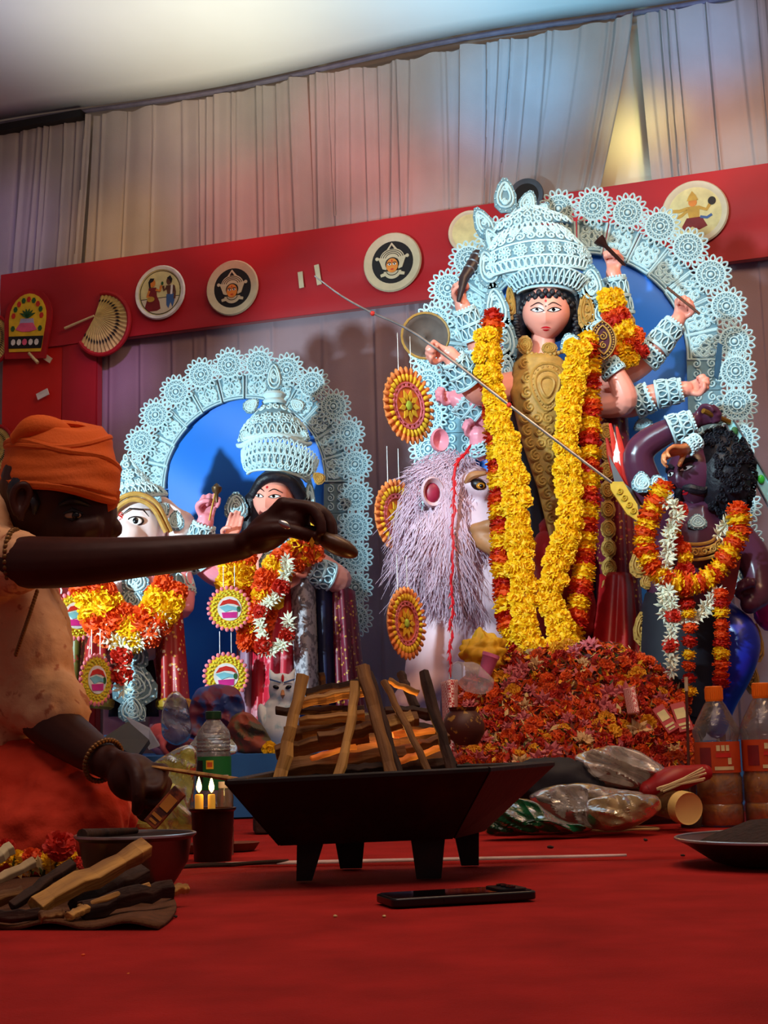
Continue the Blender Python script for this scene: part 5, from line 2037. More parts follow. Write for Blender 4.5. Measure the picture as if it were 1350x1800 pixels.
M_eleph = mat('rosy_white_clay', (234, 214, 212), .4, var=.06, scale=8)
gn = thing('elephant_headed_statue', 'white elephant headed statue in red brocade behind the outstretched arm', 'statue', (G(240, 1250).x, GYY, PLZ))
mb = MB()
mb.ell(G(240, 925), (.095, .09, .10), None, 20, 14)
mb.chain([G(225, 940, -.06), G(215, 985, -.10), G(225, 1030, -.09), G(245, 1050, -.1)], [.055, .045, .036, .026], 14)
mb.chain([G(240, 985, .04), G(240, 1060, .0), G(240, 1120, .0)], [.10, .145, .13], 18)
part(mb, 'body', M_eleph, gn, remesh=.006, smoothit=5)
for s, x in ((1, 304), (-1, 190)):
    mb = MB()

    def fn(u, v, s=s, x=x):
        a = -PI * .5 + PI * u
        rr = v * (1 + .1 * math.sin(u * 14))
        return G(x - s * 20, 925, .0) + V((s * .10 * rr * math.cos(a) * .9, .02 * math.sin(v * 4 + u * 6), .085 * rr * math.sin(a)))
    mb.grid(fn, 20, 8)
    part(mb, 'ear', M_eleph, gn, solid=.008)
    lobe(gn, G(x + s * 5, 915, -.03), X3, Z3, 14 * KG, 18 * KG, 'ear_lace')
mb = MB()
e0 = G(238, 916, -.088)
mb.ell(e0, (.027, .008, .016), None, 14, 8)
ey = part(mb, 'eye_outline', M_line, gn)
mb = MB()
mb.ell(e0 + V((0, -.005, -.001)), (.021, .006, .012), None, 14, 8)
part(mb, 'eye', M_eyew, ey)
mb = MB()
mb.ell(e0 + V((.002, -.010, 0)), (.009, .003, .010), None, 10, 6)
part(mb, 'pupil', M_pupil, ey)
mb = MB()
mb.tube([G(213, 905, -.088), G(228, 894, -.092), G(252, 896, -.09), G(262, 908, -.082)], [.001, .003, .003, .001], 6)
part(mb, 'eyebrow', M_line, gn)
mb = MB()
mb.tube(cr([G(192, 930, -.07), G(204, 896, -.09), G(235, 878, -.095), G(268, 892, -.085), G(292, 935, -.06)], 6), .008, 8)
mb.tube(cr([G(187, 926, -.06), G(199, 888, -.085), G(235, 868, -.09), G(274, 884, -.08), G(300, 935, -.05)], 6), .008, 8)
part(mb, 'head_band', M_pithgold, gn)
mb = MB()
for i in range(5):
    curl(mb, G(213 + jit(2), 905 + i * 9, -.085), X3, Z3, .008, .0018, 1 if i % 2 else -1)
part(mb, 'forehead_painting', M_redp, gn)
CM = basis(G(240, 886, .02), X3, Y3, Z3) @ M.Rotation(R(-12), 4, 'Y')
crownpiece(gn, CM, 'crown_base', 56 * KG, 44 * KG, 30 * KG, 4 * KG, [(.1, 'line', 0, .005), (.5, 'loop', 12, 10 * KG), (1.0, 'curl', 12, 10 * KG)], depth=.7)
CM = basis(G(232, 862, .03), X3, Y3, Z3) @ M.Rotation(R(-10), 4, 'Y')
crownpiece(gn, CM, 'crown_spire', 36 * KG, 6 * KG, 66 * KG, 3 * KG, [(.1, 'ros', 5, 10 * KG), (.4, 'ros', 3, 12 * KG), (.7, 'curl', 3, 9 * KG), (.9, 'loop', 3, 7 * KG)], depth=.6)
lobe(gn, G(215, 885, .0), V((.8, 0, .6)), V((-.6, 0, .8)), 26 * KG, 22 * KG, 'side_lace')
lobe(gn, G(198, 920, .02), V((.7, 0, .7)), V((-.7, 0, .7)), 22 * KG, 30 * KG, 'side_lace')
lobe(gn, G(282, 898, .0), V((.8, 0, -.6)), V((.6, 0, .8)), 16 * KG, 20 * KG, 'side_lace')
# arm on the right with lace sleeve
mb = MB()
mb.chain([G(290, 970, .0), G(316, 1020, -.02), G(322, 1068, -.04), G(322, 1074, -.04)], [.045, .042, .034, .02], 14)
mb.chain([G(322, 1066, -.04), G(300, 1040, -.09), G(285, 1020, -.12)], [.03, .03, .024], 12)
part(mb, 'arm', M_skinPink, gn, remesh=.005, smoothit=3)
cuff(gn, G(298, 985, -.005), G(317, 1045, -.03), .048, .043, 'lace_sleeve', n=9)
# lace pectoral and hanging lace panel
for i, (x, y, w, h) in enumerate(((232, 1055, 24, 24), (238, 1020, 22, 24), (232, 1150, 26, 30), (236, 1190, 26, 26), (237, 1205, 36, 34), (232, 1245, 22, 24))):
    lobe(gn, G(x, y, -.155 - .004 * i), X3, Z3, w * KG, h * KG, 'pectoral_lace' if i < 2 else 'hanging_lace')
mb = MB()
mb.prism([G(215, 1268, -.17), G(255, 1268, -.17), G(246, 1238, -.17), G(224, 1238, -.17)], (0, .008, 0))
for q in (222, 236, 250):
    loopring(mb, G(q, 1254, -.176), X3, Z3, 5 * KG, 11 * KG, .002)
part(mb, 'lace_pendant', M_pith, gn)
mb = MB()
mb.tube([G(262, 1000, -.13), G(272, 1040, -.145), G(255, 1090, -.15)], .009, 8)
part(mb, 'pink_sash', M_skinPink, gn)
drape(gn, 'brocade_drape', M_brocR, (272, 1060, 318, 1060), (278, 1245, 332, 1245), GYY - .09, GYY - .13, 4, hem=M_hem)
drape(gn, 'brocade_drape', M_brocR, (148, 1090, 200, 1100), (135, 1240, 195, 1245), GYY - .12, GYY - .15, 4, hem=M_hem)
drape(gn, 'dark_inner_drape', M_darksari, (190, 1100, 280, 1100), (185, 1260, 285, 1260), GYY - .04, GYY - .06, 6)
mb = MB()
mb.chain([G(205, 1110, -.03), G(210, 1200, -.03), V((G(210, 1280).x, GYY - .03, PLZ + .04))], [.06, .05, .045], 12)
mb.chain([G(285, 1110, -.03), G(290, 1200, -.03), V((G(290, 1280).x, GYY - .03, PLZ + .04))], [.06, .05, .045], 12)
part(mb, 'legs', M_skinPink, gn, remesh=.007, smoothit=2)
mb = MB()
hand(mb, P(285, 1298, 4.2), (.9, -.5, -.15), (0, 0, -1), .8, 1, (5, 15, 20), k=.7)
mb.chain([P(280, 1292, 4.25), P(300, 1306, 4.2)], [.035, .03], 10)
part(mb, 'foot', mat('rose_clay', (206, 90, 96), .4), gn, remesh=.005, smoothit=2)
garland('fat marigold garland in a U round the elephant statue', [(158, 1030), (168, 1065), (185, 1095), (215, 1112), (250, 1110), (275, 1085), (292, 1055), (300, 1035)], GYY - .21, 'oyyo', 21, 19, KG, 'face', 2)
garland('inner marigold strand on the elephant statue chest', [(190, 1040), (210, 1070), (235, 1082), (255, 1075), (275, 1045)], GYY - .20, 'oyo', 17, 20, KG, 'face')
garland('white tuberose garland under the elephant statue marigolds', [(180, 1105), (205, 1128), (235, 1132), (268, 1112), (290, 1085)], GYY - .22, 'w', 18, 9, KG, 'face', group='white tuberose strings')
garland('white tuberose string down the centre of elephant statue', [(216, 1130), (214, 1170), (218, 1210)], GYY - .23, 'wwr', 17, 10, KG, 'face', group='white tuberose strings')

# banana plant bride: red cloth wrapped figure at the far left
kb = thing('draped_banana_plant', 'red and white printed cloth draped plant at far left', 'plant', (P(110, 1250, 4.45).x, 4.45, PLZ))
drape(kb, 'printed_cloth', M_redsari, (78, 960, 138, 960), (75, 1105, 140, 1112), 4.40, 4.38, 3)
mb = MB()
for x, y, h in ((100, 1040, 1), (118, 1015, -1), (96, 1075, -1), (122, 1062, 1), (110, 1092, 1), (128, 1090, -1)):
    curl(mb, P(x, y, 4.335), X3, Z3, .016, .0028, h)
part(mb, 'white_print', M_whitep, kb)
drape(kb, 'lower_cloth', brocade('olive_brocade', (96, 84, 30), (150, 40, 30), (190, 160, 60), 50), (100, 1100, 160, 1110), (95, 1260, 160, 1260), 4.42, 4.42, 5)
mb = MB()


def leaf(mb, a, b, w, bend, side):
    def fn(u, v):
        p = a.lerp(b, v) + side * ((u - .5) * 2 * w * math.sin(PI * min(1, v * .9 + .08)) ** .7)
        p.z += -bend * (v * v) + .012 * abs(u - .5)
        p.y += .006 * math.sin(v * 40)
        return p
    mb.grid(fn, 7, 20)


leaf(mb, P(112, 1180, 4.3), P(116, 1112, 4.3), .022, 0, V((1, 0, 0)))
M_banana = mat('banana_leaf', (120, 190, 40), .4, var=.25, scale=12, stretch=(1, 1, 14), transl=.35)
part(mb, 'leaf', M_banana, kb)
t = thing('banana_leaf', 'bright green banana leaf on the floor behind the seated person', 'leaf', P(30, 1330, 3.0))
mb = MB()
leaf(mb, P(-30, 1350, 2.9), P(55, 1245, 3.1), .075, .0, V((.9, -.2, .5)))
part(mb, 'leaf_blade', mat('lime_banana_leaf', (150, 220, 40), .4, var=.2, scale=14, transl=.4), t)
mb = MB()
mb.tube([P(-30, 1350, 2.89), P(55, 1245, 3.09)], .004, 6)
part(mb, 'midrib', mat('pale_midrib', (210, 225, 120), .5), t)

# ------------------------------------------------------------------ heap of flower offerings
HPX = [775, 800, 830, 870, 920, 1000, 1080, 1130, 1170, 1200, 1228]
HPT = [1330, 1225, 1165, 1150, 1145, 1130, 1128, 1150, 1180, 1220, 1330]


def heap(u, v, off=0.0):
    """u across 0..1, v 0 front bottom to 1 top"""
    x = 775 + (1228 - 775) * u
    top = float(np.interp(x, HPX, HPT))
    bulge = math.sin(PI * min(1, max(0, u)))
    if v < .25:
        Yv = 3.22 - .10 * bulge
        y0 = 1290 + (.188) * FPX / Yv - (x - 675) * .0244
        y = y0 + (1346 - y0) * (v / .25)
    else:
        f = (v - .25) / .75
        Yv = (3.22 - .10 * bulge) + (.44 + .1 * bulge) * f
        y = 1346 + (top - 1346) * f
    Yv -= off + .02 * math.sin(x * .09) * math.sin(v * 17)
    return P(x, y, Yv)


fh = thing('flower_heap', 'large heap of loose marigold and lotus offerings before the goddess', 'flower heap', (P(1000, 1300, 3.4).x, 3.4, 0))
mb = MB()
mb.grid(lambda u, v: heap(u, v), 60, 40)
part(mb, 'heap_core', mat('petal_litter', (92, 34, 18), .8, rgb2=(40, 32, 16), scale=60, thr=(.4, .6)), fh)
PETC = [mat('petal_%s' % n, c, .6, var=.25, scale=150, transl=.1) for n, c in
        (('orange', (222, 84, 14)), ('red', (180, 34, 16)), ('yellow', (226, 168, 30)), ('maroon', (96, 22, 22)), ('pink', (196, 96, 104)), ('green', (58, 74, 26)), ('cream', (206, 180, 120)))]
random.seed(77)
mb = MB()
for i in range(7000):
    u = random.random()
    v = .18 + .82 * random.random()
    p = heap(u, v, random.uniform(0.0, .026))
    l = random.uniform(.006, .017)
    w = l * random.uniform(.22, .5)
    e = Euler((jit(1.3) + .6, jit(1.2), random.uniform(0, PI2))).to_matrix()
    q = [V((-l, 0, 0)), V((0, w, .15 * l)), V((l, 0, .3 * l)), V((0, -w, .15 * l))]
    k = random.choices(range(7), (38, 22, 12, 8, 10, 6, 6))[0]
    mb.add([p + e @ z for z in q], [(0, 1, 2, 3)], k)
part(mb, 'loose_petals', PETC, fh, smooth=False, kind='stuff')


def lotus_mb(seed):
    rnd = random.Random(seed)
    mb = MB()
    for ring, (n, tilt, ln_) in enumerate(((7, 35, 1.0), (6, 62, .9), (4, 80, .75))):
        for i in range(n):
            a = PI2 * (i + .5 * ring) / n + rnd.uniform(-.15, .15)
            e = R(tilt + rnd.uniform(-10, 10))
            d = V((math.cos(a) * math.cos(e), math.sin(a) * math.cos(e), math.sin(e)))
            s = V((-math.sin(a), math.cos(a), 0))
            up = d.cross(s) * -1
            mb.add([V((0, 0, 0)), d * .5 * ln_ + s * .26 + up * .1, d * ln_ + up * .3, d * .5 * ln_ - s * .26 + up * .1, d * .55 * ln_ - up * .05], [(0, 1, 4), (1, 2, 4), (2, 3, 4), (3, 0, 4)])
    return mb


M_lot = mat('lotus_pink', (206, 108, 116), .5, rgb2=(150, 50, 62), scale=60, thr=(.45, .65), transl=.1)
M_lotw = mat('lotus_cream', (214, 180, 130), .5, rgb2=(176, 130, 70), scale=60, thr=(.45, .65))
LOT = [lotus_mb(i).mesh('lotus', M_lot, smooth=False, center=False)[0] for i in range(2)] + [lotus_mb(9).mesh('lotus_cream', M_lotw, smooth=False, center=False)[0]]
WLM = {}
for key, c1, c2 in (('o', (222, 84, 12), (150, 44, 12)), ('r', (184, 34, 14), (110, 22, 14)), ('y', (228, 170, 28), (190, 110, 20))):
    mm = mat('wilted_' + key, c1, .7, rgb2=c2, scale=1.6, thr=(.45, .7), transl=.1)  # wilted tones, also darkened for the shade over the heap
    WLM[key] = [marigold_mb(50 + i, .5).mesh('wilted_marigold', mm, smooth=False, center=False)[0] for i in range(2)]
pl = []
kinds = [('marigold_blossom', 'o', 'loose orange marigold blossom lying in the offering heap', 'orange blossoms in the heap'),
         ('marigold_blossom', 'r', 'loose deep red marigold blossom lying in the offering heap', 'red blossoms in the heap'),
         ('marigold_blossom', 'y', 'loose yellow marigold blossom lying in the offering heap', 'yellow blossoms in the heap'),
         ('lotus_flower', 'L', 'wilted pink lotus flower lying in the offering heap', 'pink lotus flowers in the heap'),
         ('lotus_flower', 'C', 'wilted cream lotus flower lying in the offering heap', 'cream lotus flowers in the heap')]
tries = 0
while len(pl) < 200 and tries < 6000:
    tries += 1
    u, v = random.random(), .24 + .76 * random.random()
    p = heap(u, v, .012)
    if any((p - q).length < .031 for q in pl):
        continue
    pl.append(p)
    x_px = 775 + 453 * u
    wts = (34, 20, 12, 26, 6) if v < .75 else (40, 22, 22, 12, 2)
    if x_px < 960:
        wts = (24, 14, 14, 40, 8)
    if x_px > 1080:
        wts = (46, 26, 10, 8, 4)
    nm, ky, lb, gr = random.choices(kinds, wts)[0]
    z = V((jit(.7), -1 + jit(.4), .5 + jit(.6))).normalized()
    x_, y_ = frame_from(z)
    me = LOT[random.randint(0, 1)] if ky == 'L' else LOT[2] if ky == 'C' else random.choice(WLM[ky])
    s = random.uniform(.013, .024) * (1.35 if ky in 'LC' else 1)
    inst(me, nm, None, basis(p, x_, y_, z) @ M.Rotation(jit(3), 4, 'Z') @ M.Scale(s, 4), lb, 'flower', gr)

# yellow cloth, striped cloths, pot and packets in the heap
M_yelcloth = mat('yellow_muslin', (224, 170, 30), .6, var=.2, scale=20, transl=.2)
mb = MB()
mb.ell(P(850, 1150, 3.60), (.055, .04, .05), None, 24, 16)
part(mb, 'yellow_cloth', M_yelcloth, None, disp=(.022, .05), sub=1, label='crumpled yellow cloth on the heap below the lion', cat='cloth')


def gingham(name):
    m = bpy.data.materials.new(name)
    m.use_nodes = True
    nt = m.node_tree
    b = nt.nodes['Principled BSDF']
    tc = nt.nodes.new('ShaderNodeTexCoord')
    ck = nt.nodes.new('ShaderNodeTexChecker')
    ck.inputs['Scale'].default_value = 190
    ck.inputs['Color1'].default_value = (*lin((176, 20, 30)), 1)
    ck.inputs['Color2'].default_value = (*lin((226, 200, 195)), 1)
    nt.links.new(tc.outputs['Object'], ck.inputs['Vector'])
    nt.links.new(ck.outputs['Color'], b.inputs['Base Color'])
    return m


M_ging = gingham('red_gingham')
t = thing('gingham_cloth', 'red and white checked cloth hanging at the heap left edge', 'cloth', P(790, 1270, 3.1))
drape(t, 'cloth_fold', M_ging, (778, 1200, 802, 1195), (784, 1318, 800, 1322), 3.20, 3.12, 2, .004)
t = thing('gingham_cloth', 'small red and white checked cloth strip in the heap middle', 'cloth', P(1105, 1230, 3.35))
drape(t, 'cloth_fold', M_ging, (1098, 1212, 1112, 1210), (1106, 1256, 1120, 1254), 3.40, 3.30, 2, .003)
t = thing('clay_pot', 'dark painted clay pot peeking out by the checked cloth', 'pot', P(812, 1275, 3.14))
mb = MB()
mb.lathe([(0, -.045), (.03, -.043), (.044, -.02), (.044, .0), (.034, .02), (.026, .026), (.03, .034), (.026, .034), (.02, .024), (0, .02)], P(814, 1272, 3.10), 24)
part(mb, 'pot_body', mat('dark_terracotta', (70, 30, 18), .5, rgb2=(150, 110, 40), scale=50, thr=(.58, .62)), t)
M_packet = mat('red_packet_print', (170, 24, 26), .45, var=.15, scale=30)


def packet(px, py, Y, w, h, rot, label, m=M_packet, name='incense_packet', tilt=-25, marks=True, mk=M_paleyel):
    k = Y / FPX
    fr = M.Translation(P(px, py, Y)) @ M.Rotation(R(rot), 4, 'Y') @ M.Rotation(R(tilt), 4, 'X')
    t = thing(name, label, 'packet', P(px, py, Y))
    mb = MB()
    mb.box((0, 0, 0), (w * k, .012, h * k))
    mb.v = [tuple(fr @ V(q)) for q in mb.v]
    part(mb, 'packet_sleeve', m, t, smooth=False, bevel=.0012)
    if marks:
        for nm, bx, sz in (('printed_panel', (0, -.0065, h * k * .12), (w * k * .7, .001, h * k * .35)), ('printed_line', (0, -.0065, -h * k * .25), (w * k * .75, .001, h * k * .08)), ('printed_line', (0, -.0065, -h * k * .38), (w * k * .55, .001, h * k * .06))):
            mb = MB()
            mb.box(bx, sz)
            mb.v = [tuple(fr @ V(q)) for q in mb.v]
            part(mb, nm, mk, t, smooth=False)
    return t


packet(1170, 1265, 3.16, 22, 54, -28, 'red incense packet with pale print leaning left on heap')
packet(1198, 1262, 3.18, 26, 56, -12, 'red incense packet with pale print beside the incense stick')
t = thing('incense_stick', 'thin upright incense stick beside the oil bottles', 'incense', F(1210, 1440))
mb = MB()
mb.tube([P(1212, 1395, 3.05), P(1206, 1192, 3.05)], .003, 6)
part(mb, 'stick', mat('incense_brown', (80, 40, 30), .7), t)
mb = MB()
mb.tube([P(1206.5, 1215, 3.05), P(1206, 1190, 3.05)], .0038, 6)
part(mb, 'ash_tip', M_plategrey, t)
mb = MB()
mb.lathe([(0, 0), (.02, 0), (.024, .02), (.018, .034), (0, .034)], V((P(1212, 1395, 3.05).x, 3.05, 0.0)), 14)
part(mb, 'holder', mat('clay_lump', (70, 50, 36), .8), t)
mb = MB()
mb.tube([V((P(1212, 1395, 3.05).x, 3.05, .03)), P(1212, 1395, 3.05)], .003, 6)
part(mb, 'stick_foot', mat('incense_bamboo', (150, 90, 60), .7), t)

# clear plastic packet and pink packet at heap top left
M_clear = mat('clear_film', (225, 225, 235), .12, var=.03, alpha=.28)
mb = MB()
mb.ell(P(830, 1190, 3.22), (.05, .02, .03), M.Rotation(R(30), 3, 'Y'), 20, 12)
part(mb, 'clear_packet', M_clear, None, disp=(.02, .02), label='crumpled clear packet at the heap left top', cat='packet')
mb = MB()
mb.lathe([(0, 0), (.014, 0), (.019, .05), (.021, .052), (.021, .06), (0, .06)], P(850, 1192, 3.5), 16, M.Rotation(R(20), 3, 'Y'))
part(mb, 'pink_cup', mat('pink_plastic', (226, 120, 170), .4), None, label='small pink plastic cup tilted near the yellow cloth', cat='cup')

# ------------------------------------------------------------------ fire pit with stacked wood
M_iron = mat('sooty_iron', (16, 13, 13), .55, metal=.3, var=.3, scale=15, bump=.2, bscale=60, rgb2=(38, 18, 14), thr=(.5, .7))
M_wood = mat('split_mango_wood', (142, 98, 44), .75, scale=60, bump=.8, bscale=110, rgb2=(78, 46, 20), thr=(.3, .7), stretch=(1, 1, .1))
M_woodd = mat('dark_bark_wood', (66, 38, 22), .85, scale=50, bump=1.0, bscale=90, rgb2=(26, 15, 10), thr=(.3, .7), stretch=(1, 1, .25))
M_woodl = mat('pale_split_wood', (200, 152, 72), .7, scale=60, bump=.8, bscale=120, rgb2=(112, 72, 30), thr=(.3, .7), stretch=(1, 1, .09))
M_ember = mat('glowing_wood', (240, 130, 40), .7, rgb2=(120, 40, 10), scale=40, thr=(.3, .65), emit=.55, stretch=(1, 1, .3))
M_fire = mat('flame', (255, 190, 70), .5, rgb2=(255, 130, 30), scale=20, emit=5.0)

kd = thing('fire_pit', 'black iron four legged fire pit on the red carpet', 'fire pit', F(680, 1540))
RA, RB, RC, RD = P(400, 1376, 1.96), P(858, 1353, 1.98), P(971, 1343, 2.28), P(480, 1360, 2.28)
BA, BB, BC, BD = P(493, 1483, 2.04), P(795, 1471, 2.05), P(848, 1458, 2.20), P(552, 1470, 2.18)


def slab(root, a, b, c_, d, th, name, m):
    n = (b - a).cross(d - a).normalized()
    mb = MB()
    mb.prism([a, b, c_, d], n * th)
    return part(mb, name, m, root, smooth=False)


for a, b, c_, d in ((RA, RB, BB, BA), (RB, RC, BC, BB), (RC, RD, BD, BC), (RD, RA, BA, BD)):
    slab(kd, a, b, c_, d, -.004, 'pit_wall', M_iron)
slab(kd, BA, BB, BC, BD, .004, 'pit_base', M_iron)
for q in ((RA, RB), (RB, RC), (RC, RD), (RD, RA)):
    mb = MB()
    mb.tube(q, .0045, 6)
    part(mb, 'rim', M_iron, kd)
for tx0, tx1, ty, bx0, bx1, by in ((522, 570, 1482, 521, 548, 1550), (588, 641, 1479, 598, 636, 1528), (721, 783, 1472, 732, 776, 1546), (797, 842, 1464, 811, 842, 1523)):
    f0, f1 = F(bx0, by), F(bx1, by)
    Yl = (f0.y + f1.y) / 2
    mb = MB()
    a, b = P(tx0, ty - 6, Yl), P(tx1, ty - 6, Yl)
    f0, f1 = V((f0.x, Yl, .001)), V((f1.x, Yl, .001))
    dp = V((0, .022, 0))
    mb.prism([a, b, f1, f0], dp)
    part(mb, 'leg', M_iron, kd, smooth=False)


def stick(px, Y0, Y1, w, m, label, name='firewood_stick', group='firewood stacked in the fire pit', seed=0, d=.8, n=5, mid=None):
    """split log between two pixel points: irregular four to six sided prism"""
    rnd = random.Random(seed)
    a, b = P(px[0], px[1], Y0), P(px[2], px[3], Y1)
    k = (Y0 + Y1) / 2 / FPX
    ax = (b - a)
    u, v = frame_from(ax, V((0, -1, .2)))
    offs = [(math.cos(PI2 * j / n + rnd.uniform(-.25, .25)), math.sin(PI2 * j / n + rnd.uniform(-.25, .25))) for j in range(n)]
    mb = MB()
    N = 9
    vs = []
    for i in range(N):
        t = i / (N - 1)
        c_ = a + ax * t + u * (rnd.uniform(-.1, .1) * w * k) + v * (rnd.uniform(-.1, .1) * w * k)
        if mid:
            c_ += P(0, 0, 2) * 0 + V((mid * k * math.sin(PI * t), 0, 0))
        ww = w * .5 * k * (1 + rnd.uniform(-.12, .12))
        for ox, oy in offs:
            vs.append(c_ + u * oy * ww * d + v * ox * ww)
    fs = [(i * n + j, i * n + (j + 1) % n, (i + 1) * n + (j + 1) % n, (i + 1) * n + j) for i in range(N - 1) for j in range(n)]
    fs += [tuple(reversed(range(n))), tuple((N - 1) * n + j for j in range(n))]
    mb.add(vs, fs)
    Mw = basis((a + b) / 2, u, v, ax.normalized())
    inv = Mw.inverted()
    me = bpy.data.meshes.new(name)
    me.from_pydata([tuple(inv @ V(q)) for q in mb.v], [], mb.f)
    me.materials.append(m)
    o = inst(me, name, None, Mw, label, 'firewood', group)
    md = o.modifiers.new('bevel', 'BEVEL')
    md.width = .0012
    md.segments = 2
    return o


# leaning sticks
stick((489, 1378, 534, 1187), 2.02, 2.08, 25, M_woodl, 'pale thick firewood stick leaning at the pit left end', seed=1)
stick((592, 1372, 625, 1200), 1.99, 2.08, 19, M_woodl, 'pale narrow firewood stick leaning left of the apex', seed=2, mid=6)
stick((689, 1368, 636, 1172), 2.00, 2.09, 24, M_wood, 'tall firewood stick leaning left up to the apex', seed=3)
stick((702, 1366, 648, 1180), 2.02, 2.11, 16, M_woodd, 'dark bark stick lying along the tall leaning stick', seed=33)
stick((757, 1364, 674, 1197), 2.02, 2.10, 15, M_wood, 'slim firewood stick leaning right of the apex', seed=4)
stick((796, 1358, 744, 1180), 2.06, 2.14, 20, M_woodd, 'dark firewood stick leaning at the pit right end', seed=5)
stick((730, 1245, 702, 1182), 2.22, 2.26, 18, M_woodd, 'short dark stick standing behind the apex', seed=6)
stick((682, 1196, 736, 1219), 2.16, 2.16, 13, M_woodl, 'short pale stick lying across the right top of the stack', seed=7)
stick((565, 1182, 572, 1240), 2.24, 2.24, 16, M_woodd, 'dark stub standing behind the stack left of apex', seed=8)
# crossed layers
CL = [((498, 1352, 712, 1326), 2.06, 2.12, 36, M_wood, 'broad lowest log across the stack front'),
      ((484, 1322, 648, 1292), 2.08, 2.10, 30, M_wood, 'broad second log across the stack left'),
      ((500, 1290, 735, 1262), 2.10, 2.13, 28, M_wood, 'long third log rising right across the stack'),
      ((484, 1250, 640, 1248), 2.12, 2.14, 20, M_woodd, 'dark thin log across the left of the stack'),
      ((526, 1268, 640, 1258), 2.09, 2.11, 20, M_woodl, 'pale narrow log between the dark and long logs'),
      ((528, 1236, 640, 1212), 2.10, 2.14, 22, M_woodl, 'pale upper log across the left of the stack'),
      ((536, 1218, 630, 1200), 2.16, 2.18, 16, M_woodd, 'dark uppermost log at the left of the stack'),
      ((664, 1280, 772, 1288), 2.18, 2.20, 30, M_woodd, 'dark log at the right back of the stack'),
      ((676, 1250, 772, 1256), 2.20, 2.22, 22, M_woodd, 'dark upper log at the right back of the stack'),
      ((505, 1308, 770, 1298), 2.22, 2.22, 34, M_woodd, 'dark log behind the second layer'),
      ((510, 1340, 780, 1336), 2.24, 2.24, 36, M_woodd, 'dark log lowest at the back of the stack'),
      ((690, 1326, 790, 1300), 2.14, 2.17, 26, M_wood, 'brown log low at the stack right'),
      ((700, 1350, 800, 1340), 2.10, 2.14, 26, M_woodd, 'short dark log lowest at the stack right'),
      ((606, 1356, 700, 1352), 2.04, 2.05, 26, M_woodd, 'bark covered log end low in the stack middle'),
      ((560, 1300, 660, 1276), 2.06, 2.08, 24, M_wood, 'brown log tucked behind the pale narrow leaning stick'),
      ((660, 1276, 724, 1262), 2.07, 2.09, 28, M_woodl, 'short pale chunk right of the tall leaning stick')]
for i, (px_, y0_, y1_, w_, m_, lb_) in enumerate(CL):
    stick(px_, y0_, y1_, w_, m_, lb_, seed=100 + i, n=4 if i % 3 else 5)
stick((546, 1332, 626, 1312), 2.04, 2.08, 13, M_ember, 'glowing orange log in the left of the stack', seed=20, group='glowing logs in the fire pit')
stick((700, 1338, 772, 1314), 2.08, 2.12, 15, M_ember, 'glowing orange log in the right of the stack', seed=21, group='glowing logs in the fire pit')
stick((690, 1292, 764, 1284), 2.13, 2.15, 13, M_ember, 'glowing orange log in the upper right of the stack', seed=22, group='glowing logs in the fire pit')
mb = MB()
for x, y, h, r_ in ((660, 1348, 26, 9), (672, 1346, 18, 7), (648, 1350, 16, 8)):
    mb.tube(cr([P(x, y + 6, 2.12), P(x + 2, y - h * .4, 2.12), P(x - 2, y - h, 2.12)], 4), [r_ * .0006, r_ * .0008, .0004], 8)
part(mb, 'small_flame', M_fire, None, label='small bright flame low among the stacked logs', cat='flame')
lamp('fire_glow', 'POINT', P(665, 1325, 2.16), None, 0.9, (1, .42, .1), .02)
mb = MB()
mb.grid(lambda u, v: BA.lerp(BB, u).lerp(BD.lerp(BC, u), v) + V((0, 0, .05 + .012 * math.sin(u * 23) * math.sin(v * 19))), 24, 16)
part(mb, 'ash_bed', mat('grey_ash', (70, 60, 54), .95, var=.4, scale=40), kd)
# fire wood spoon ladles
t = thing('wooden_ladle', 'flat wooden ladle reaching from the lower fist into the fire pit', 'ladle', P(360, 1360, 2.12))
mb = MB()
mb.tube([P(268, 1348, 2.12), P(340, 1359, 2.10), P(420, 1371, 2.06), P(470, 1375, 2.08)], [.004, .0055, .006, .005], 8, flat=.6)
part(mb, 'handle', M_woodl, t)
mb = MB()
mb.ell(P(482, 1374, 2.10), (.02, .016, .006), None, 14, 8)
part(mb, 'scoop', M_wood, t)

# ------------------------------------------------------------------ the seated person
M_skin = mat('dark_brown_skin', (54, 22, 14), .5, var=.12, scale=30, sss=.02, spec=.3)
M_turban = mat('saffron_cotton', (212, 92, 16), .8, var=.08, scale=12, bump=.25, bscale=240, transl=.1)
M_shirt = mat('pale_peach_cotton', (214, 164, 120), .85, var=.12, scale=38, bump=.2, bscale=200, transl=.12, rgb2=(176, 110, 76), thr=(.60, .66))
M_dhoti = mat('saffron_red_cotton', (200, 50, 18), .85, var=.12, scale=10, bump=.2, bscale=200)
M_gold2 = mat('dull_gold_chain', (112, 78, 38), .4, metal=.6, var=.2)
HY = 2.32


def H(x, y, dy=0.0):
    return P(x, y, HY + dy)


pe = thing('person', 'seated person in saffron turban and peach shirt reaching a ladle over fire', 'person', (H(20, 1500).x, HY, 0))
mb = MB()
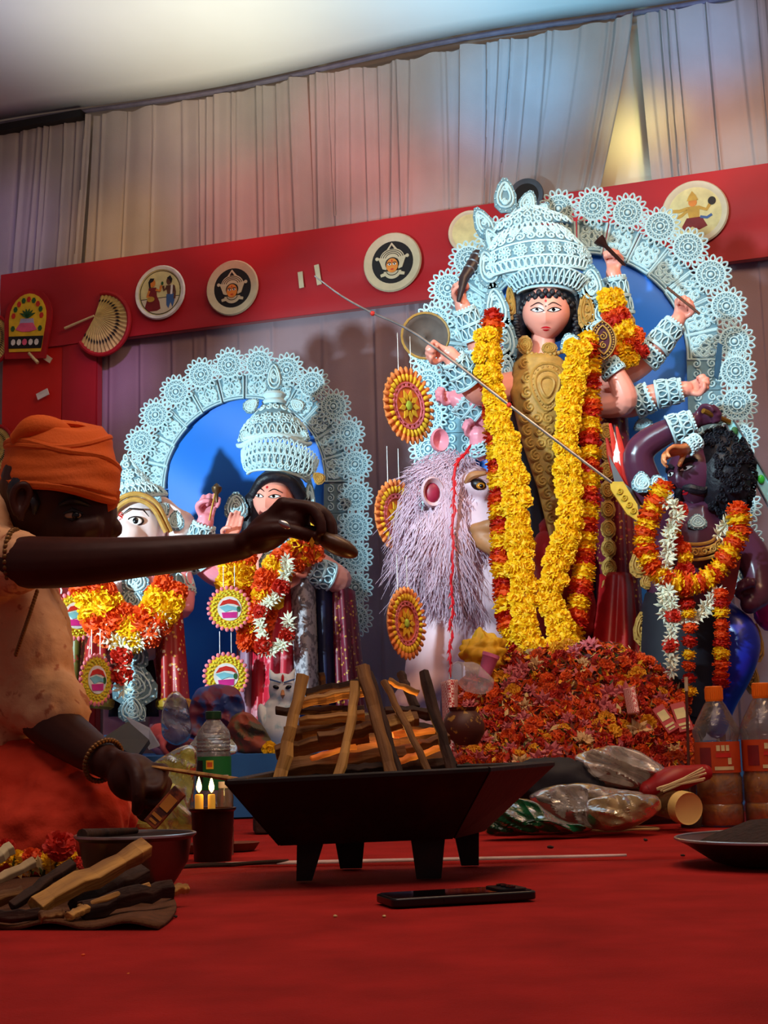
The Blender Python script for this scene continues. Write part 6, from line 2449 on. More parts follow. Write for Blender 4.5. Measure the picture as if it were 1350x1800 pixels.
# head in profile to the right, bowed
mb.ell(H(100, 858, .0), (.090, .078, .105), M.Rotation(R(8), 3, 'Y'), 24, 18)
mb.ell(H(128, 905, -.005), (.070, .066, .085), M.Rotation(R(10), 3, 'Y'), 20, 16)
mb.chain([H(150, 940, .0), H(155, 962, .0)], [.045, .032], 12)
mb.chain([H(178, 892, -.002), H(192, 918, -.002), H(200, 930, -.002)], [.010, .014, .015], 10)
mb.chain([H(120, 878, -.058), H(150, 874, -.052), H(174, 880, -.025)], [.010, .013, .011], 10)
mb.chain([H(140, 930, -.05), H(160, 925, -.045)], [.026, .022], 10)
mb.chain([H(170, 955, .0), H(182, 952, .0)], [.016, .012], 10)
mb.chain([H(75, 930, .01), H(40, 985, .03)], [.055, .062], 14)
# torso and arms
mb.chain([H(-30, 1000, .06), H(-40, 1100, .08), H(-30, 1230, .10), H(-10, 1400, .12)], [.11, .12, .11, .13], 18)
mb.chain([H(-60, 985, -.06), H(30, 988, -.14), H(130, 988, -.19), H(240, 980, -.21), H(330, 972, -.21), H(428, 960, -.20)], [.050, .0405, .037, .030, .0265, .0195], 16)
mb.chain([H(-10, 1080, .12), H(30, 1190, .04), H(85, 1265, -.06), H(140, 1308, -.12), H(192, 1342, -.17)], [.05, .044, .040, .033, .024], 16)
# right hand: reaching, fingers bent down round the ladle handle
hand(mb, H(432, 957, -.20), (.80, .05, .62), (.55, -.15, -.85), .98, 1, (48, 88, 118), thumb=(.75, -.25, .55), tcurl=.4)
# left hand: closed fist pointing right
hand(mb, H(196, 1344, -.17), (.86, -.1, -.42), (-.25, -.72, -.62), .98, 1, (72, 160, 235), thumb=(.6, -.3, .5), k=.95)
mb.ell(H(232, 1366, -.19), (.036, .030, .034), None, 16, 12)
mb.ell(H(258, 1384, -.20), (.030, .028, .028), None, 16, 12)
mb.ell(H(474, 932, -.205), (.046, .030, .027), M.Rotation(R(-36), 3, 'Y'), 16, 12)
mb.ell(H(512, 915, -.205), (.028, .032, .024), M.Rotation(R(10), 3, 'Y'), 16, 12)
part(mb, 'body', M_skin, pe, remesh=.0032, smoothit=5)
# face details
mb = MB()
mb.ell(H(128, 906, -.069), (.013, .005, .006), None, 12, 8)
ey = part(mb, 'eye', mat('eye_dim_white', (150, 120, 100), .3), pe)
mb = MB()
mb.ell(H(133, 906, -.0735), (.006, .003, .006), None, 10, 6)
part(mb, 'pupil', M_pupil, ey)
mb = MB()
mb.tube([H(112, 903, -.069), H(127, 897, -.072), H(146, 903, -.066)], [.002, .004, .002], 6)
mb.tube([H(112, 909, -.069), H(127, 914, -.071), H(146, 909, -.066)], [.001, .002, .001], 6)
part(mb, 'eyelid', M_line, ey)
mb = MB()
mb.tube(cr([H(104, 888, -.072), H(128, 880, -.074), H(160, 890, -.056)], 5), [.003, .006, .003], 8)
part(mb, 'eyebrow', M_hair, pe)
mb = MB()
mb.tube(cr([H(58, 868, -.075), H(62, 885, -.078), H(60, 905, -.076)], 4), [.012, .010, .003], 8, flat=.5)
mb.ell(H(45, 865, -.05), (.03, .03, .03), None, 10, 8)
part(mb, 'sideburn', M_hair, pe)
mb = MB()
mb.tube(cr([H(30, 905, -.085), H(22, 880, -.09), H(28, 858, -.092), H(44, 852, -.09), H(52, 866, -.085), H(48, 884, -.083), H(40, 898, -.083), H(36, 915, -.082)], 5), .006, 8)
mb.ell(H(38, 880, -.078), (.014, .008, .024), None, 12, 8)
part(mb, 'ear', M_skin, pe, remesh=.0025, smoothit=3)
# turban: wrapped bands
tb = None
mb = MB()


def turb(u, v):
    a = PI2 * u
    # v: 0 lower edge .. 1 crown
    yc = 868 - 124 * v
    wx = float(np.interp(v, [0, .12, .4, .75, .93, 1], [94, 106, 103, 92, 76, 30]))
    cx = float(np.interp(v, [0, .3, 1], [104, 108, 104]))
    tiltd = 16 * math.cos(a) * (1 - v)
    px = cx + wx * math.cos(a)
    rip = 1 + .016 * math.sin(v * 15 + 2.4 * math.cos(a + .6)) + .006 * math.sin(v * 34 + 3 * a)
    depth = -.095 * (wx / 100) * math.sin(a) * rip
    return H(cx + (px - cx) * rip, yc + tiltd + 4 * math.sin(3 * a + v * 5), depth)


mb.grid(turb, 96, 60, closeu=True)
mb.ell(H(104, 756, 0), (.055, .055, .012), None, 16, 8)
tb = part(mb, 'turban', M_turban, pe)
for ph, v0, v1, rr in ((.0, .05, .10, .0075), (.6, .40, .70, .006), (.2, .80, .62, .0055)):
    mb = MB()
    pts = []
    for i in range(33):
        u = i / 32
        v = v0 + (v1 - v0) * (.5 - .5 * math.cos(PI2 * (u + ph * .2)))
        q = turb(u, v)
        c_ = H(104, 868 - 124 * v, 0)
        pts.append(q - (q - c_).normalized() * .002)
    mb.tube(pts, rr, 8, closed=True)
    part(mb, 'turban_fold', M_turban, tb)
mb = MB()
mb.chain([H(30, 770, -.05), H(60, 752, -.06), H(100, 756, -.05), H(130, 770, -.03)], [.012, .02, .018, .008], 10)
part(mb, 'tucked_end', M_turban, tb)
mb = MB()
mb.prism([H(186, 868, -.04), H(210, 862, -.03), H(204, 888, -.03), H(190, 900, -.035)], (0, .012, 0))
part(mb, 'turban_flap', M_turban, tb)
# shirt
mb = MB()
mb.chain([H(-55, 960, .02), H(-60, 1040, .05), H(-38, 1120, .06), H(-25, 1220, .08), H(-40, 1330, .10)], [.115, .135, .145, .135, .14], 22)
mb.chain([H(-70, 980, -.05), H(-20, 986, -.09), H(34, 988, -.14)], [.085, .060, .0465], 18)
mb.chain([H(-20, 1100, .12), H(30, 1180, .04), H(82, 1235, -.04), H(100, 1252, -.07)], [.085, .07, .058, .052], 18)
mb.chain([H(40, 1060, -.02), H(60, 1150, -.02), H(50, 1230, -.02)], [.05, .06, .055], 16)
part(mb, 'shirt', M_shirt, pe, remesh=.006, smoothit=4, disp=(.03, .012))
# collar chain and thread
mb = MB()
pts = cr([H(65, 1040, -.11), H(52, 1080, -.12), H(40, 1115, -.12), H(28, 1150, -.11)], 8)
for p in pts:
    mb.ell(p, (.0032, .0032, .0042), None, 6, 5)
part(mb, 'hanging_chain', M_gold2, pe)
for nm, c_, ax, r_, wd in (('armband', H(28, 985, -.135), V((1, -.1, 0)), .045, .007), ('bracelet', H(182, 1337, -.162), (H(192, 1342, -.17) - H(140, 1308, -.12)), .031, .006)):
    mb = MB()
    u1, u2 = frame_from(ax)
    for i in range(36):
        a = PI2 * i / 36
        mb.ell(c_ + (u1 * math.cos(a) + u2 * math.sin(a)) * r_, (wd * .7,) * 3, None, 6, 5)
    part(mb, nm, M_gold2, pe)
# lower cloth over folded legs
mb = MB()
mb.chain([H(-80, 1420, .12), H(20, 1400, .02), H(110, 1408, -.06), H(165, 1430, -.10)], [.13, .095, .075, .055], 18)
mb.chain([H(-60, 1480, -.02), H(60, 1470, -.10), H(150, 1462, -.10)], [.09, .07, .05], 16)
mb.chain([H(150, 1440, -.08), H(180, 1430, .02), H(120, 1460, .10)], [.05, .05, .05], 14)
mb.chain([V((H(-80, 0).x, HY + .1, .075)), V((H(60, 0).x, HY + .1, .07)), V((H(120, 0).x, HY, .06))], [.075, .07, .06], 14)
part(mb, 'lower_garment', M_dhoti, pe, remesh=.006, smoothit=6, disp=(.05, .03))
# ring on finger
mb = MB()
mb.ell(H(500, 922, -.265), (.010, .004, .005), M.Rotation(R(35), 3, 'Y'), 10, 6)
part(mb, 'finger_ring', M_steel, pe)
# ladle in the raised hand
t = thing('wooden_ladle', 'dark wooden ladle held out over the fire by the raised hand', 'ladle', H(560, 945, -.2))
mb = MB()
mb.chain([H(470, 935, -.215), H(530, 930, -.215), H(565, 940, -.21)], [.006, .007, .010], 10)
part(mb, 'handle', M_woodd, t)
mb = MB()
mb.ell(H(592, 958, -.21), (.034, .020, .014), M.Rotation(R(28), 3, 'Y'), 18, 12)
part(mb, 'scoop', mat('dark_oiled_wood', (74, 46, 20), .35, var=.3, scale=30), t)
t = thing('flower_pinch', 'pinch of orange flower petals between the raised fingers', 'flowers', H(535, 965, -.24))
mb = MB()
random.seed(8)
for i in range(40):
    p = H(537 + jit(22), 965 + jit(16), -.235 + jit(.012))
    e = Euler((jit(3), jit(3), jit(3))).to_matrix()
    mb.add([p + e @ V(q) for q in ((-.007, 0, 0), (0, .004, .002), (.007, 0, 0), (0, -.004, .002))], [(0, 1, 2, 3)], random.choice((0, 0, 2, 1)))
part(mb, 'petals', PETC, t, smooth=False, kind='stuff')
packet(290, 1420, 2.06, 26, 78, 42, 'orange brown printed packet held under the lower fist', mat('orange_brown_print', (150, 66, 24), .5, rgb2=(70, 26, 14), scale=40, thr=(.45, .55)), 'matchbox', -8, True, mat('ochre_print', (190, 120, 40), .5))

# ------------------------------------------------------------------ left foreground: firewood on a cloth, flowers, bowl
GW = 'split firewood lying at the left front'
t = thing('sack_cloth', 'coarse brown cloth under the left firewood bundle', 'cloth', F(120, 1600))
mb = MB()


def fn(u, v):
    a = F(-220 + 500 * u + 30 * math.sin(v * 5), 1632 - 92 * v)
    a.z = .006 + .004 * math.sin(u * 23) * math.sin(v * 9 + 1)
    return a


mb.grid(fn, 40, 16)
part(mb, 'cloth_sheet', mat('sacking', (88, 52, 24), .95, var=.25, scale=80, bump=.5, bscale=300), t, solid=.004)
stick((60, 1596, 258, 1488), 1.66, 1.80, 40, M_woodl, 'largest pale split log slanting up over the left bundle', group=GW, seed=41)
stick((20, 1592, 128, 1518), 1.68, 1.76, 22, M_woodd, 'dark bark branch left of the large pale log', group=GW, seed=42)
stick((130, 1592, 252, 1528), 1.72, 1.84, 34, M_woodd, 'thick dark bark log under the large pale log', group=GW, seed=43)
stick((140, 1600, 300, 1560), 1.66, 1.74, 38, M_woodd, 'front dark bark log at the right of the bundle', group=GW, seed=44)
stick((138, 1594, 262, 1556), 1.655, 1.72, 14, M_woodl, 'pale split face lying along the front dark log', group=GW, seed=45)
stick((296, 1566, 330, 1560), 1.80, 1.82, 22, M_woodl, 'short pale log end at the bundle right tip', group=GW, seed=46)
stick((-40, 1560, 60, 1516), 1.72, 1.78, 22, mat('grey_pale_bark', (170, 150, 110), .8, var=.3, scale=30), 'grey pale bark slab at the left edge of bundle', group=GW, seed=47)
stick((-60, 1540, 22, 1490), 1.76, 1.80, 24, mat('whitish_bark', (190, 180, 140), .8, var=.2, scale=30), 'whitish bark slab rising at the far left', group=GW, seed=48)
stick((-30, 1612, 70, 1606), 1.63, 1.64, 24, M_woodd, 'short dark log at the bundle front left corner', group=GW, seed=49)
stick((70, 1612, 112, 1604), 1.625, 1.64, 22, M_wood, 'first short log end facing out at bundle front', group=GW, seed=50)
stick((118, 1610, 150, 1596), 1.625, 1.66, 20, M_woodl, 'second short log end facing out at bundle front', group=GW, seed=51)
stick((-50, 1590, 40, 1570), 1.69, 1.72, 26, M_wood, 'brown log lying under the bark slabs at left', group=GW, seed=52)
for x, y, Y, ky, r_, lb in ((105, 1488, 1.80, 'r', 27, 'large orange red marigold on top of the firewood bundle'), (10, 1490, 1.86, 'r', 16, 'orange red marigold behind the whitish bark'), (55, 1508, 1.84, 'o', 18, 'orange marigold between bark and the large marigold'),
                            (90, 1512, 1.82, 'y', 20, 'yellow marigold right under the large orange one'), (32, 1512, 1.86, 'y', 18, 'yellow marigold beside the bark slab'), (118, 1506, 1.86, 'y', 17, 'yellow marigold near the steel bowl'), (-8, 1510, 1.84, 'y', 18, 'yellow marigold at the extreme left edge'), (130, 1518, 1.86, 'r', 14, 'small red marigold touching the large pale log')):
    z = V((jit(.4), -1, .7)).normalized()
    x_, y_ = frame_from(z)
    inst(FLM[ky][0], 'marigold_blossom', None, basis(P(x, y, Y), x_, y_, z) @ M.Scale(r_ * Y / FPX, 4), lb, 'flower', 'blossoms on the left firewood')
mb = MB()
random.seed(4)
for i in range(60):
    p = P(20 + 60 * random.random() + i, 1522 + jit(10), 1.84 + jit(.03))
    e = Euler((jit(3), jit(3), jit(3))).to_matrix()
    mb.add([p + e @ V(q) for q in ((-.010, 0, 0), (0, .006, .003), (.010, 0, 0), (0, -.006, .003))], [(0, 1, 2, 3)], random.choice((6, 6, 2, 5)))
part(mb, 'petal_scatter', PETC, None, smooth=False, kind='stuff', label='pale leaves and petals scattered behind the bark slabs', cat='petals')

M_steelbowl = mat('dull_steel', (110, 92, 84), .3, metal=.85, var=.2, scale=12)
bc_ = P(238, 1470, 1.96)
BR = 100 * 1.96 / FPX
t = thing('steel_bowl', 'wide steel bowl behind the firewood bundle', 'bowl', (bc_.x, 1.96, 0))
mb = MB()
hz = bc_.z
mb.lathe([(0, .006), (.5 * BR, .006), (.55 * BR, 0), (.72 * BR, .02), (.90 * BR, hz * .55), (.96 * BR, hz - .004), (1.03 * BR, hz), (1.03 * BR, hz + .003), (.95 * BR, hz), (.86 * BR, hz * .55), (.66 * BR, .025), (0, .012)], (bc_.x, 1.96, 0), 48)
part(mb, 'bowl_shell', M_steelbowl, t)
mb = MB()
mb.tube([V((bc_.x + 1.02 * BR * math.cos(PI2 * i / 40), 1.96 + 1.02 * BR * math.sin(PI2 * i / 40), hz + .002)) for i in range(40)], .0022, 6, closed=True)
part(mb, 'bowl_rim', M_steel, t)
mb = MB()
mb.tube([P(144, 1468, 1.92), P(185, 1464, 1.97), P(240, 1460, 2.02)], [.008, .006, .004], 10)
part(mb, 'ghee_spoon', M_woodd, None, label='dark spoon lying across the steel bowl rim', cat='spoon')

# cup with two candles
fb = F(374, 1513)
t = thing('candle_cup', 'dark copper tumbler holding the two lit candles', 'cup', fb)
hc = P(374, 1420, fb.y).z
rc = 39 * fb.y / FPX
mb = MB()
mb.lathe([(0, .004), (.80 * rc, .004), (.82 * rc, 0), (.95 * rc, hc - .006), (1.05 * rc, hc - .003), (1.05 * rc, hc), (.92 * rc, hc), (.78 * rc, .02), (0, .02)], fb, 36)
part(mb, 'tumbler_wall', mat('dark_copper', (48, 22, 16), .35, metal=.6, var=.3, scale=20), t)
mb = MB()
mb.lathe([(0, hc - .012), (.92 * rc, hc - .012)], fb, 24)
part(mb, 'sand_fill', mat('dark_sand', (60, 36, 24), .9), t)
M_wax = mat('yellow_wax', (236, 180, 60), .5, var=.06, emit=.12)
M_flame = mat('candle_flame', (255, 226, 150), .5, rgb2=(255, 200, 90), scale=10, emit=9)
for x, w, lb in ((350, 15, 'left lit yellow candle in the dark tumbler'), (372, 13, 'right lit yellow candle in the dark tumbler')):
    Yc = fb.y
    k = Yc / FPX
    b0 = P(x, 1420, Yc)
    t = thing('candle', lb, 'candle', b0, 'two lit candles in the tumbler')
    mb = MB()
    hcan = 23 * k
    mb.lathe([(0, -.01), (w * k * .5, -.01), (w * k * .5, hcan * .9), (w * k * .42, hcan), (0, hcan * .94)], b0, 16)
    part(mb, 'wax_stick', M_wax, t)
    mb = MB()
    mb.tube([b0 + V((0, 0, hcan)), b0 + V((0, 0, hcan + .005))], .0007, 5)
    part(mb, 'wick', M_black, t)
    mb = MB()
    mb.lathe([(0, 0), (.0042, .006), (.0046, .011), (.0026, .019), (0, .027)], b0 + V((0, 0, hcan + .002)), 12)
    part(mb, 'flame', M_flame, t)
    lamp('candle_light', 'POINT', b0 + V((0, -.0, hcan + .034)), None, .12, (1, .6, .25), .005)

# ------------------------------------------------------------------ bottles, bags, plates, phone
def clear(name, tint, gloss=.10, rough=.04, diff=0.0, dcol=None, bump=0.0, bscale=30, fres=1.45):
    """thin clear or tinted plastic: transparent tint with a mirror sheen and some haze"""
    m = bpy.data.materials.new(name)
    m.use_nodes = True
    nt = m.node_tree
    nt.nodes.remove(nt.nodes['Principled BSDF'])
    tr = nt.nodes.new('ShaderNodeBsdfTransparent')
    tr.inputs[0].default_value = (*lin(tint), 1)
    gl = nt.nodes.new('ShaderNodeBsdfGlossy')
    gl.inputs['Roughness'].default_value = rough
    fr_ = nt.nodes.new('ShaderNodeFresnel')
    fr_.inputs['IOR'].default_value = fres
    base = tr.outputs[0]
    tc = nt.nodes.new('ShaderNodeTexCoord')
    nz = nt.nodes.new('ShaderNodeTexNoise')
    nz.inputs['Scale'].default_value = bscale
    nz.inputs['Detail'].default_value = 4
    nz.inputs['Distortion'].default_value = 1.2
    nt.links.new(tc.outputs['Object'], nz.inputs['Vector'])
    df = nt.nodes.new('ShaderNodeBsdfDiffuse')
    df.inputs[0].default_value = (*lin(dcol or tint), 1)
    if diff:
        mp = nt.nodes.new('ShaderNodeMapRange')
        mp.inputs['From Min'].default_value = .35
        mp.inputs['From Max'].default_value = .7
        mp.inputs['To Min'].default_value = diff * .5
        mp.inputs['To Max'].default_value = min(1, diff * 1.5)
        nt.links.new(nz.outputs['Fac'], mp.inputs['Value'])
        mx = nt.nodes.new('ShaderNodeMixShader')
        nt.links.new(mp.outputs[0], mx.inputs[0])
        nt.links.new(base, mx.inputs[1])
        nt.links.new(df.outputs[0], mx.inputs[2])
        base = mx.outputs[0]
    if bump:
        bn = nt.nodes.new('ShaderNodeBump')
        bn.inputs['Strength'].default_value = bump
        bn.inputs['Distance'].default_value = .012
        nt.links.new(nz.outputs['Fac'], bn.inputs['Height'])
        nt.links.new(bn.outputs[0], gl.inputs['Normal'])
        nt.links.new(bn.outputs[0], df.inputs['Normal'])
        nt.links.new(bn.outputs[0], fr_.inputs['Normal'])
    mx2 = nt.nodes.new('ShaderNodeMixShader')
    ad = nt.nodes.new('ShaderNodeMath')
    ad.operation = 'MULTIPLY_ADD'
    ad.inputs[1].default_value = .8
    ad.inputs[2].default_value = gloss * .3
    nt.links.new(fr_.outputs[0], ad.inputs[0])
    nt.links.new(ad.outputs[0], mx2.inputs[0])
    nt.links.new(base, mx2.inputs[1])
    nt.links.new(gl.outputs[0], mx2.inputs[2])
    nt.links.new(mx2.outputs[0], nt.nodes['Material Output'].inputs[0])
    return m


def film(name, rgb, alpha, rough=.22):
    return clear(name, tuple(int(200 + .2 * (x - 200)) if max(rgb) > 150 else int(60 + .6 * x) for x in rgb), .05, rough, min(.6, alpha * .75), rgb, .35, 16, 1.22)


M_pet = clear('clear_bottle', (236, 238, 236), .15, .05, .05, (220, 225, 225), .3, 40)
M_oil = clear('golden_oil', (224, 160, 60), .05, .05, .85, (255, 176, 60), 0, 30, 1.2)
M_water = clear('clear_water', (225, 232, 232), .05, .03, .03)
M_caporange = mat('orange_cap', (236, 120, 20), .4, var=.05)
M_labelo = mat('orange_label', (190, 70, 24), .5, var=.12, scale=30)
M_labelg = mat('green_label', (20, 110, 50), .5, var=.12, scale=30)


def oil_bottle(px, pybot, pytop, label):
    fb = F(px, pybot)
    k = fb.y / FPX
    Ht = P(px, pytop, fb.y).z
    r = 40 * k
    t = thing('oil_bottle', label, 'bottle', fb, 'oil bottles with orange caps')
    prof = [(0, .003), (.86, .0), (1.0, .03), (1.0, .14), (.95, .16), (1.0, .18), (1.0, .34), (.94, .36), (.94, .62), (1.0, .64), (1.02, .68), (.8, .76), (.45, .87), (.30, .90), (.30, .93), (0, .93)]
    mb = MB()
    mb.lathe([(a * r, b * Ht) for a, b in prof], fb, 8 * 4)
    part(mb, 'bottle_shell', M_pet, t)
    mb = MB()
    mb.lathe([(a * r * .95, b * Ht) for a, b in [(0, .01), (.86, .01), (1.0, .035), (1.0, .14), (.95, .16), (1.0, .18), (1.0, .34), (.94, .36), (.94, .60), (0, .60)]], fb, 24)
    part(mb, 'oil', M_oil, t)
    mb = MB()
    mb.lathe([(.36 * r, Ht * .89), (.37 * r, Ht * .895), (.37 * r, Ht * .995), (.34 * r, Ht), (0, Ht)], fb, 24)
    part(mb, 'cap', M_caporange, t)
    mb = MB()
    for i in range(24):
        a = PI2 * i / 24
        mb.box(fb + V((.375 * r * math.cos(a), .375 * r * math.sin(a), Ht * .945)), (.0016, .0016, Ht * .08))
    part(mb, 'cap_ribs', M_caporange, t, kind='stuff')
    mb = MB()
    mb.lathe([(.965 * r, Ht * .38), (.97 * r, Ht * .38), (.97 * r, Ht * .60), (.965 * r, Ht * .60)], fb, 32)
    lb = part(mb, 'label_wrap', M_labelo, t)

    def onlabel(a0, a1, z0, z1, m, nm):
        mb = MB()
        mb.grid(lambda u, v: fb + V((.985 * r * math.sin(R(a0 + (a1 - a0) * u)), -.985 * r * math.cos(R(a0 + (a1 - a0) * u)), Ht * (z0 + (z1 - z0) * v))), 8, 2)
        part(mb, nm, m, lb, smooth=False)
    for a0 in (-14, -2, 10):
        onlabel(a0, a0 + 9, .535, .575, M_paleyel, 'label_letter')
    onlabel(-16, 22, .49, .52, M_redp, 'label_word')
    onlabel(-20, 30, .40, .425, M_paleyel, 'label_line')
    onlabel(-60, -28, .42, .56, M_maroon, 'label_roundel')
    onlabel(14, 24, .44, .485, M_paleyel, 'label_badge')
    return t


oil_bottle(1268, 1452, 1206, 'full oil bottle with orange cap, left of the pair')
oil_bottle(1352, 1450, 1200, 'oil bottle with orange cap cut by the right edge')

# water bottle with green label
wy = 3.2
fb = P(376, 1400, wy)
fb.z = 0
k = wy / FPX
t = thing('water_bottle', 'clear water bottle with green label and dark green cap', 'bottle', fb)
zt = P(376, 1250, wy).z
r = 30 * k
mb = MB()
pr_ = [(0, .002), (r * .9, 0), (r, .02), (r, zt * .64)]
for i in range(5):
    z = zt * (.65 + .03 * i)
    pr_ += [(r, z), (r * .94, z + zt * .02)]
pr_ += [(r * 1.0, zt * .78), (r * .9, zt * .84), (r * .5, zt * .91), (r * .38, zt * .93), (r * .38, zt * .95), (0, zt * .95)]
mb.lathe(pr_, fb, 32)
part(mb, 'bottle_shell', clear('hazy_bottle', (225, 228, 226), .2, .08, .22, (215, 220, 220), .4, 60), t)
mb = MB()
mb.lathe([(0, .01), (r * .94, .01), (r * .94, zt * .7), (0, zt * .7)], fb, 20)
part(mb, 'water', M_water, t)
mb = MB()
mb.lathe([(r * 1.01, zt * .36), (r * 1.02, zt * .36), (r * 1.02, zt * .63), (r * 1.01, zt * .63)], fb, 32)
lb = part(mb, 'label_wrap', M_labelg, t)
for a0, a1, z0, z1, m, nm in ((-18, 6, .53, .60, M_yelp, 'label_crest'), (-14, 2, .545, .585, M_redp, 'label_crest_core'), (10, 60, .46, .48, M_whitep, 'label_line'), (-60, -30, .42, .60, M_black, 'label_figure')):
    mb = MB()
    mb.grid(lambda u, v: fb + V((1.04 * r * math.sin(R(a0 + (a1 - a0) * u)), -1.04 * r * math.cos(R(a0 + (a1 - a0) * u)), zt * (z0 + (z1 - z0) * v))), 8, 2)
    part(mb, nm, m, lb, smooth=False)
mb = MB()
mb.lathe([(r * .46, zt * .935), (r * .47, zt * .94), (r * .47, zt * .995), (r * .42, zt), (0, zt)], fb, 24)
part(mb, 'cap', mat('dark_green_cap', (14, 60, 34), .4), t)
# short clear jar behind the candles
jb = P(396, 1410, 2.62)
jb.z = 0
t = thing('glass_jar', 'small ribbed clear jar just behind the lit candles', 'jar', jb)
mb = MB()
jr, jz = .014, P(396, 1380, 2.62).z
mb.lathe([(0, 0), (jr, 0)] + [(jr * (1 + .06 * (i % 2)), jz * (.1 + .08 * i)) for i in range(10)] + [(jr * .8, jz * .97), (jr * .8, jz), (0, jz)], jb, 24)
part(mb, 'jar_shell', clear('ribbed_clear', (226, 210, 196), .3, .05, .1), t)
mb = MB()
mb.lathe([(jr * .84, jz * .96), (jr * .86, jz * .97), (jr * .86, jz * 1.05), (0, jz * 1.05)], jb, 20)
part(mb, 'jar_lid', mat('pale_lid', (200, 190, 170), .4), t)


def bag(outline, Y, depth, m, name, label, seed=0, amp=.02, ns=.035, floor=True):
    """crumpled bag: puffed volume over a pixel outline"""
    pts = cr([(x, y, 0) for x, y in outline], 14, True)
    cx = sum(p.x for p in pts) / len(pts)
    cy = sum(p.y for p in pts) / len(pts)
    mb = MB()
    n = len(pts)
    rings = 16
    vs = []
    for side in (-1, 1):
        for j in range(rings):
            t = j / (rings - 1)
            s0_ = math.cos(t * PI / 2) ** .8 if t < 1 else 0.0
            for ip, p in enumerate(pts):
                s = s0_
                qx, qy = cx + (p.x - cx) * s, cy + (p.y - cy) * s
                w1 = noise.noise(V((qx * .006 + qy * .010, qy * .034 - qx * .016, seed * 7.3)))
                w2 = noise.noise(V((qx * .030 - qy * .012, qy * .012 + qx * .004, seed * 3.1 + 5)))
                fold = .7 * (1 - abs(w1) * 2.8) + .45 * (1 - abs(w2) * 2.8)
                dz = math.sin(t * PI / 2) ** .6 * depth * side * (.42 + .5 * fold) if t > 0 else 0
                vs.append(P(cx + (p.x - cx) * s, cy + (p.y - cy) * s, Y + dz))
    fs = []
    for sd in range(2):
        o = sd * rings * n
        for j in range(rings - 1):
            for i in range(n):
                q = (o + j * n + i, o + j * n + (i + 1) % n, o + (j + 1) * n + (i + 1) % n, o + (j + 1) * n + i)
                fs.append(q if sd == 0 else tuple(reversed(q)))
    mb.add(vs, fs)
    o = part(mb, name, m, None, disp=(ns * 1.6, amp * .35), label=label, cat='bag')
    md = o.modifiers.new('sub', 'SUBSURF')
    md.levels = md.render_levels = 1
    md.subdivision_type = 'SIMPLE'
    tx = bpy.data.textures.new(name + '_creases', 'CLOUDS')
    tx.noise_type = 'HARD_NOISE'
    tx.noise_scale = .06
    md = o.modifiers.new('creases', 'DISPLACE')
    md.texture = tx
    md.strength = .004
    md.texture_coords = 'GLOBAL'
    return o


M_bagw = film('white_bag_film', (240, 234, 222), .55)
M_bagg = film('green_bag_film', (10, 92, 48), .8)
M_bagy = film('yellow_green_film', (206, 214, 120), .55)
bag([(1010, 1330), (1050, 1316), (1085, 1312), (1120, 1322), (1160, 1345), (1172, 1362), (1130, 1385), (1070, 1380), (1030, 1370)], 3.04, .09, film('white_bag_film_thick', (244, 238, 226), .7), 'plastic_bag', 'knotted white plastic bag in front of the heap', 1, .03)
bag([(930, 1402), (980, 1382), (1040, 1380), (1090, 1390), (1130, 1400), (1085, 1440), (1040, 1455), (990, 1440)], 2.92, .08, M_bagw, 'plastic_bag', 'flattened clear plastic bag between green bag and jar', 2, .03)
bag([(1030, 1410), (1090, 1396), (1150, 1398), (1160, 1420), (1130, 1445), (1080, 1460), (1040, 1452)], 2.86, .06, film('amber_film', (220, 196, 140), .5), 'plastic_bag', 'amber tinted clear bag lying before the plastic jar', 3, .02)
bag([(856, 1465), (870, 1430), (900, 1405), (940, 1410), (985, 1440), (1040, 1455), (1010, 1466), (930, 1466)], 2.84, .05, M_bagg, 'plastic_bag', 'crumpled green plastic bag right of the fire pit', 4, .02)
bag([(200, 1470), (205, 1400), (235, 1370), (290, 1330), (330, 1310), (345, 1330), (340, 1400), (335, 1465), (270, 1475)], 2.7, .07, M_bagy, 'plastic_bag', 'yellowish translucent bag behind the seated person hand', 5, .03)
bag([(318, 1350), (335, 1310), (355, 1290), (400, 1296), (418, 1320), (395, 1330), (360, 1345), (350, 1365)], 3.35, .06, film('pale_bag', (216, 226, 206), .65), 'plastic_bag', 'pale plastic bag around the green label water bottle', 6, .03)
bag([(40, 1340), (60, 1290), (85, 1262), (100, 1300), (120, 1340)], 2.95, .06, film('pale_green_bag', (176, 210, 150), .6), 'plastic_bag', 'pale green plastic bag beside the banana leaf', 7, .03)
# thread lying by the bag
t = thing('cord_piece', 'loose pale cord on the carpet before the clear bags', 'cord', F(1080, 1462))
mb = MB()
pts = cr([F(1012, 1452), F(1030, 1461), F(1070, 1465), (F(1120, 1462)), F(1158, 1461), F(1140, 1458), F(1080, 1456), F(1040, 1458)], 8)
mb.tube([p + V((0, 0, .004)) for p in pts], .0022, 5)
part(mb, 'cord_strand', mat('pale_jute', (206, 170, 110), .8), t)
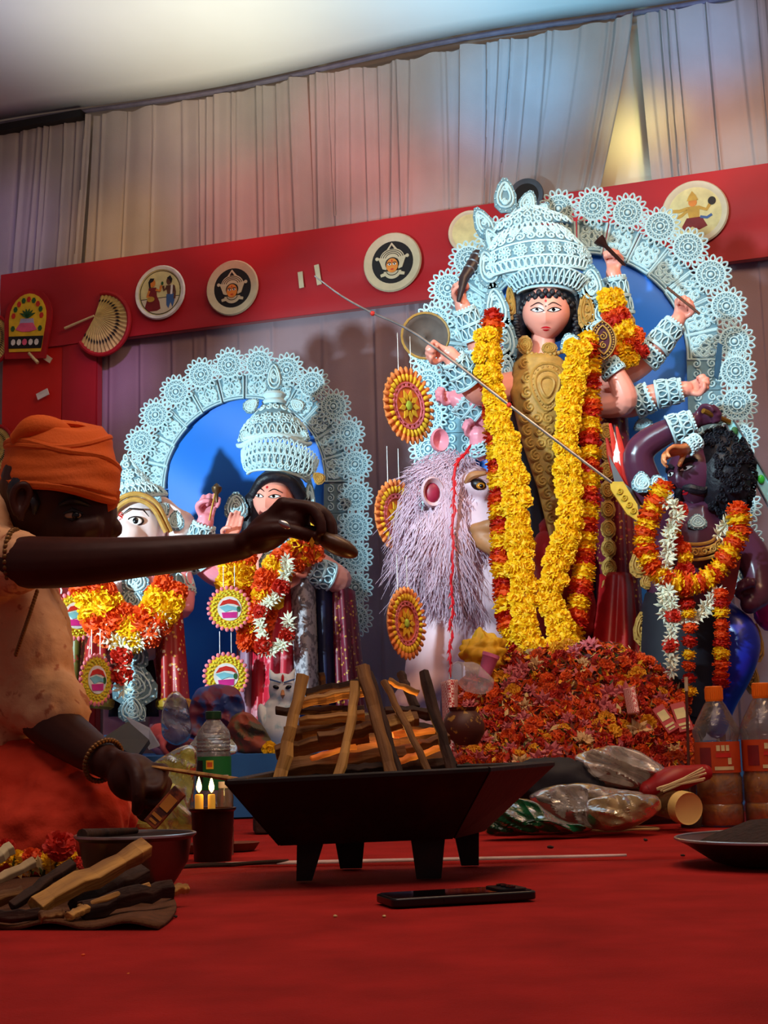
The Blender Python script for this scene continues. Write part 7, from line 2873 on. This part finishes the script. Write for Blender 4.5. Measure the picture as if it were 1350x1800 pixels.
# plastic jar lying on its side
jc = P(1208, 1421, 2.9)
t = thing('plastic_jar', 'clear plastic jar lying on its side with pale lid', 'jar', V((jc.x, jc.y, 0)))
ax = (P(1130, 1402, 3.05) - jc).normalized()
rm = ax.to_track_quat('Z', 'Y').to_matrix()
jr = 27 * 2.9 / FPX
mb = MB()
mb.lathe([(jr, 0), (jr, .012), (.92 * jr, .016), (.92 * jr, .14), (.8 * jr, .15), (0, .15)], jc, 28, rm)
part(mb, 'jar_wall', clear('amber_clear_plastic', (230, 200, 150), .2, .08, .15, (214, 180, 120), .4, 40), t)
mb = MB()
mb.lathe([(0, -.004), (.9 * jr, -.004), (1.02 * jr, -.006), (1.05 * jr, .0), (1.05 * jr, .02), (.98 * jr, .02)], jc, 28, rm)
part(mb, 'lid', mat('cream_lid', (222, 190, 110), .4, var=.06), t)
# dark cloth bundle between heap and bags, red pouch
mb = MB()
mb.chain([P(880, 1395, 3.0), P(940, 1372, 3.0), P(1010, 1372, 3.0), P(1050, 1385, 3.0)], [.03, .045, .04, .02], 14)
part(mb, 'dark_cloth_bundle', M_darksari, None, disp=(.03, .02), sub=1, label='dark cloth bundle lying between the fire pit and white bag', cat='cloth')
t = thing('broom_bundle', 'red pouch with a bundle of pale sticks before oil bottles', 'bundle', F(1190, 1440))
mb = MB()
mb.chain([P(1140, 1390, 2.98), P(1180, 1372, 2.98), P(1240, 1358, 3.0)], [.02, .026, .016], 12)
part(mb, 'pouch', M_redsari, t, disp=(.02, .01))
for i in range(8):
    mb = MB()
    mb.tube([P(1160 + jit(6), 1388 + jit(4), 2.94), P(1234 + jit(8), 1350 + i * 3, 2.95)], .0022, 5)
    part(mb, 'pale_stick', M_wood_pale, t)
t = thing('paper_box', 'dark red flat box standing behind the oil bottles', 'box', F(1235, 1420))
mb = MB()
mb.box(P(1215, 1400, 3.3), (.10, .05, .07))
part(mb, 'box_carton', M_maroon, t, smooth=False, bevel=.002)

# plate with dark offering at right
pb = F(1330, 1522)
k = pb.y / FPX
pz = P(1330, 1478, pb.y).z
t = thing('steel_plate', 'steel plate heaped with dark offering at the right edge', 'plate', pb)
pc = V((P(1390, 1480, pb.y).x, pb.y + .04, 0))
pr0 = 186 * k
mb = MB()
mb.lathe([(0, .004), (.55 * pr0, .004), (.58 * pr0, 0), (.66 * pr0, .004), (.9 * pr0, pz * .8), (1.0 * pr0, pz), (1.0 * pr0, pz + .003), (.9 * pr0, pz * .85), (.62 * pr0, .008), (0, .008)], pc, 56)
part(mb, 'plate_dish', M_steelbowl, t)
mb = MB()
mb.tube([pc + V((pr0 * math.cos(PI2 * i / 48), pr0 * math.sin(PI2 * i / 48), pz + .002)) for i in range(48)], .0024, 6, closed=True)
part(mb, 'plate_rim', M_steel, t)
mb = MB()
mb.lathe([(.86 * pr0, pz * .75), (.6 * pr0, pz * 1.25), (.3 * pr0, pz * 1.7), (0, pz * 1.85)], pc, 40)
part(mb, 'dark_offering', mat('dark_seeds', (40, 22, 16), .9, var=.5, scale=120, bump=1.0, bscale=120), t, disp=(.012, .008), kind='stuff')

# phone
ph = F(820, 1590)
t = thing('phone', 'black phone lying flat in front of the fire pit', 'phone', ph)
a, b = F(690, 1588, .006), F(945, 1573, .006)
ex = (b - a).normalized()
ey_ = V((-ex.y, ex.x, 0))
L_ = (b - a).length
fr = basis((a + b) / 2 + ey_ * .034, ex, ey_, Z3)


def rrect(w, h, r_, n=6):
    o = []
    for cx, cy, a0 in ((w - r_, h - r_, 0), (-w + r_, h - r_, 90), (-w + r_, -h + r_, 180), (w - r_, -h + r_, 270)):
        for i in range(n + 1):
            o.append((cx + r_ * math.cos(R(a0 + 90 * i / n)), cy + r_ * math.sin(R(a0 + 90 * i / n))))
    return o


mb = MB()
mb.prism([fr @ V((x, y, -.005)) for x, y in rrect(L_ / 2, .036, .010)], (0, 0, .010))
M_phone = mat('black_phone_shell', (10, 10, 12), .3, var=.1)
part(mb, 'shell', M_phone, t, bevel=.002)
mb = MB()
mb.prism([fr @ V((x, y, .005)) for x, y in rrect(L_ / 2 - .004, .032, .008)], (0, 0, .0008))
part(mb, 'glass_back', mat('black_glass', (6, 6, 8), .06, var=.05), t)
mb = MB()
mb.prism([fr @ V((x + L_ / 2 - .026, y, .0058)) for x, y in rrect(.018, .026, .008)], (0, 0, .0018))
part(mb, 'camera_island', M_phone, t)
for s in (-1, 0, 1):
    mb = MB()
    mb.lathe([(.006, 0), (.006, .0026), (.0045, .0026), (.004, .0014), (0, .0014)], fr @ V((L_ / 2 - .026, s * .015, .0074)), 16)
    part(mb, 'camera_lens', mat('lens_glass', (16, 16, 22), .08), t)
mb = MB()
mb.box(fr @ V((-L_ * .1, -.0365, 0)), (.02, .0012, .003), fr.to_3x3())
part(mb, 'side_button', M_phone, t, smooth=False)

# brick, saucer, flat stick by the candle cup
t = thing('dark_brick', 'dark brick on the carpet behind the fire pit left side', 'brick', F(468, 1466))
fbk = F(470, 1465)
mb = MB()
mb.box(fbk + V((.01, .05, .025)), (.085, .10, .05), M.Rotation(R(8), 3, 'Z'))
part(mb, 'brick_block', mat('burnt_brick', (46, 22, 18), .9, var=.3, scale=40, bump=.6, bscale=90), t, smooth=False, bevel=.003)
t = thing('leaf_saucer', 'small brown leaf saucer beside the candle tumbler', 'saucer', F(418, 1500))
fs_ = F(420, 1496)
mb = MB()
mb.lathe([(0, .004), (.022, .004), (.034, .014), (.036, .014), (.026, .0), (0, .0)], fs_ + V((0, .02, 0)), 24)
part(mb, 'saucer_dish', mat('dry_leaf', (104, 54, 28), .7, var=.25, scale=40), t)
t = thing('leaf_saucer', 'brown leaf saucer half hidden left of the candle tumbler', 'saucer', F(330, 1500))
mb = MB()
mb.lathe([(0, .004), (.022, .004), (.034, .014), (.036, .014), (.026, .0), (0, .0)], F(330, 1500) + V((0, .03, 0)), 24)
part(mb, 'saucer_dish', mat('dry_leaf_dark', (84, 40, 24), .7, var=.25, scale=40), t)
stick((300, 1524, 508, 1514), 2.22, 2.36, 9, M_woodd, 'thin flat dark stick lying on the carpet before the tumbler', name='flat_stick', group='sticks on the carpet', seed=61, d=.5)

# clutter at the feet of the elephant statue
t = thing('dark_box', 'open black box with grey flap at the elephant statue feet', 'box', P(245, 1300, 3.9))
mb = MB()
mb.prism([P(180, 1298, 3.8), P(225, 1268, 3.9), P(262, 1300, 3.8), P(240, 1330, 3.7)], (0, .02, -.01))
part(mb, 'box_inside', M_black, t, smooth=False)
mb = MB()
mb.prism([P(222, 1262, 3.92), P(262, 1282, 3.86), P(280, 1312, 3.8), P(262, 1318, 3.8), P(252, 1298, 3.82)], (0, .012, .004))
part(mb, 'box_flap', mat('grey_card', (120, 124, 140), .5, var=.15), t, smooth=False)
mb = MB()
mb.ell(V((P(196, 1262, 4.05).x, 4.05, PLZ + .025)), (.06, .05, .035), None, 24, 16)
part(mb, 'blue_cloth', mat('bright_blue_cloth', (40, 110, 190), .6, var=.25, scale=20), None, disp=(.035, .06), sub=1, label='crumpled bright blue cloth at the elephant statue foot', cat='cloth')
bag([(285, 1290), (290, 1235), (310, 1215), (330, 1240), (335, 1290), (310, 1310)], 4.05, .05, film('lilac_bag', (150, 150, 176), .6), 'plastic_bag', 'greyish clear bag with wrapped goods by elephant statue foot', 8, .03)
bag([(330, 1290), (340, 1225), (375, 1205), (420, 1215), (430, 1270), (400, 1300)], 4.12, .05, mat('plum_bundle', (110, 40, 60), .5, rgb2=(50, 70, 130), scale=24, thr=(.45, .55)), 'cloth_bundle', 'plum and blue cloth bundle under the lower boat medallion', 9, .03)
bag([(400, 1310), (408, 1262), (440, 1255), (470, 1290), (480, 1320), (440, 1325)], 4.0, .05, mat('rust_bundle', (140, 60, 36), .6, rgb2=(80, 70, 40), scale=24, thr=(.45, .55)), 'cloth_bundle', 'rust coloured cloth bundle left of the owl statue', 10, .03)
for x, y, Y, ky, r_, lb in ((208, 1318, 3.85, 'y', 12, 'yellow marigold on the platform by the black box'), (474, 1350, 3.85, 'y', 14, 'yellow marigold on the platform left of firewood')):
    inst(FLM[ky][0], 'marigold_blossom', None, basis(V((P(x, y, Y).x, Y, PLZ + .012 if Y > 3.55 else .012)), X3, Z3, V((0, -1, 0))) @ M.Scale(r_ * Y / FPX, 4), lb, 'flower', 'single blossoms on the platform')

# debris on the carpet
random.seed(15)
DB = [(968, 1491, 5, 'small dark lump on the carpet right of the fire pit'), (590, 1612, 3, 'tiny crumb on the carpet left of the phone'), (675, 1612, 3, 'tiny pale petal on the carpet below the phone'), (146, 1680, 3, 'tiny orange petal on the carpet near the lower left'),
      (225, 1712, 2.5, 'tiny yellow crumb on the carpet at the lower left'), (1135, 1478, 4, 'small flat crumb on the carpet before the clear bags'), (308, 1612, 3, 'tiny dark crumb right of the firewood cloth'), (1200, 1505, 3.5, 'small brown crumb left of the steel plate')]
for i, (x, y, r_, lb) in enumerate(DB):
    q = F(x, y)
    k = q.y / FPX
    mb = MB()
    mb.ell(q + V((0, 0, r_ * k * .45)), (r_ * k * 1.2, r_ * k, r_ * k * .5), Euler((0, .1, i)).to_matrix(), 8, 6)
    part(mb, 'crumb', [M_woodd, PETC[6], PETC[6], PETC[0], PETC[2], M_woodd, M_woodd, M_woodd][i], None, disp=(.004, .003), label=lb, cat='crumb', group='crumbs on the carpet')
